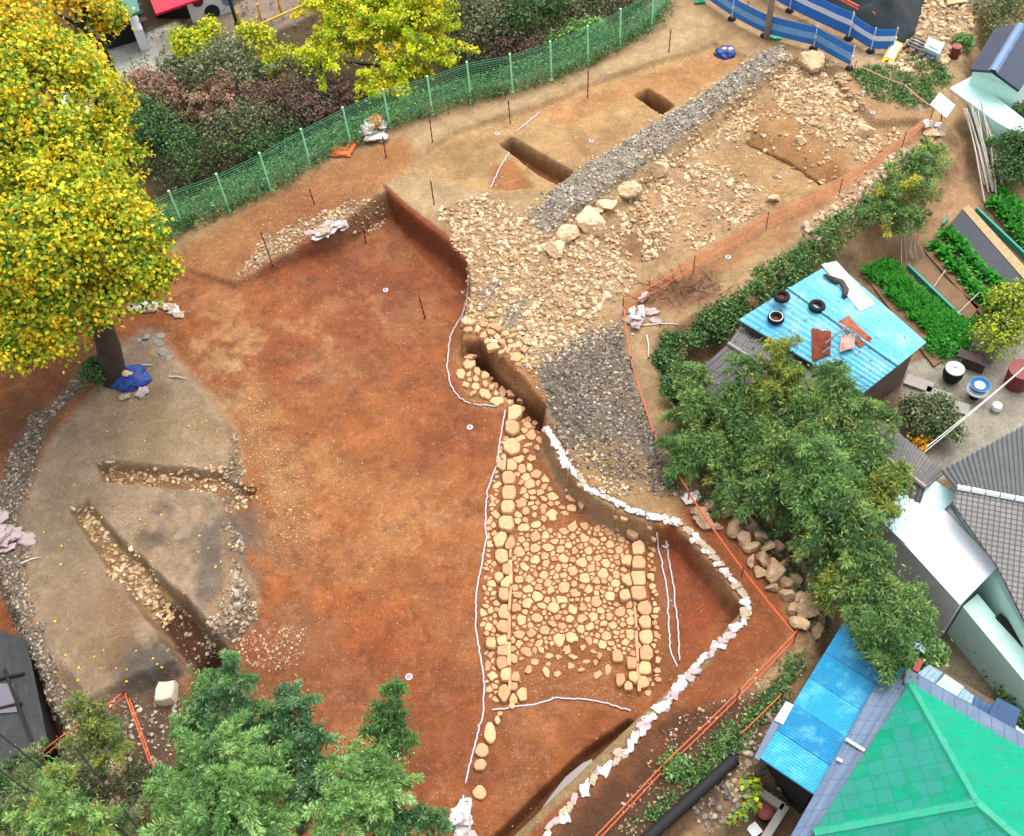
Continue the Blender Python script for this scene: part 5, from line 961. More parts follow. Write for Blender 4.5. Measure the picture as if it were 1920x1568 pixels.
for i, (nm, lb, bp, bl, pal) in enumerate(BAMS):
    t = tree(nm, lb, 'bamboo', G(*bp), blobs3(bl), lambda b, r: merge(sprays(b, 28, .19, .032, pal, r, .45, .26, 270), broad(b, int(40*len(b)), 10, .17, .05, pal, r, .16, .3)), .05, 'bamboo between the dig and the village', seed=60+i, bark=CULM, split=.5, limb_r=.03)
SHR = [('shrub', 'feathery green shrub with yellow tips above the vegetable beds', (1690, 420), [(1720, 320, 46, .6), (1690, 370, 56, .4), (1660, 400, 44, .2), (1740, 290, 36, .6), (1700, 420, 40, 0), (1640, 385, 26, .1)], BAM+[(200, 190, 50, .6)], 'p'),
 ('shrub', 'leafy vine covering the bank by the blue tin shed', (1400, 560), [(1330, 610, 34, -.5), (1370, 585, 34, -.6), (1410, 560, 30, -.6), (1450, 540, 22, -.7), (1290, 640, 30, -.5)], DKG+LGR[:1], 'b'),
 ('shrub', 'green weeds on the bank above the blue tin shed', (1540, 460), [(1500, 502, 20, -.7), (1545, 466, 15, -.8), (1470, 522, 20, -.7)], LGR+DKG, 'b'),
 ('shrub', 'low green weeds beside the orange rope and the dark heap', (1240, 690), [(1245, 680, 26, -.4), (1260, 730, 24, -.5), (1250, 640, 18, -.4)], DKG, 'b'),
 ('shrub', 'round brown and green garden bush with a yellow flower patch', (1740, 800), [(1735, 790, 36, -.8), (1760, 770, 30, -.8), (1770, 810, 30, -.9), (1720, 770, 26, -.9)], OLV+DKG[:2], 'b'),
 ('shrub', 'yellow green shrub at the right edge below the vegetable beds', (1890, 600), [(1890, 580, 46, -.4), (1870, 630, 44, -.6), (1910, 560, 34, -.4)], BAMY+LIME[:1], 'b'),
 ('shrub', 'spiky light green plant at the right of the dry stalks', (1852, 275), [(1852, 272, 18, -.6)], LGR, 'p'),
 ('shrub', 'dark green bush at the right edge above the vegetable beds', (1900, 300), [(1905, 280, 36, -.4), (1890, 320, 30, -.7), (1915, 220, 24, -.4)], DKG, 'b'),
 ('shrub', 'wispy green plants against the mint wall', (1860, 220), [(1850, 205, 26, -.5), (1880, 215, 26, -.6), (1830, 195, 20, -.6)], OLV, 'p'),
 ('shrub', 'bright green weed strip along the mint yard wall', (1890, 1270), [(1850, 1215, 18, -1.2), (1880, 1250, 24, -1.2), (1910, 1300, 28, -1.2), (1900, 1350, 26, -1.2)], LGR+DKG[:2], 'b'),
 ('shrub', 'yellow green broad leaved plant between white pots at the bottom', (1365, 1490), [(1350, 1475, 22, -.6), (1385, 1468, 20, -.5), (1370, 1510, 24, -.7), (1395, 1480, 14, -.6)], LIME[:2]+LGR[:2], 'b'),
 ('shrub', 'small dark green bush by the lower rope near the blue roof', (1465, 1270), [(1462, 1262, 18, -.3), (1480, 1280, 14, -.5)], DKG, 'b'),
 ('shrub', 'small green tuft on the dark bank by the lower rope', (1265, 1440), [(1265, 1437, 12, .1)], LGR, 'b'),
 ('shrub', 'small dark green bush at the foot of the yellow tree trunk', (175, 705), [(178, 695, 26, .4)], DKG, 'b'),
 ('shrub', 'olive weeds at the top right corner behind the rock pile', (1880, 30), [(1850, 20, 34, 0), (1900, 10, 40, .2), (1870, 60, 24, -.2)], OLV+BAMY[:1], 'b'),
 ('shrub', 'light green weed clump beside the rusty barrel', (1808, 82), [(1806, 80, 14, .1)], LGR, 'b'),
 ('shrub', 'green bush between the two blue lean-to roofs', (1745, 1225), [(1745, 1222, 16, 0), (1735, 1240, 10, 0)], LGR, 'b')]
for i, (nm, lb, bp, bl, pal, st_) in enumerate(SHR):
    fn = (lambda b, r: broad(b, 420, 9, .2, .14, pal, r, .14, .3, .8)) if 'broad leaved' in lb else (lambda b, r: sprays(b, 30, .15, .04, pal, r, .2, .25, 150)) if st_ == 'p' else (lambda b, r: broad(b, 190*len(b), 10, .12, .085, pal, r, .13, .35))
    tree(nm, lb, 'shrub', G(*bp), blobs3(bl), fn, .025, seed=90+i, bark=TWIG, split=.3)
# conifers and bamboo at the lower left
CONS = [('conifer', 'pale blue green pointed conifer top above the other trees', (430, 1500), [(432, 1240, 14, 6.0, 2.0), (440, 1275, 30, 5.3, 1.3), (455, 1320, 44, 4.4), (400, 1310, 40, 3.8), (470, 1380, 60, 3.6), (400, 1400, 60, 3)], CONB+CON[:2]),
 ('conifer', 'largest light green feathery conifer in the bottom left group', (420, 1620), [(400, 1420, 75, 5.2), (340, 1480, 60, 4.6), (440, 1480, 85, 5.2), (380, 1540, 90, 4.8), (480, 1550, 80, 4.6), (500, 1440, 44, 4.4)], LGR+CON[:2]),
 ('conifer', 'dark blue green conifer at the right shoulder of the group', (560, 1560), [(545, 1330, 48, 4), (570, 1390, 48, 3.6), (560, 1460, 60, 3.4), (600, 1500, 40, 3), (520, 1380, 50, 4)], CONB+DKG[:1]),
 ('conifer', 'slender dark green conifer leaning over the red floor', (740, 1500), [(742, 1300, 24, 4.6, 1.4), (730, 1345, 36, 4), (745, 1390, 42, 3.4), (705, 1370, 24, 3.6)], CON[:2]+DKG[:2]),
 ('conifer', 'bright green conifer at the lower centre of the frame', (680, 1640), [(660, 1440, 56, 4.6), (700, 1480, 60, 4.4), (640, 1520, 70, 4.6), (700, 1540, 40, 4), (730, 1440, 40, 4)], LGR+CON[:1]),
 ('conifer', 'small dark conifer top at the bottom edge right of the group', (790, 1700), [(775, 1530, 26, 3), (815, 1555, 32, 3), (750, 1560, 40, 3), (720, 1540, 40, 3)], CONB+DKG[:2]),
 ('conifer', 'yellow green pointed tree at the bottom beside the wires', (150, 1680), [(115, 1460, 26, 4.4, 1.5), (130, 1510, 44, 4), (90, 1540, 60, 3.6), (180, 1545, 44, 3.6)], LGR+BAMY[:2]),
 ('conifer', 'thin olive bamboo standing over the left orange rope', (190, 1460), [(150, 1330, 30, 2.4, 1.3), (180, 1360, 40, 2), (200, 1400, 44, 1.4), (160, 1400, 40, 1.4)], BAMY+OLV[:2]),
 ('conifer', 'dim olive shrubbery in the bottom left corner', (30, 1600), [(30, 1500, 60, 2), (60, 1440, 44, 1), (0, 1550, 80, 2.4), (230, 1560, 50, 1.6)], OLV+BAM[:2]),
 ('conifer', 'green bushy conifer at the left edge of the group by the block', (370, 1400), [(375, 1330, 34, 3), (350, 1370, 30, 2.6), (385, 1290, 24, 3.2)], CON+DKG[:1])]
for i, (nm, lb, bp, bl, pal) in enumerate(CONS):
    b = W(bp[0], bp[1], -.9); nb = len(bl)
    tree(nm, lb, 'tree', b, blobs3(bl), lambda b, r: merge(sprays(b, 34, .14, .021, pal, r, .3, .22, 430), broad(b, 50*nb, 9, .14, .04, pal, r, .14, .2)), .1, 'trees at the lower left', seed=140+i, split=.55)
# ground-hugging greenery
def weeds(pts, n, L, Wd, pal, label, seed, h=.15):
    r = np.random.default_rng(seed); z = tz(pts[:, 0], pts[:, 1]); k = 9; P = np.repeat(np.c_[pts, z], k, 0)+r.normal(size=(len(pts)*k, 3))*[.1, .1, .0]; P[:, 2] += r.random(len(P))*h
    D = r.normal(size=P.shape)+[0, 0, .7]; V, F, C = leafquads(P, D, unit(r.normal(size=P.shape)*.5+[0, 0, 1]), L*r.uniform(.6, 1.3, len(P)), Wd*r.uniform(.7, 1.3, len(P)), palcols(pal, len(P), r))
    return tag(mesh_np('weeds', V, F, LEAF, col=C), label, 'weeds', kind='stuff')
weeds(inside_pts(None, 750, -.1, line=FENCE[1:], width=.45), 0, .18, .06, LGR+DKG, 'green weeds and vines growing along the foot of the mesh fence', 1, .5)
weeds(inside_pts([[(x, y_) for x, y_ in FENCE[1:]]+[(1180, 60), (1090, 85), (960, 135), (800, 180), (650, 235), (500, 318), (340, 385), (245, 440)]], 900, -.4), 0, .18, .07, DKG+LGR[:2], 'ivy and grass on the slope just outside the mesh fence', 2, .6)
weeds(inside_pts([[(1590, 140), (1650, 125), (1740, 150), (1760, 190), (1700, 200), (1620, 175)], [(1700, 110), (1760, 120), (1790, 160), (1740, 165)]], 420), 0, .16, .06, LGR+DKG, 'green weeds around the path below the yellow sign', 3)
weeds(inside_pts([[(1540, 450), (1600, 415), (1640, 400), (1600, 460), (1480, 545), (1400, 590), (1340, 640), (1300, 640), (1400, 560)]], 420, -.8), 0, .16, .07, DKG+LGR, 'weeds running down the bank above the tin shed', 4, .25)
weeds(inside_pts([[(1250, 930), (1420, 980), (1500, 1080), (1560, 1180), (1520, 1210), (1480, 1100), (1400, 1000)]], 300, -.6), 0, .14, .05, DKG+OLV, 'weeds between the tumbled boulders', 5, .2)
weeds(inside_pts([[(1430, 1300), (1500, 1240), (1480, 1300), (1380, 1420), (1250, 1530), (1160, 1568), (1270, 1480)]], 300, -.5), 0, .13, .05, DKG+LGR, 'tufts of weeds along the lower edge of the dark bank', 6, .15)
weeds(inside_pts([[(0, 1420), (120, 1400), (330, 1440), (300, 1568), (0, 1568)]], 500, -.8), 0, .14, .04, OLV+DKG, 'dull weeds on the ground under the wires', 7, .3)
weeds(inside_pts([STREET], 3000, -2.4), 0, .2, .08, DKG+OLV+PUR, 'tangled undergrowth on the slope between the fence and the street', 8, .5)
r = np.random.default_rng(5); fp = inside_pts([PLAT], 90, -.15); P = np.c_[fp, tz(fp[:, 0], fp[:, 1])+.03]; V, F, C = leafquads(P, r.normal(size=P.shape)*[1, 1, .1], unit(r.normal(size=P.shape)*.3+[0, 0, 1]), .1, .08, palcols(YEL[:3]+[(214, 120, 40, 2), (220, 190, 150, 1)], len(P), r))
tag(mesh_np('fallen_leaves', V, F, LEAF, col=C), 'yellow and orange fallen leaves on the grey soil island', 'leaves', kind='stuff')
# vegetable beds
SOILD = pmat('bed_soil', lin(150, 118, 88), .95, .3, 4, .01); MULCH = pmat('black_mulch', lin(62, 66, 76), .6, .2, 3, .004); BEDE = pmat('teal_edging', lin(56, 168, 150), .6, .15)
def onground(q, dz=0): P = W(q[0], q[1], VG); P[2] = VG+dz; return P
def bed(pxs, h, mat, nm, lb, cat):
    q = [onground(a)[:2] for a in pxs]; m = MB(); m.prism(q, VG-.3, VG+h); o = m.build(nm, mat, None, origin=onground(pxs[0])); return tag(o, lb, cat)
bed([(1780, 425), (1808, 392), (1960, 560), (1935, 600)], .16, MULCH, 'mulch_bed', 'black plastic mulched bed running between two green crops', 'garden bed')
STRAW = pmat('straw', lin(214, 186, 140), .95, .35, 9, .01)
bed([(1802, 398), (1814, 390), (1965, 558), (1952, 570)], .19, STRAW, 'straw_strip', 'strip of pale straw along the black mulched bed', 'straw')
bed([(1733, 475), (1772, 430), (1930, 600), (1890, 650)], .1, SOILD, 'soil_bed', 'garden bed planted with two rows of cabbages', 'garden bed')
bed([(1845, 385), (1880, 360), (1990, 470), (1960, 510)], .1, SOILD, 'soil_bed', 'garden bed of bushy greens at the right edge', 'garden bed')
bed([(1620, 520), (1655, 490), (1830, 640), (1750, 690)], .1, SOILD, 'soil_bed', 'garden bed of leafy greens along the blue tin shed', 'garden bed')
bed([(1705, 505), (1728, 488), (1835, 580), (1815, 605)], .1, SOILD, 'soil_bed', 'bare brown seed bed edged with a teal strip', 'garden bed')
for a, b, lb in [((1700, 505), (1798, 600), 'teal plastic edging strip along the bare seed bed'), ((1765, 428), (1775, 415), 'short teal edging at the head of the cabbage bed'), ((1828, 398), (1935, 500), 'teal edging strip beside the bushy greens')]:
    p, q = onground(a, .12), onground(b, .12); m = MB(); d = (q-p); L = np.linalg.norm(d); m.box((p+q)/2, (L, .06, .26), math.atan2(d[1], d[0])); m.box((p+q)/2+[0, 0, .14], (L, .09, .03), math.atan2(d[1], d[0])); o = m.build('edging', BEDE, None, origin=p); tag(o, lb, 'edging')
CABB = [(70, 160, 52, 3), (52, 134, 44, 2), (96, 186, 70, 2), (40, 104, 38, 1)]
def plant_proto(name, k, L, Wd, up, pal, seed):
    r = np.random.default_rng(seed); th = r.uniform(0, 6.28, k); el = r.uniform(up[0], up[1], k); D = np.c_[np.cos(th)*np.cos(el), np.sin(th)*np.cos(el), np.sin(el)]; P = np.c_[np.cos(th)*.03, np.sin(th)*.03, np.full(k, .02)]+r.normal(size=(k, 3))*.02
    nn = np.c_[-np.cos(th)*np.sin(el), -np.sin(th)*np.sin(el), np.cos(el)]; V, F, C = leafquads(P, D, nn+r.normal(size=nn.shape)*.2, L*r.uniform(.7, 1.2, k), Wd*r.uniform(.7, 1.2, k), palcols(pal, k, r), .25); return V, F, C
def plant_rows(name, proto, pxl, label, group, cat, jit=.03, smin=.85, smax=1.2):
    V, F, C = proto; first = None
    for i, (px, py) in enumerate(pxl):
        P = onground((px, py), .1)+[rng.normal()*jit, rng.normal()*jit, 0]
        if first is None: first = mesh_np(name, V+P, F, LEAF, col=C, origin=P); o = first
        else: o = first.copy(); COL.objects.link(o); o.location = P
        o.rotation_euler.z = rng.uniform(0, 6.28); s = rng.uniform(smin, smax); o.scale = (s, s, s); tag(o, label, cat, group)
def rows(a0, a1, b0, b1, nr, n):
    out = []
    for i in range(nr):
        u = (i+.5)/nr; s = (a0[0]*(1-u)+b0[0]*u, a0[1]*(1-u)+b0[1]*u); e = (a1[0]*(1-u)+b1[0]*u, a1[1]*(1-u)+b1[1]*u); out += [(s[0]*(1-(k+.5)/n)+e[0]*(k+.5)/n, s[1]*(1-(k+.5)/n)+e[1]*(k+.5)/n) for k in range(n)]
    return out
plant_rows('cabbage', plant_proto('c', 60, .38, .24, (.15, 1.3), CABB, 1), rows((1733, 470), (1890, 640), (1778, 428), (1935, 590), 2, 11), 'cabbage in the two rows of the middle garden bed', 'cabbages in the middle garden bed', 'cabbage')
plant_rows('leafy_plant', plant_proto('l', 40, .32, .09, (.3, 1.3), CABB, 2), rows((1622, 515), (1758, 650), (1655, 492), (1822, 628), 5, 17), 'leafy green plant in the bed beside the blue tin shed', 'leafy greens beside the blue tin shed', 'vegetable', .06)
plant_rows('bushy_plant', plant_proto('b', 46, .34, .12, (.3, 1.3), CABB, 3), rows((1846, 388), (1950, 490), (1882, 362), (1990, 460), 4, 10), 'bushy green plant in the garden bed at the right edge', 'bushy greens at the right edge', 'vegetable', .06)
weeds(inside_pts([[(1735, 655), (1790, 610), (1835, 600), (1820, 650), (1760, 690)]], 260, -1.5), 0, .18, .08, CABB, 'loose leafy greens at the lower end of the shed bed', 21, .3)
r = np.random.default_rng(8); P0 = W(1725, 827, -1.0); P = P0+r.normal(size=(160, 3))*[.2, .2, .1]; V, F, C = leafquads(P, r.normal(size=P.shape)+[0, 0, .5], unit(r.normal(size=P.shape)*.5+[0, 0, 1]), .12, .1, palcols([(250, 190, 50, 3), (240, 160, 40, 1)], 160, r)); o = mesh_np('flowers', V, F, LEAF, col=C, origin=P0); tag(o, 'clump of yellow orange flowers below the garden bush', 'flowers', kind='stuff')
# ------------------------------------------------------------------ fence
FG = pmat('fence_green', lin(84, 176, 124, .75), .5, .15, 6, 0); FP = pmat('fence_post_mint', lin(164, 240, 184, .9), .5, .1, 6, 0)
fl = [W(*q, 0) for q in FENCE]; fl = [np.array([p[0], p[1], float(tz(p[0], p[1]))]) for p in fl]
fe = empty('mesh_fence', fl[6], 'long green wire mesh fence with mint posts along the top of the dig', 'fence')
HF = 2.0
for i, p in enumerate(fl):
    m = MB(); m.tube([p-[0, 0, .3], p+[0, 0, HF]], .045, 8); m.box(p+[0, 0, HF+.01], (.09, .09, .025)); m.box(p+[0, 0, .02], (.16, .16, .03)); m.build('post', FP, fe)
for a, b in zip(fl, fl[1:]):
    m = MB(); L = np.linalg.norm(b-a); d = (b-a)/L
    for k in range(17):
        h = .08+k*.115; m.tube([a+[0, 0, h], b+[0, 0, h]], .0105 if k % 5 else .017, 4, cap=False)
    for u in np.linspace(.0, 1, 13): c = a+(b-a)*u; m.tube([c+[0, 0, .06], c+[0, 0, HF-.06]], .0075, 4, cap=False)
    m.build('mesh_panel', FG, fe)
# ------------------------------------------------------------------ range poles
STAKE = pmat('rebar', lin(92, 74, 64), .8, .3, 8, 0)
RED_ = pmat('signal_red', lin(206, 60, 44), .6, .1, 6, 0); BLK = pmat('matte_black', lin(34, 32, 34), .7, .1, 6, 0)
for q, h, lb in [((512, 500), 1.9, 'red and black pole against the stony north bank of the pit'), ((590, 384), .9, 'short banded pole on the bank between fence and north bank'), ((724, 296), 1.15, 'banded pole just right of the white sandbags by the fence'), ((811, 267), 1.7, 'banded pole at the left end of the smooth tan square'), ((957, 232), 1.25, 'banded pole above the white survey disc of the tan square'), ((1102, 183), 1.45, 'banded pole on the path edge above the middle of the tan square'), ((1254, 98), 1.15, 'banded pole at the top right end of the fence path'), ((814, 384), 1.25, 'banded pole at the lower left corner of the tan square'), ((686, 457), .8, 'small dark pole standing in the pit beside the pile of white bags'), ((797, 597), 1.3, 'thin dark pole standing on the red floor near the steep cut')]:
    P = G(*q); t = empty('range_pole', P, lb, 'range pole', 'banded range poles'); n = max(4, int(h/.16))
    tl = rng.normal(size=2)*.03
    th = np.arange(8)*math.pi/4; rings = [P+np.array([tl[0]*k*h/n, tl[1]*k*h/n, k*h/n-.02])+.026*np.c_[np.cos(th), np.sin(th), th*0] for k in range(n+1)]
    F = [(k*8+j, k*8+(j+1) % 8, k*8+8+(j+1) % 8, k*8+8+j) for k in range(n) for j in range(8)]; fm = [k % 2 for k in range(n) for j in range(8)]; F += [tuple(range(n*8, n*8+8))]; fm += [0]
    mesh_np('shaft', np.concatenate(rings), F, None, t, mats=[BLK, RED_], fmat=fm); m = MB(); m.lathe(P+[0, 0, -.1], [(.004, 0), (.02, .1), (.03, .1), (.03, .13)], 8); m.build('ground_spike', STAKE, t)
# ------------------------------------------------------------------ orange safety ropes with stakes
ORG = pmat('orange_rope', lin(240, 110, 66, .75), .6, .2, 20, 0); 
def rope(pxl, hs, label, r=.022, sag=.06, stakes=True, mat=ORG):
    pts_ = [G(*q) for q in pxl]; t = empty('safety_rope', pts_[0], label, 'rope')
    if stakes:
        for p in pts_: m = MB(); m.tube([p-[0, 0, .3], p+[0, 0, max(hs)+.12]], .018, 6); m.tube([p+[0, 0, max(hs)+.1], p+[0, 0, max(hs)+.15]], .03, 6); m.build('stake', STAKE, t)
    for h in hs:
        P = []
        for a, b in zip(pts_, pts_[1:]):
            n = max(3, int(np.linalg.norm(b-a)/.4)); s = np.linspace(0, 1, n, endpoint=False)
            for u in s: c = a+(b-a)*u+[0, 0, h-sag*4*u*(1-u)]; P.append([c[0], c[1], max(c[2], float(tz(c[0], c[1]))+.03)]+np.r_[0, 0, rng.normal()*.008])
        P.append(pts_[-1]+[0, 0, h]); m = MB(); m.tube(P, r, 6); m.build('rope', mat, t, smooth=True)
    return t
# ground points of the stakes (the ropes hang about half a metre above them)
rope([(1168, 590), (1300, 512), (1436, 430), (1572, 368), (1690, 280), (1742, 232)], [.32, .72], 'double orange rope between the upper squares and the garden', .02)
rope([(1168, 592), (1182, 690), (1225, 830), (1290, 938)], [.5], 'single orange rope running down beside the dark stone heap', .022)
rope([(1290, 940), (1390, 1082), (1488, 1204)], [.42, .5], 'orange rope from the white bag to the corner above the blue roof', .018)
rope([(1488, 1204), (1380, 1316), (1240, 1452), (1105, 1596)], [.2, .8], 'double orange rope along the lower right rim of the dig', .019)
rope([(1464, 1308), (1384, 1386)], [.3], 'short single orange rope on the bank below the double rope', .02)
rope([(247, 1318), (130, 1402), (0, 1500), (-80, 1560)], [.55, .8], 'orange rope running to the left edge past the dark greenhouse', .022)
rope([(252, 1320), (300, 1455)], [.5, .85], 'orange rope from the light block down to the conifers', .022)
rope([(1330, -12), (1400, 28), (1452, 62), (1520, 72), (1600, 140), (1690, 178), (1745, 222)], [.55], 'pinkish orange tape along the path by the blue barriers', .018, mat=pmat('pink_tape', lin(250, 170, 140, .8), .6, .1, 20, 0))
m = MB(); p0, p1 = W(1330, -6, .4), W(1380, -8, .4)
# ------------------------------------------------------------------ white marking lines
WL = pmat('white_string', lin(228, 222, 232, .62), .7, .08, 20, 0)
def wline(pxl, label, w=.027):
    P = []
    pg = [G(*q) for q in pxl]
    for a, b in zip(pg, pg[1:]):
        n = max(2, int(np.linalg.norm(b-a)/.12))
        for u in np.linspace(0, 1, n, endpoint=False): c = a+(b-a)*u; c = c+np.r_[rng.normal(size=2)*.012, 0]; P.append([c[0], c[1], float(tz(c[0], c[1]))+.03])
    P.append([pg[-1][0], pg[-1][1], float(tz(pg[-1][0], pg[-1][1]))+.03]); m = MB(); m.tube(P, w, 6); o = m.build('marking_string', WL, None, origin=P[0], smooth=True); return tag(o, label, 'string')
wline([(879, 490), (878, 540), (868, 590), (845, 630), (842, 660), (838, 690), (846, 725), (862, 748), (882, 758)], 'white string along the foot of the steep red cut')
wline([(888, 760), (934, 763)], 'short white string between the red floor and the paved passage')
wline([(948, 770), (936, 835), (933, 870), (914, 920), (910, 985), (912, 1010), (905, 1050), (893, 1110), (892, 1180), (900, 1230), (908, 1270), (906, 1340), (897, 1370), (882, 1430), (873, 1470)], 'long white string down the left side of the paved passage')
wline([(871, 1492), (868, 1505)], 'tiny loose end of white string below the long one')
wline([(921, 1332), (945, 1330), (1000, 1322), (1042, 1310), (1100, 1312), (1140, 1320), (1182, 1334)], 'curved white string across the lower end of the paved passage')
wline([(1233, 996), (1240, 1050), (1252, 1120), (1256, 1220), (1270, 1252)], 'left of the two white strings beside the red triangle')
wline([(1250, 1018), (1262, 1100), (1272, 1180), (1274, 1240)], 'right of the two white strings beside the red triangle')
wline([(1010, 213), (985, 235), (966, 250)], 'white string above the small trench in the tan square'); wline([(955, 287), (938, 315), (919, 355)], 'white string below the small trench in the tan square')
wline([(987, 665), (988, 692)], 'short white rod stuck beside the fallen stones', .02)
# survey discs
DK = pmat('disc_grey', lin(120, 124, 130), .6, .1)
for q, lb in [((723, 545), 'white survey disc on the dark red part of the pit floor'), ((881, 802), 'white ringed survey disc beside the bend of the long string'), ((767, 1270), 'white ringed survey disc next to the slender conifer top'), ((1248, 1023), 'white ringed survey disc at the top of the red triangle'), ((932, 252), 'white survey disc in the left part of the tan square'), ((1109, 265), 'white survey disc in the right part of the tan square'), ((1365, 483), 'white survey disc on the strip outside the upper rope'), ((1636, 212), 'white survey disc at the right side of the rubble square')]:
    P = G(*q); t = empty('survey_disc', P, lb, 'survey marker', 'white survey discs'); m = MB(); m.lathe(P, [(.02, .0), (.11, .0), (.115, .03), (.1, .045), (.02, .045)], 20); m.build('plate', WL, t); m = MB(); m.lathe(P+[0, 0, .046], [(.035, 0), (.06, .0), (.06, .008), (.035, .008)], 16, cap=False); m.lathe(P, [(.012, 0), (.012, .075), (.008, .08)], 8); m.build('ring', DK, t)
# ------------------------------------------------------------------ sandbags
BAGS = [pmat('white_bag', lin(236, 226, 220, .7), .85, .28, 5, .008, 18), pmat('pink_bag', lin(226, 200, 196, .58), .85, .3, 5, .008, 18), pmat('cream_bag', lin(222, 200, 170, .56), .85, .3, 5, .008, 18), pmat('orange_bag', lin(240, 130, 70, .8), .8, .2, 5, .006, 18)]
def bag_shape(seed):
    r = np.random.default_rng(seed); V, F = ICO[2]; V = V.copy(); V = np.sign(V)*np.abs(V)**.6*np.array([.36, .22, .055]); V[:, 2] = np.where(V[:, 2] < 0, V[:, 2]*.5, V[:, 2])
    V += (np.array([vnoise(V[:, 0]+seed, V[:, 1]+V[:, 2], .1, k) for k in range(3)]).T-.5)*[.2, .2, .09]; e = np.abs(V[:, 0]) > .28; V[e, 2] *= .5; return V, F
BM = {}
def bag(P, rz, s, mt, label, group, pitch=0.0, name='sandbag'):
    k = (int(rng.integers(0, 6)), mt)
    if k not in BM:
        V, F = bag_shape(k[0]*13+5); o = mesh_np(name, V, F, BAGS[mt], smooth=True); BM[k] = o
    else: o = BM[k].copy(); COL.objects.link(o)
    o.location = P; o.rotation_euler = (rng.normal()*.1, pitch, rz); o.scale = (s, s*rng.uniform(.85, 1.2), s*rng.uniform(.8, 1.2)); return tag(o, label, 'sandbag', group)
def bagline(pxl, step, label, group, wts=(.6, .25, .15), s=(.5, .85), jit=.07, across=.0, z=0):
    L = WP(pxl, z); seg = np.linalg.norm(np.diff(L, axis=0), axis=1); cs = np.r_[0, np.cumsum(seg)]; t = 0.1
    while t < cs[-1]:
        x, y_ = np.interp(t, cs, L[:, 0]), np.interp(t, cs, L[:, 1]); i = min(np.searchsorted(cs, t)-1, len(seg)-1); d = L[i+1]-L[i]; a = math.atan2(d[1], d[0])
        x += rng.normal()*jit; y_ += rng.normal()*jit; P = np.array([x, y_, float(tz(x, y_))+.04]); bag(P, a+rng.normal()*.5+across, rng.uniform(*s), int(rng.choice(len(wts), p=wts)), label, group); t += step*rng.uniform(.75, 1.3)
bagline([(1026, 796), (1037, 818), (1061, 866), (1094, 903), (1137, 929), (1186, 954), (1238, 972), (1280, 984)], .14, 'white sandbag in the curved row below the dark stone heap', 'sandbags in the curved row', (.8, .12, .08), (.36, .56), .045)
bagline([(1288, 990), (1315, 1022), (1352, 1066), (1384, 1104), (1402, 1138), (1396, 1165)], .12, 'cream sandbag on the rim around the red triangle', 'sandbags on the triangle rim', (.3, .1, .6), (.3, .5), .04, .9)
bagline([(1380, 1172), (1330, 1225), (1290, 1268), (1240, 1325), (1190, 1385), (1130, 1445), (1080, 1495), (1050, 1535), (1020, 1572)], .2, 'pinkish white sandbag on the long straight rim above the puddle', 'sandbags on the straight rim', (.5, .32, .18), (.38, .6), .05)
for px, py, k, lb, grp, sp, s in [(701, 255, 9, 'white sandbag in the heap against the green fence', 'white bags at the fence',   .3, (1.0, 1.5)), (1196, 597, 9, 'white sandbag in the loose heap at the rope corner', 'white bags at the rope corner', .26, (.6, .9)), (12, 1020, 10, 'pale pink sandbag in the pile cut by the left edge', 'pink bags at the left edge', .4, (.9, 1.3)), (865, 1555, 6, 'white bag in the small heap at the bottom edge', 'white bags at the bottom edge', .22, (.7, 1.0)), (1512, 432, 8, 'cream rubble sack outside the upper orange rope', 'cream sacks outside the rope', .22, (.35, .55)), (1745, 245, 4, 'white bag lying below the white signboard', 'white bags by the signboard', .2, (.5, .8))]:
    c = G(px, py)
    for i in range(k): x, y_ = c[0]+rng.normal()*sp, c[1]+rng.normal()*sp; bag(np.array([x, y_, float(tz(x, y_))+.06+.12*(i % 3)]), rng.uniform(0, 3), rng.uniform(*s), 1 if 'pink' in lb else 2 if 'cream' in lb else int(rng.choice(3, p=(.75, .2, .05))), lb, grp)
bagline([(588, 470), (652, 446)], .16, 'white sandbag in the long pile at the foot of the stony bank', 'white bags at the stony bank', (.6, .25, .15), (.8, 1.2), .12, z=-.8)
bagline([(252, 574), (290, 572), (338, 582)], .15, 'white sandbag in the row half hidden under the yellow tree', 'white bags under the yellow tree', (.5, .15, .35), (.6, .95), .1)
for q, lb in [((640, 288), 'orange sandbag left of the white heap by the fence'), ((655, 282), 'orange and white sandbag touching the green fence foot'), ((705, 240), 'orange sandbag on top of the white heap')]:
    P = G(*q)+[0, 0, .1 if q[1] > 270 else .35]; bag(P, rng.uniform(0, 3), 1.35, 3, lb, None)
P = G(1297, 935)+[0, 0, .1]; bag(P, .3, .9, 0, 'single white bag where the orange rope bends above the boulders', None)
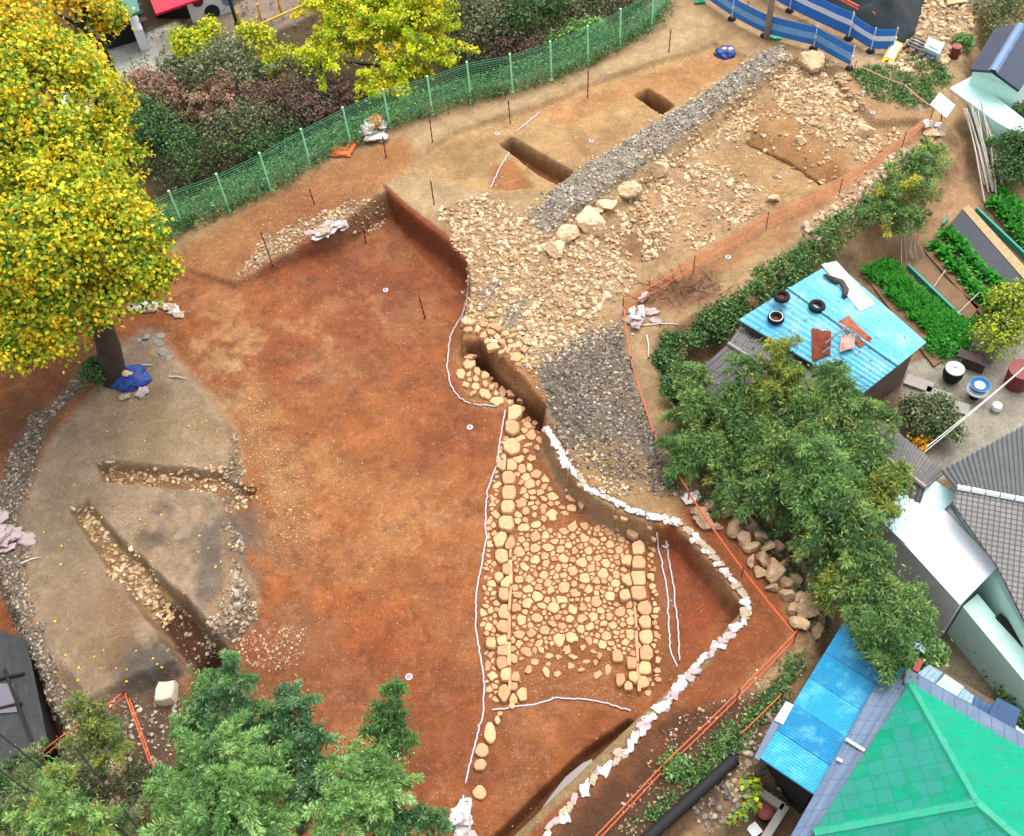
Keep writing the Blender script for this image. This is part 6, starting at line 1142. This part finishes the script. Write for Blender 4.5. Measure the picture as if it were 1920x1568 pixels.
# blue tarpaulin bundles
TARP = pmat('blue_tarp', lin(58, 96, 186), .45, .3, 4, .03, 9, col2=lin(36, 62, 136)); 
def bundle(px, py, r, lb, stones, seed):
    P = G(px, py); R = r*mpp(P); t = empty('tarp_bundle', P, lb, 'tarpaulin'); V, F = ICO[3]; V = V.copy(); n = fbm(V[:, 0]*2+seed, V[:, 1]*2+V[:, 2], .5, seed, 4)-.5; V = V*(1+n*.75+.18*np.sin(V[:, 0]*7+V[:, 2]*5+seed)*.4)[:, None]*np.array([R, R*.8, R*.42]); V[:, 2] = np.maximum(V[:, 2], -.06)+.05
    mesh_np('tarp', V+P, F, TARP, t, smooth=True)
    for k, (dx, dy, s) in enumerate(stones):
        r_ = np.random.default_rng(seed+k); V, F = rock_shape(r_, 2); S_ = s*R; Q = P+np.array([dx*R, dy*R, R*.46]); o = mesh_np('weight_stone', V*[S_, S_*.8, S_*.5]+Q, F, STONE2, None, origin=Q); tag(o, lb.split(' tarpaulin')[0]+' bundle carries this weight stone, number %s from the left' % ('one', 'two')[k], 'stone')
    return t
bundle(1362, 101, 22, 'round blue tarpaulin bundle at the upper end of the gravel strip', [(-.15, .1, .3), (.25, -.1, .32)], 3)
bundle(247, 712, 36, 'crumpled blue tarpaulin at the foot of the yellow tree', [(-.1, .05, .36)], 8)
P = G(268, 738); bag(P+[0, 0, .08], 1.0, .75, 1, 'pale pink sack under the edge of the crumpled blue tarpaulin', None)
P = G(235, 745); bag(P+[0, 0, .05], .2, .6, 2, 'cream sack at the lower side of the crumpled blue tarpaulin', None)
# ------------------------------------------------------------------ blue barriers
BLU = uvmat('barrier_blue', lin(46, 136, 230, .7), rough=.5, var=.15, patch=.3, pcol=lin(80, 160, 236, .62), pscale=2); BLU2 = uvmat('barrier_light_blue', lin(128, 190, 246, .7), rough=.5, var=.1)
def barrier(base, h0, h1, band, lb, bandmat, foot=True):
    pg = [G(*q) for q in base]; t = empty('barrier', pg[len(pg)//2], lb, 'barrier')
    for i, p in enumerate(pg):
        m = MB(); m.tube([p, p+[0, 0, h1+.06]], .025, 8); pst = m.build('post', WHITEP, t)
        if foot: m = MB(); m.lathe(p, [(.2, -.02), (.2, .06), (.15, .12), (.05, .13)], 16); m.build('rubber_foot', DARK, pst)
        m = MB(); m.box(p+[0, -.03, (band[0]+band[1])/2], (.1, .08, .12)); m.build('clip', WHITEP, pst)
    for a, b in zip(pg, pg[1:]):
        for z0_, z1_, mt, nm, off in ((h0, h1, BLU, 'sheet', 0.0), (band[0], band[1], bandmat, 'band', -.02)):
            n = 9; u = np.linspace(0, 1, n); d = (b-a)[:2]; nn = np.array([-d[1], d[0]])/np.linalg.norm(d); nn = nn if nn[1] < 0 else -nn
            bl = np.sin(u*math.pi)*.06+np.sin(u*9)*.012; Pm = np.array([a+(b-a)*k for k in u]); Pm[:, :2] += nn*(bl-off)[:, None]; th_ = .012
            rowsz = [Pm+[0, 0, z0_], Pm+[0, 0, z1_]]; V = np.concatenate(rowsz+[r_-np.r_[nn*th_, 0] for r_ in rowsz]); F = []
            for k in range(n-1): F += [(k, k+1, n+k+1, n+k), (2*n+k, 3*n+k, 3*n+k+1, 2*n+k+1), (n+k, n+k+1, 3*n+k+1, 3*n+k), (k, 2*n+k, 2*n+k+1, k+1)]
            F += [(0, n, 3*n, 2*n), (n-1, 3*n-1, 4*n-1, 2*n-1)]; m = MB(); m.add(V, F); m.build(nm, mt, t)
    return t
barrier([(1290, -22), (1372, 37), (1433, 69), (1525, 92), (1593, 130)], .22, 1.15, (.5, .82), 'front blue barrier with a light blue band on round black feet', BLU2)
barrier([(1395, -30), (1480, 22), (1590, 74)], .2, 1.35, (.72, .98), 'rear blue barrier with a white band curving behind the grey pole', WHITEP)
barrier([(1592, 72), (1632, 98), (1672, 98)], .2, 1.2, (.62, .86), 'short blue barrier with a white band beside the yellow sign', WHITEP)
# orange netting along the top of the rear barrier
rope([(1480, 8), (1540, 32), (1600, 66)], [1.3, 1.45], 'orange safety netting cord above the rear blue barrier', .045, .02, True)
rope([(1560, -25), (1632, 62)], [.9, .98], 'loose orange strap running over the black shade cloth', .035, .02, False)
# black shade cloth over the spoil heap
SH = pmat('shade_cloth', lin(54, 64, 68), .8, .25, 2, .01, 30)
q = WP([(1480, -60), (1600, 60), (1690, 80), (1718, 55), (1745, -30), (1650, -120)], .3); lo, hi = q.min(0), q.max(0); gx, gy_ = np.meshgrid(np.linspace(lo[0], hi[0], 70), np.linspace(lo[1], hi[1], 70)); d = sdf(q, gx.ravel(), gy_.ravel(), 5.).reshape(gx.shape)
hz = np.minimum(1.5, np.clip(-d, 0, 9)*1.1)**.9; fold = (fbm(gx, gy_*.6, .9, 61, 4)-.5)*.5+np.abs(np.sin(gx*2.1+gy_*.8+fbm(gx, gy_, 1.5, 3)*5))*.16; zz = tz(gx.ravel(), gy_.ravel()).reshape(gx.shape)+hz+np.where(d < 0, fold*np.clip(-d, 0, 1), -.3)
idx2 = np.arange(4900).reshape(70, 70); Fq2 = np.stack([idx2[:-1, :-1], idx2[:-1, 1:], idx2[1:, 1:], idx2[1:, :-1]], -1).reshape(-1, 4); km = (d < .1).ravel()[Fq2].any(1)
o = mesh_np('shade_cloth', np.stack([gx, gy_, zz], -1).reshape(-1, 3), Fq2[km], SH, None, origin=[q[:, 0].mean(), q[:, 1].mean(), 0], smooth=True); tag(o, 'black shade cloth draped over a heap behind the blue barriers', 'shade cloth')
# yellow caution board
YS = pmat('yellow_plastic', lin(250, 200, 50, .9), .5, .1); P = G(1664, 120); t = empty('caution_sign', P, 'yellow framed white caution board leaning beside the short blue barrier', 'sign')
u1 = unit(W(1683, 82, .5)-W(1652, 115, 0)); q = [W(1652, 116, .02), W(1671, 124, .02), W(1693, 82, .45), W(1673, 73, .45)]; corr(*q, 0, 0, th=.03).build('frame', YS, t); e = lambda a, b: q[0]*(1-a)*(1-b)+q[1]*a*(1-b)+q[2]*a*b+q[3]*(1-a)*b
up_ = np.array([0, -.02, .03]); corr(e(.14, .25)+up_, e(.86, .25)+up_, e(.86, .92)+up_, e(.14, .92)+up_, 0, 0, th=.01).build('panel', WHITEP, t)
m = MB(); a_, b_, c_ = e(.25, .06)+up_, e(.75, .06)+up_, e(.5, .2)+up_; m.add([a_, b_, c_, a_-[0, 0, .02], b_-[0, 0, .02], c_-[0, 0, .02]], [(0, 1, 2), (3, 5, 4), (0, 3, 4, 1), (1, 4, 5, 2), (2, 5, 3, 0)]); m.build('triangle_mark', BLK, t)
# grey pallet rack, pale tub, rusty barrel
GR = pmat('grey_steel', lin(110, 116, 118), .6, .2, 5); P0, P1 = G(1698, 92), G(1752, 118); d = P1-P0; L = np.linalg.norm(d[:2]); a = math.atan2(d[1], d[0]); t = empty('steel_rack', (P0+P1)/2, 'low grey steel rack lying behind the yellow sign', 'rack')
for k in range(4): m = MB(); c = (P0+P1)/2+np.r_[np.array([-math.sin(a), math.cos(a)])*(k*.22-.1), .35]; m.box(c, (L, .07, .06), a); m.build('rail', GR, t)
for s in (-1, -.33, .33, 1): m = MB(); m.box((P0+P1)/2+np.r_[d[:2]*.48*s, .17], (.06, .7, .34), a); m.build('cross_bar', GR, t)
P = G(1753, 93); m = MB(); q = [W(x, y_, .55) for x, y_ in ((1733, 86), (1762, 100), (1772, 80), (1742, 68))]; m.prism([p[:2] for p in q], .0, .5); c = np.mean([p[:2] for p in q], 0); q2 = [c+(p[:2]-c)*.6 for p in q]; m.prism(q2, .5, .56); o = m.build('tub', pmat('pale_aqua_plastic', lin(190, 216, 222, .8), .5, .1), None, origin=P); tag(o, 'pale aqua box with a white lid near the rock pile', 'box')
P = G(1788, 108); t = empty('rusty_barrel', P, 'small rusty barrel left of the navy roofed house', 'barrel'); m = MB(); m.lathe(P, [(.2, 0), (.21, .2), (.2, .22), (.21, .4), (.2, .55)], 18); m.build('drum', RUST, t); m = MB(); m.lathe(P+[0, 0, .55], [(.21, 0), (.22, .04), (.16, .05)], 18); m.build('lid', pmat('dull_red', lin(170, 104, 92), .8, .2), t)
# white signboard on a post
P = G(1770, 222); t = empty('signboard', P, 'blank white signboard tilted on a thin post at the rope end', 'sign'); m = MB(); q = [W(x, y_, zz_) for x, y_, zz_ in ((1744, 196, 1.0), (1774, 221, 1.0), (1791, 197, 1.35), (1762, 173, 1.35))]; corr(*q, 0, 0, th=.05).build('board', WHITEP, t)
m = MB(); c = np.mean(q, 0); m.tube([P-[0, 0, .2], [P[0], P[1], .6], c-[0, 0, .04]], .03, 8); m.tube([W(1764, 232, -.2), c-[0, 0, .05]], .025, 8); m.build('post', DARK, t)
# dry stalks and poles at the right
DRY = pmat('dry_stalk', lin(222, 212, 196, .75), .9, .25, 8, 0)
for i in range(16):
    x0 = 1806+i*3.2+rng.normal()*3; P = W(x0, 208+rng.normal()*8, .2); Q = W(1846+i*2.2+rng.normal()*6, 355+rng.normal()*14, -1.45); P[2] = tz(P[0], P[1])+.9; P = np.array([P[0], P[1], min(P[2], .3)]); m = MB(); m.tube([Q, (P+Q)/2+[0, 0, .1], P], [.035, .03, .022], 6); o = m.build('pole', DRY, None, origin=Q); tag(o, 'dry bamboo pole in the pale bundle right of the feathery shrub', 'pole', 'dry poles right of the feathery shrub')
for i in range(7):
    P = W(1690+i*5, 440+i*2, -.6); Q = W(1688+i*7+rng.normal()*4, 480+rng.normal()*8, -1.4); m = MB(); m.tube([Q, (P+Q)/2+rng.normal(size=3)*.04, P], .018, 5); o = m.build('cane', DRY, None, origin=Q); tag(o, 'thin bare stem under the feathery shrub', 'stem', 'bare stems under the feathery shrub')
# steel rods across the rubble slope
for i, (a, b, lb) in enumerate([((975, 560), (948, 622), 'right steel rod of the pair nearest the drain'), ((985, 562), (958, 618), 'steel rod a hand to the right of the pair'), ((938, 525), (905, 585), 'long grey rod lying highest up the slope'), ((925, 520), (898, 570), 'left most grey rod on the slope'), ((960, 575), (942, 610), 'short rod between the longer ones')]):
    p, q = G(*a)+[0, 0, .08], G(*b)+[0, 0, .08]; m = MB(); m.tube([p, (p+q)/2+[0, 0, .03], q], .03, 7); o = m.build('steel_rod', GREYM, None, origin=p); tag(o, lb+' on the tan rubble', 'rod')
# twig bundle outside the rope
m = MB(); c = G(1275, 545)
for i in range(90):
    p = c+np.r_[rng.normal()*.8, rng.normal()*.3, .04]; e = p+np.r_[rng.normal(size=2)*.5, abs(rng.normal())*.25]; m.tube([p, (p+e)/2+rng.normal(size=3)*.05, e], [.015, .012, .006], 3, cap=False)
o = m.build('brushwood', pmat('brush_brown', lin(132, 92, 72), .95, .3, 8, 0), None, origin=c); tag(o, 'heap of brown brushwood just outside the rope corner', 'brushwood', kind='stuff')
for i, (a, b, lb) in enumerate([((1205, 612), (1272, 610), 'grey branch lying right of the white bags at the rope corner'), ((1212, 630), (1215, 672), 'thin grey branch lying among the weeds by the rope'), ((40, 1058), (78, 1046), 'pale stick lying beside the pink bags'), ((318, 708), (348, 712), 'pale stick on the upper part of the grey island'), ((255, 690), (288, 686), 'thin stick beside the blue tarpaulin')]):
    p, q = G(*a)+[0, 0, .05], G(*b)+[0, 0, .05]; m = MB(); m.tube([p, (p+q)/2+[.05, .03, .03], q], [.035, .03, .015], 6); o = m.build('branch', DRY, None, origin=p); tag(o, lb, 'branch')
# slabs at the head of the island
for i, (x, y_, r) in enumerate([(275, 632, 16), (296, 645, 14), (306, 662, 13), (318, 672, 10), (260, 640, 10), (300, 630, 10)]):
    boulder(x, y_, r, ['large grey slab at the tip of the soil island', 'grey slab just right of the large one at the island tip', 'lower grey slab at the island tip', 'small light slab at the right of the island tip', 'small bluish slab by the tree trunk', 'top small slab of the island tip'][i], pmat('grey_slab', lin(168, 162, 154), .9, .2), .8, fl=.3, sink=.4)
# puddle
q = WP([(1004, 1526), (1030, 1488), (1060, 1450), (1092, 1424), (1110, 1416), (1112, 1424), (1085, 1462), (1050, 1500), (1020, 1530)], -1.2); zz = float(tz(q[:, 0].mean(), q[:, 1].mean()))+.06
wm = pmat('muddy_water', lin(116, 92, 84), .08, .1, 2, 0, spec=.5); m = MB(); m.prism(q, zz-.08, zz); o = m.build('puddle', wm, None, origin=[q[0][0], q[0][1], zz]); tag(o, 'long muddy puddle in the cut along the straight rim', 'water', kind='structure')
# yard things
def pot(px, py, z, prof, mat, nm, lb, cat, extra=None, n=24):
    P = onground((px, py)); P[2] = z; t = empty(nm, P, lb, cat); m = MB(); m.lathe(P, prof, n); m.build('body', mat, t, smooth=False)
    par = t
    for k, (nm2, pr, mt) in enumerate(extra or []): m = MB(); m.lathe(P, pr, n); par = m.build(nm2, mt, par)
    return t
ALU = pmat('aluminium', lin(206, 208, 210, .8), .4, .12, 4)
pot(1782, 712, VG, [(.2, 0), (.3, .12), (.36, .35), (.36, .62)], BLK, 'cauldron', 'black iron cauldron with an aluminium lid in the yard', 'cauldron', [('lid', [(.34, .62), (.34, .66), (.2, .7), (.05, .72)], ALU), ('lid_knob', [(.04, .71), (.05, .76), (.03, .78)], ALU)])
pot(1826, 745, VG, [(.16, 0), (.2, .2), (.32, .36), (.34, .42)], BLK, 'cauldron', 'small black stove pot covered by the blue basin', 'pot', [('rim', [(.34, .42), (.38, .44), (.36, .47)], ALU)])
pot(1828, 742, VG+.47, [(.2, 0), (.3, .06), (.36, .2), (.33, .2), (.2, .1)], pmat('blue_plastic', lin(46, 130, 196), .4, .15), 'basin', 'blue plastic basin on the small stove pot', 'basin', [('bowl', [(.16, .08), (.2, .14), (.12, .2), (.04, .21)], WHITEP)])
MAROON = pmat('maroon_plastic', lin(148, 62, 60), .5, .15)
pot(1903, 722, VG, [(.34, 0), (.42, .1), (.46, .8), (.46, .86)], MAROON, 'water_barrel', 'big maroon plastic tub at the right edge of the yard', 'barrel', [('lid', [(.48, .86), (.48, .9), (.3, .92)], MAROON)])
pot(1866, 769, VG, [(.08, 0), (.16, .06), (.19, .18), (.16, .3), (.06, .35)], WHITEP, 'ball', 'round white float lying on the yard concrete', 'float')
m = MB(); m.box(onground((1822, 690), .25), (.8, .35, .5), -.6); m.box(onground((1812, 686), .53), (.86, .42, .06), -.6); o = m.build('stove', pmat('burnt_brick', lin(96, 78, 72), .9, .4, 4), None, origin=onground((1820, 690))); tag(o, 'sooty brick stove block behind the cauldron', 'stove')
m = MB(); m.box(onground((1838, 672), .3), (.9, .18, .6), -.65); m.box(onground((1838, 672), .62), (.92, .22, .05), -.65); o = m.build('block', CONC, None, origin=onground((1838, 672))); tag(o, 'white concrete block behind the sooty stove', 'block')
m = MB(); P = onground((1752, 735)); 
for k in range(3): m.box(onground((1722+k*36, 722+k*22), .06), (1.0-.1*k, .5, .12), -.6+.04*k)
o = m.build('kerb_slab', CONC, None, origin=P); tag(o, 'grey kerb slabs between the flower bed and the cauldron', 'kerb')
# laundry line
LP = pmat('white_line', lin(226, 222, 214, .85), .6, .1, 10, 0)
p, q = W(1738, 838, .6), W(1960, 655, 1.3)
for k, (dz, lb) in enumerate([(0, 'upper white clothes line over the yard'), (.28, 'lower white clothes line over the yard')]):
    s = np.linspace(0, 1, 14)[:, None]; P = p*(1-s)+q*s; P[:, 2] -= .12*np.sin(s[:, 0]*math.pi)+dz*(1-s[:, 0]); m = MB(); m.tube(P, .016, 6); o = m.build('clothes_line', LP, None, origin=p); tag(o, lb, 'line')
# long white strings / canes on beds
for a, b, lb in [((1748, 545), (1768, 520), 'short cane standing at the end of the teal edging'), ((1768, 620), (1830, 562), 'long thin cane lying across the seed bed')]:
    p, q = onground(a, .2), onground(b, .4); m = MB(); m.tube([p, (p+q)/2+[0, 0, .02], q], .016, 6); o = m.build('cane', DRY, None, origin=p); tag(o, lb, 'cane')
# bottom right corner: pipe, pots, low walls
p, q = G(1376, 1428)+[0, 0, .22], G(1196, 1592)+[0, 0, .22]; m = MB(); s = np.linspace(0, 1, 9)[:, None]; m.tube(p*(1-s)+q*s, .17, 20); m.tube([p+(q-p)*.0, p+(q-p)*.012], .2, 20); o = m.build('black_pipe', BLK, None, origin=p, smooth=False); tag(o, 'thick black drain pipe along the lower bank', 'pipe')
def lowwall(a, b, w, h, mat, lb): p, q = onground(a), onground(b); d = q-p; m = MB(); m.box((p+q)/2+[0, 0, h/2], (np.linalg.norm(d), w, h), math.atan2(d[1], d[0])); m.box((p+q)/2+[0, 0, h+.02], (np.linalg.norm(d)*1.01, w*1.12, .04), math.atan2(d[1], d[0])); o = m.build('low_wall', mat, None, origin=p); tag(o, lb, 'wall')
lowwall((1398, 1485), (1462, 1528), .2, .7, CONC, 'low concrete wall behind the red clay lid'); lowwall((1466, 1525), (1425, 1590), .2, .7, CONC, 'low concrete wall right of the red clay lid'); lowwall((1330, 1500), (1290, 1560), .5, .6, BLOCK, 'rough stone wall left of the yellow green plant')
CLAY = pmat('clay_red', lin(150, 72, 68), .6, .15)
pot(1430, 1531, VG, [(.12, 0), (.2, .15), (.21, .35), (.17, .48)], pmat('dark_clay', lin(70, 54, 50), .6, .2), 'clay_jar', 'dark clay jar with a round red lid at the bottom', 'jar', [('lid', [(.24, .48), (.25, .52), (.18, .56), (.05, .58)], CLAY)])
for x, y_, r, lb in [(1408, 1512, .12, 'white and green pot between the plant and the red lid'), (1372, 1552, .12, 'white pot at the bottom edge below the plant'), (1412, 1562, .14, 'white square box at the bottom edge'), (1393, 1530, .1, 'pink pot beside the yellow green plant')]:
    P = onground((x, y_)); mt = pmat('pink_pot', lin(220, 150, 160), .6, .1) if 'pink' in lb else WHITEP
    if 'box' in lb: m = MB(); m.box(P+[0, 0, .15], (.3, .3, .3), .5); m.box(P+[0, 0, .31], (.33, .33, .03), .5); o = m.build('white_box', mt, None, origin=P); tag(o, lb, 'box')
    else: m = MB(); m.lathe(P, [(r*.7, 0), (r, .25), (r*1.1, .28), (r*.85, .28), (r*.8, .2)], 16); o = m.build('plant_pot', mt, None, origin=P); tag(o, lb, 'pot')
# wires at the lower left, on two wooden posts outside the frame
for a, za, b, zb, lb in [((-60, 1330), 3.0, (330, 1640), 3.4, 'upper black wire crossing the bottom left corner'), ((-60, 1400), 3.0, (290, 1660), 3.4, 'lower black wire crossing the bottom left corner'), ((140, 1400), 2.8, (300, 1610), 3.2, 'short black wire over the brown slab')]:
    p, q = W(*a, za), W(*b, zb); s = np.linspace(0, 1, 12)[:, None]; P = p*(1-s)+q*s; P[:, 2] -= .15*np.sin(s[:, 0]*math.pi); m = MB(); m.tube(P, .022, 6); o = m.build('wire', BLK, None, origin=p); tag(o, lb, 'wire')
# loose objects at the upper right path
for q, lb in [((1312, 6), 'green sack at the left end of the blue barrier'), ((1455, 73), 'green sack at the foot of the grey pole')]:
    P = G(*q); V, F = bag_shape(77+q[0]); o = mesh_np('green_sack', V*.75+P+[0, 0, .08], F, pmat('green_plastic', lin(50, 190, 130), .5, .15), None, origin=P, smooth=True); tag(o, lb, 'sack')
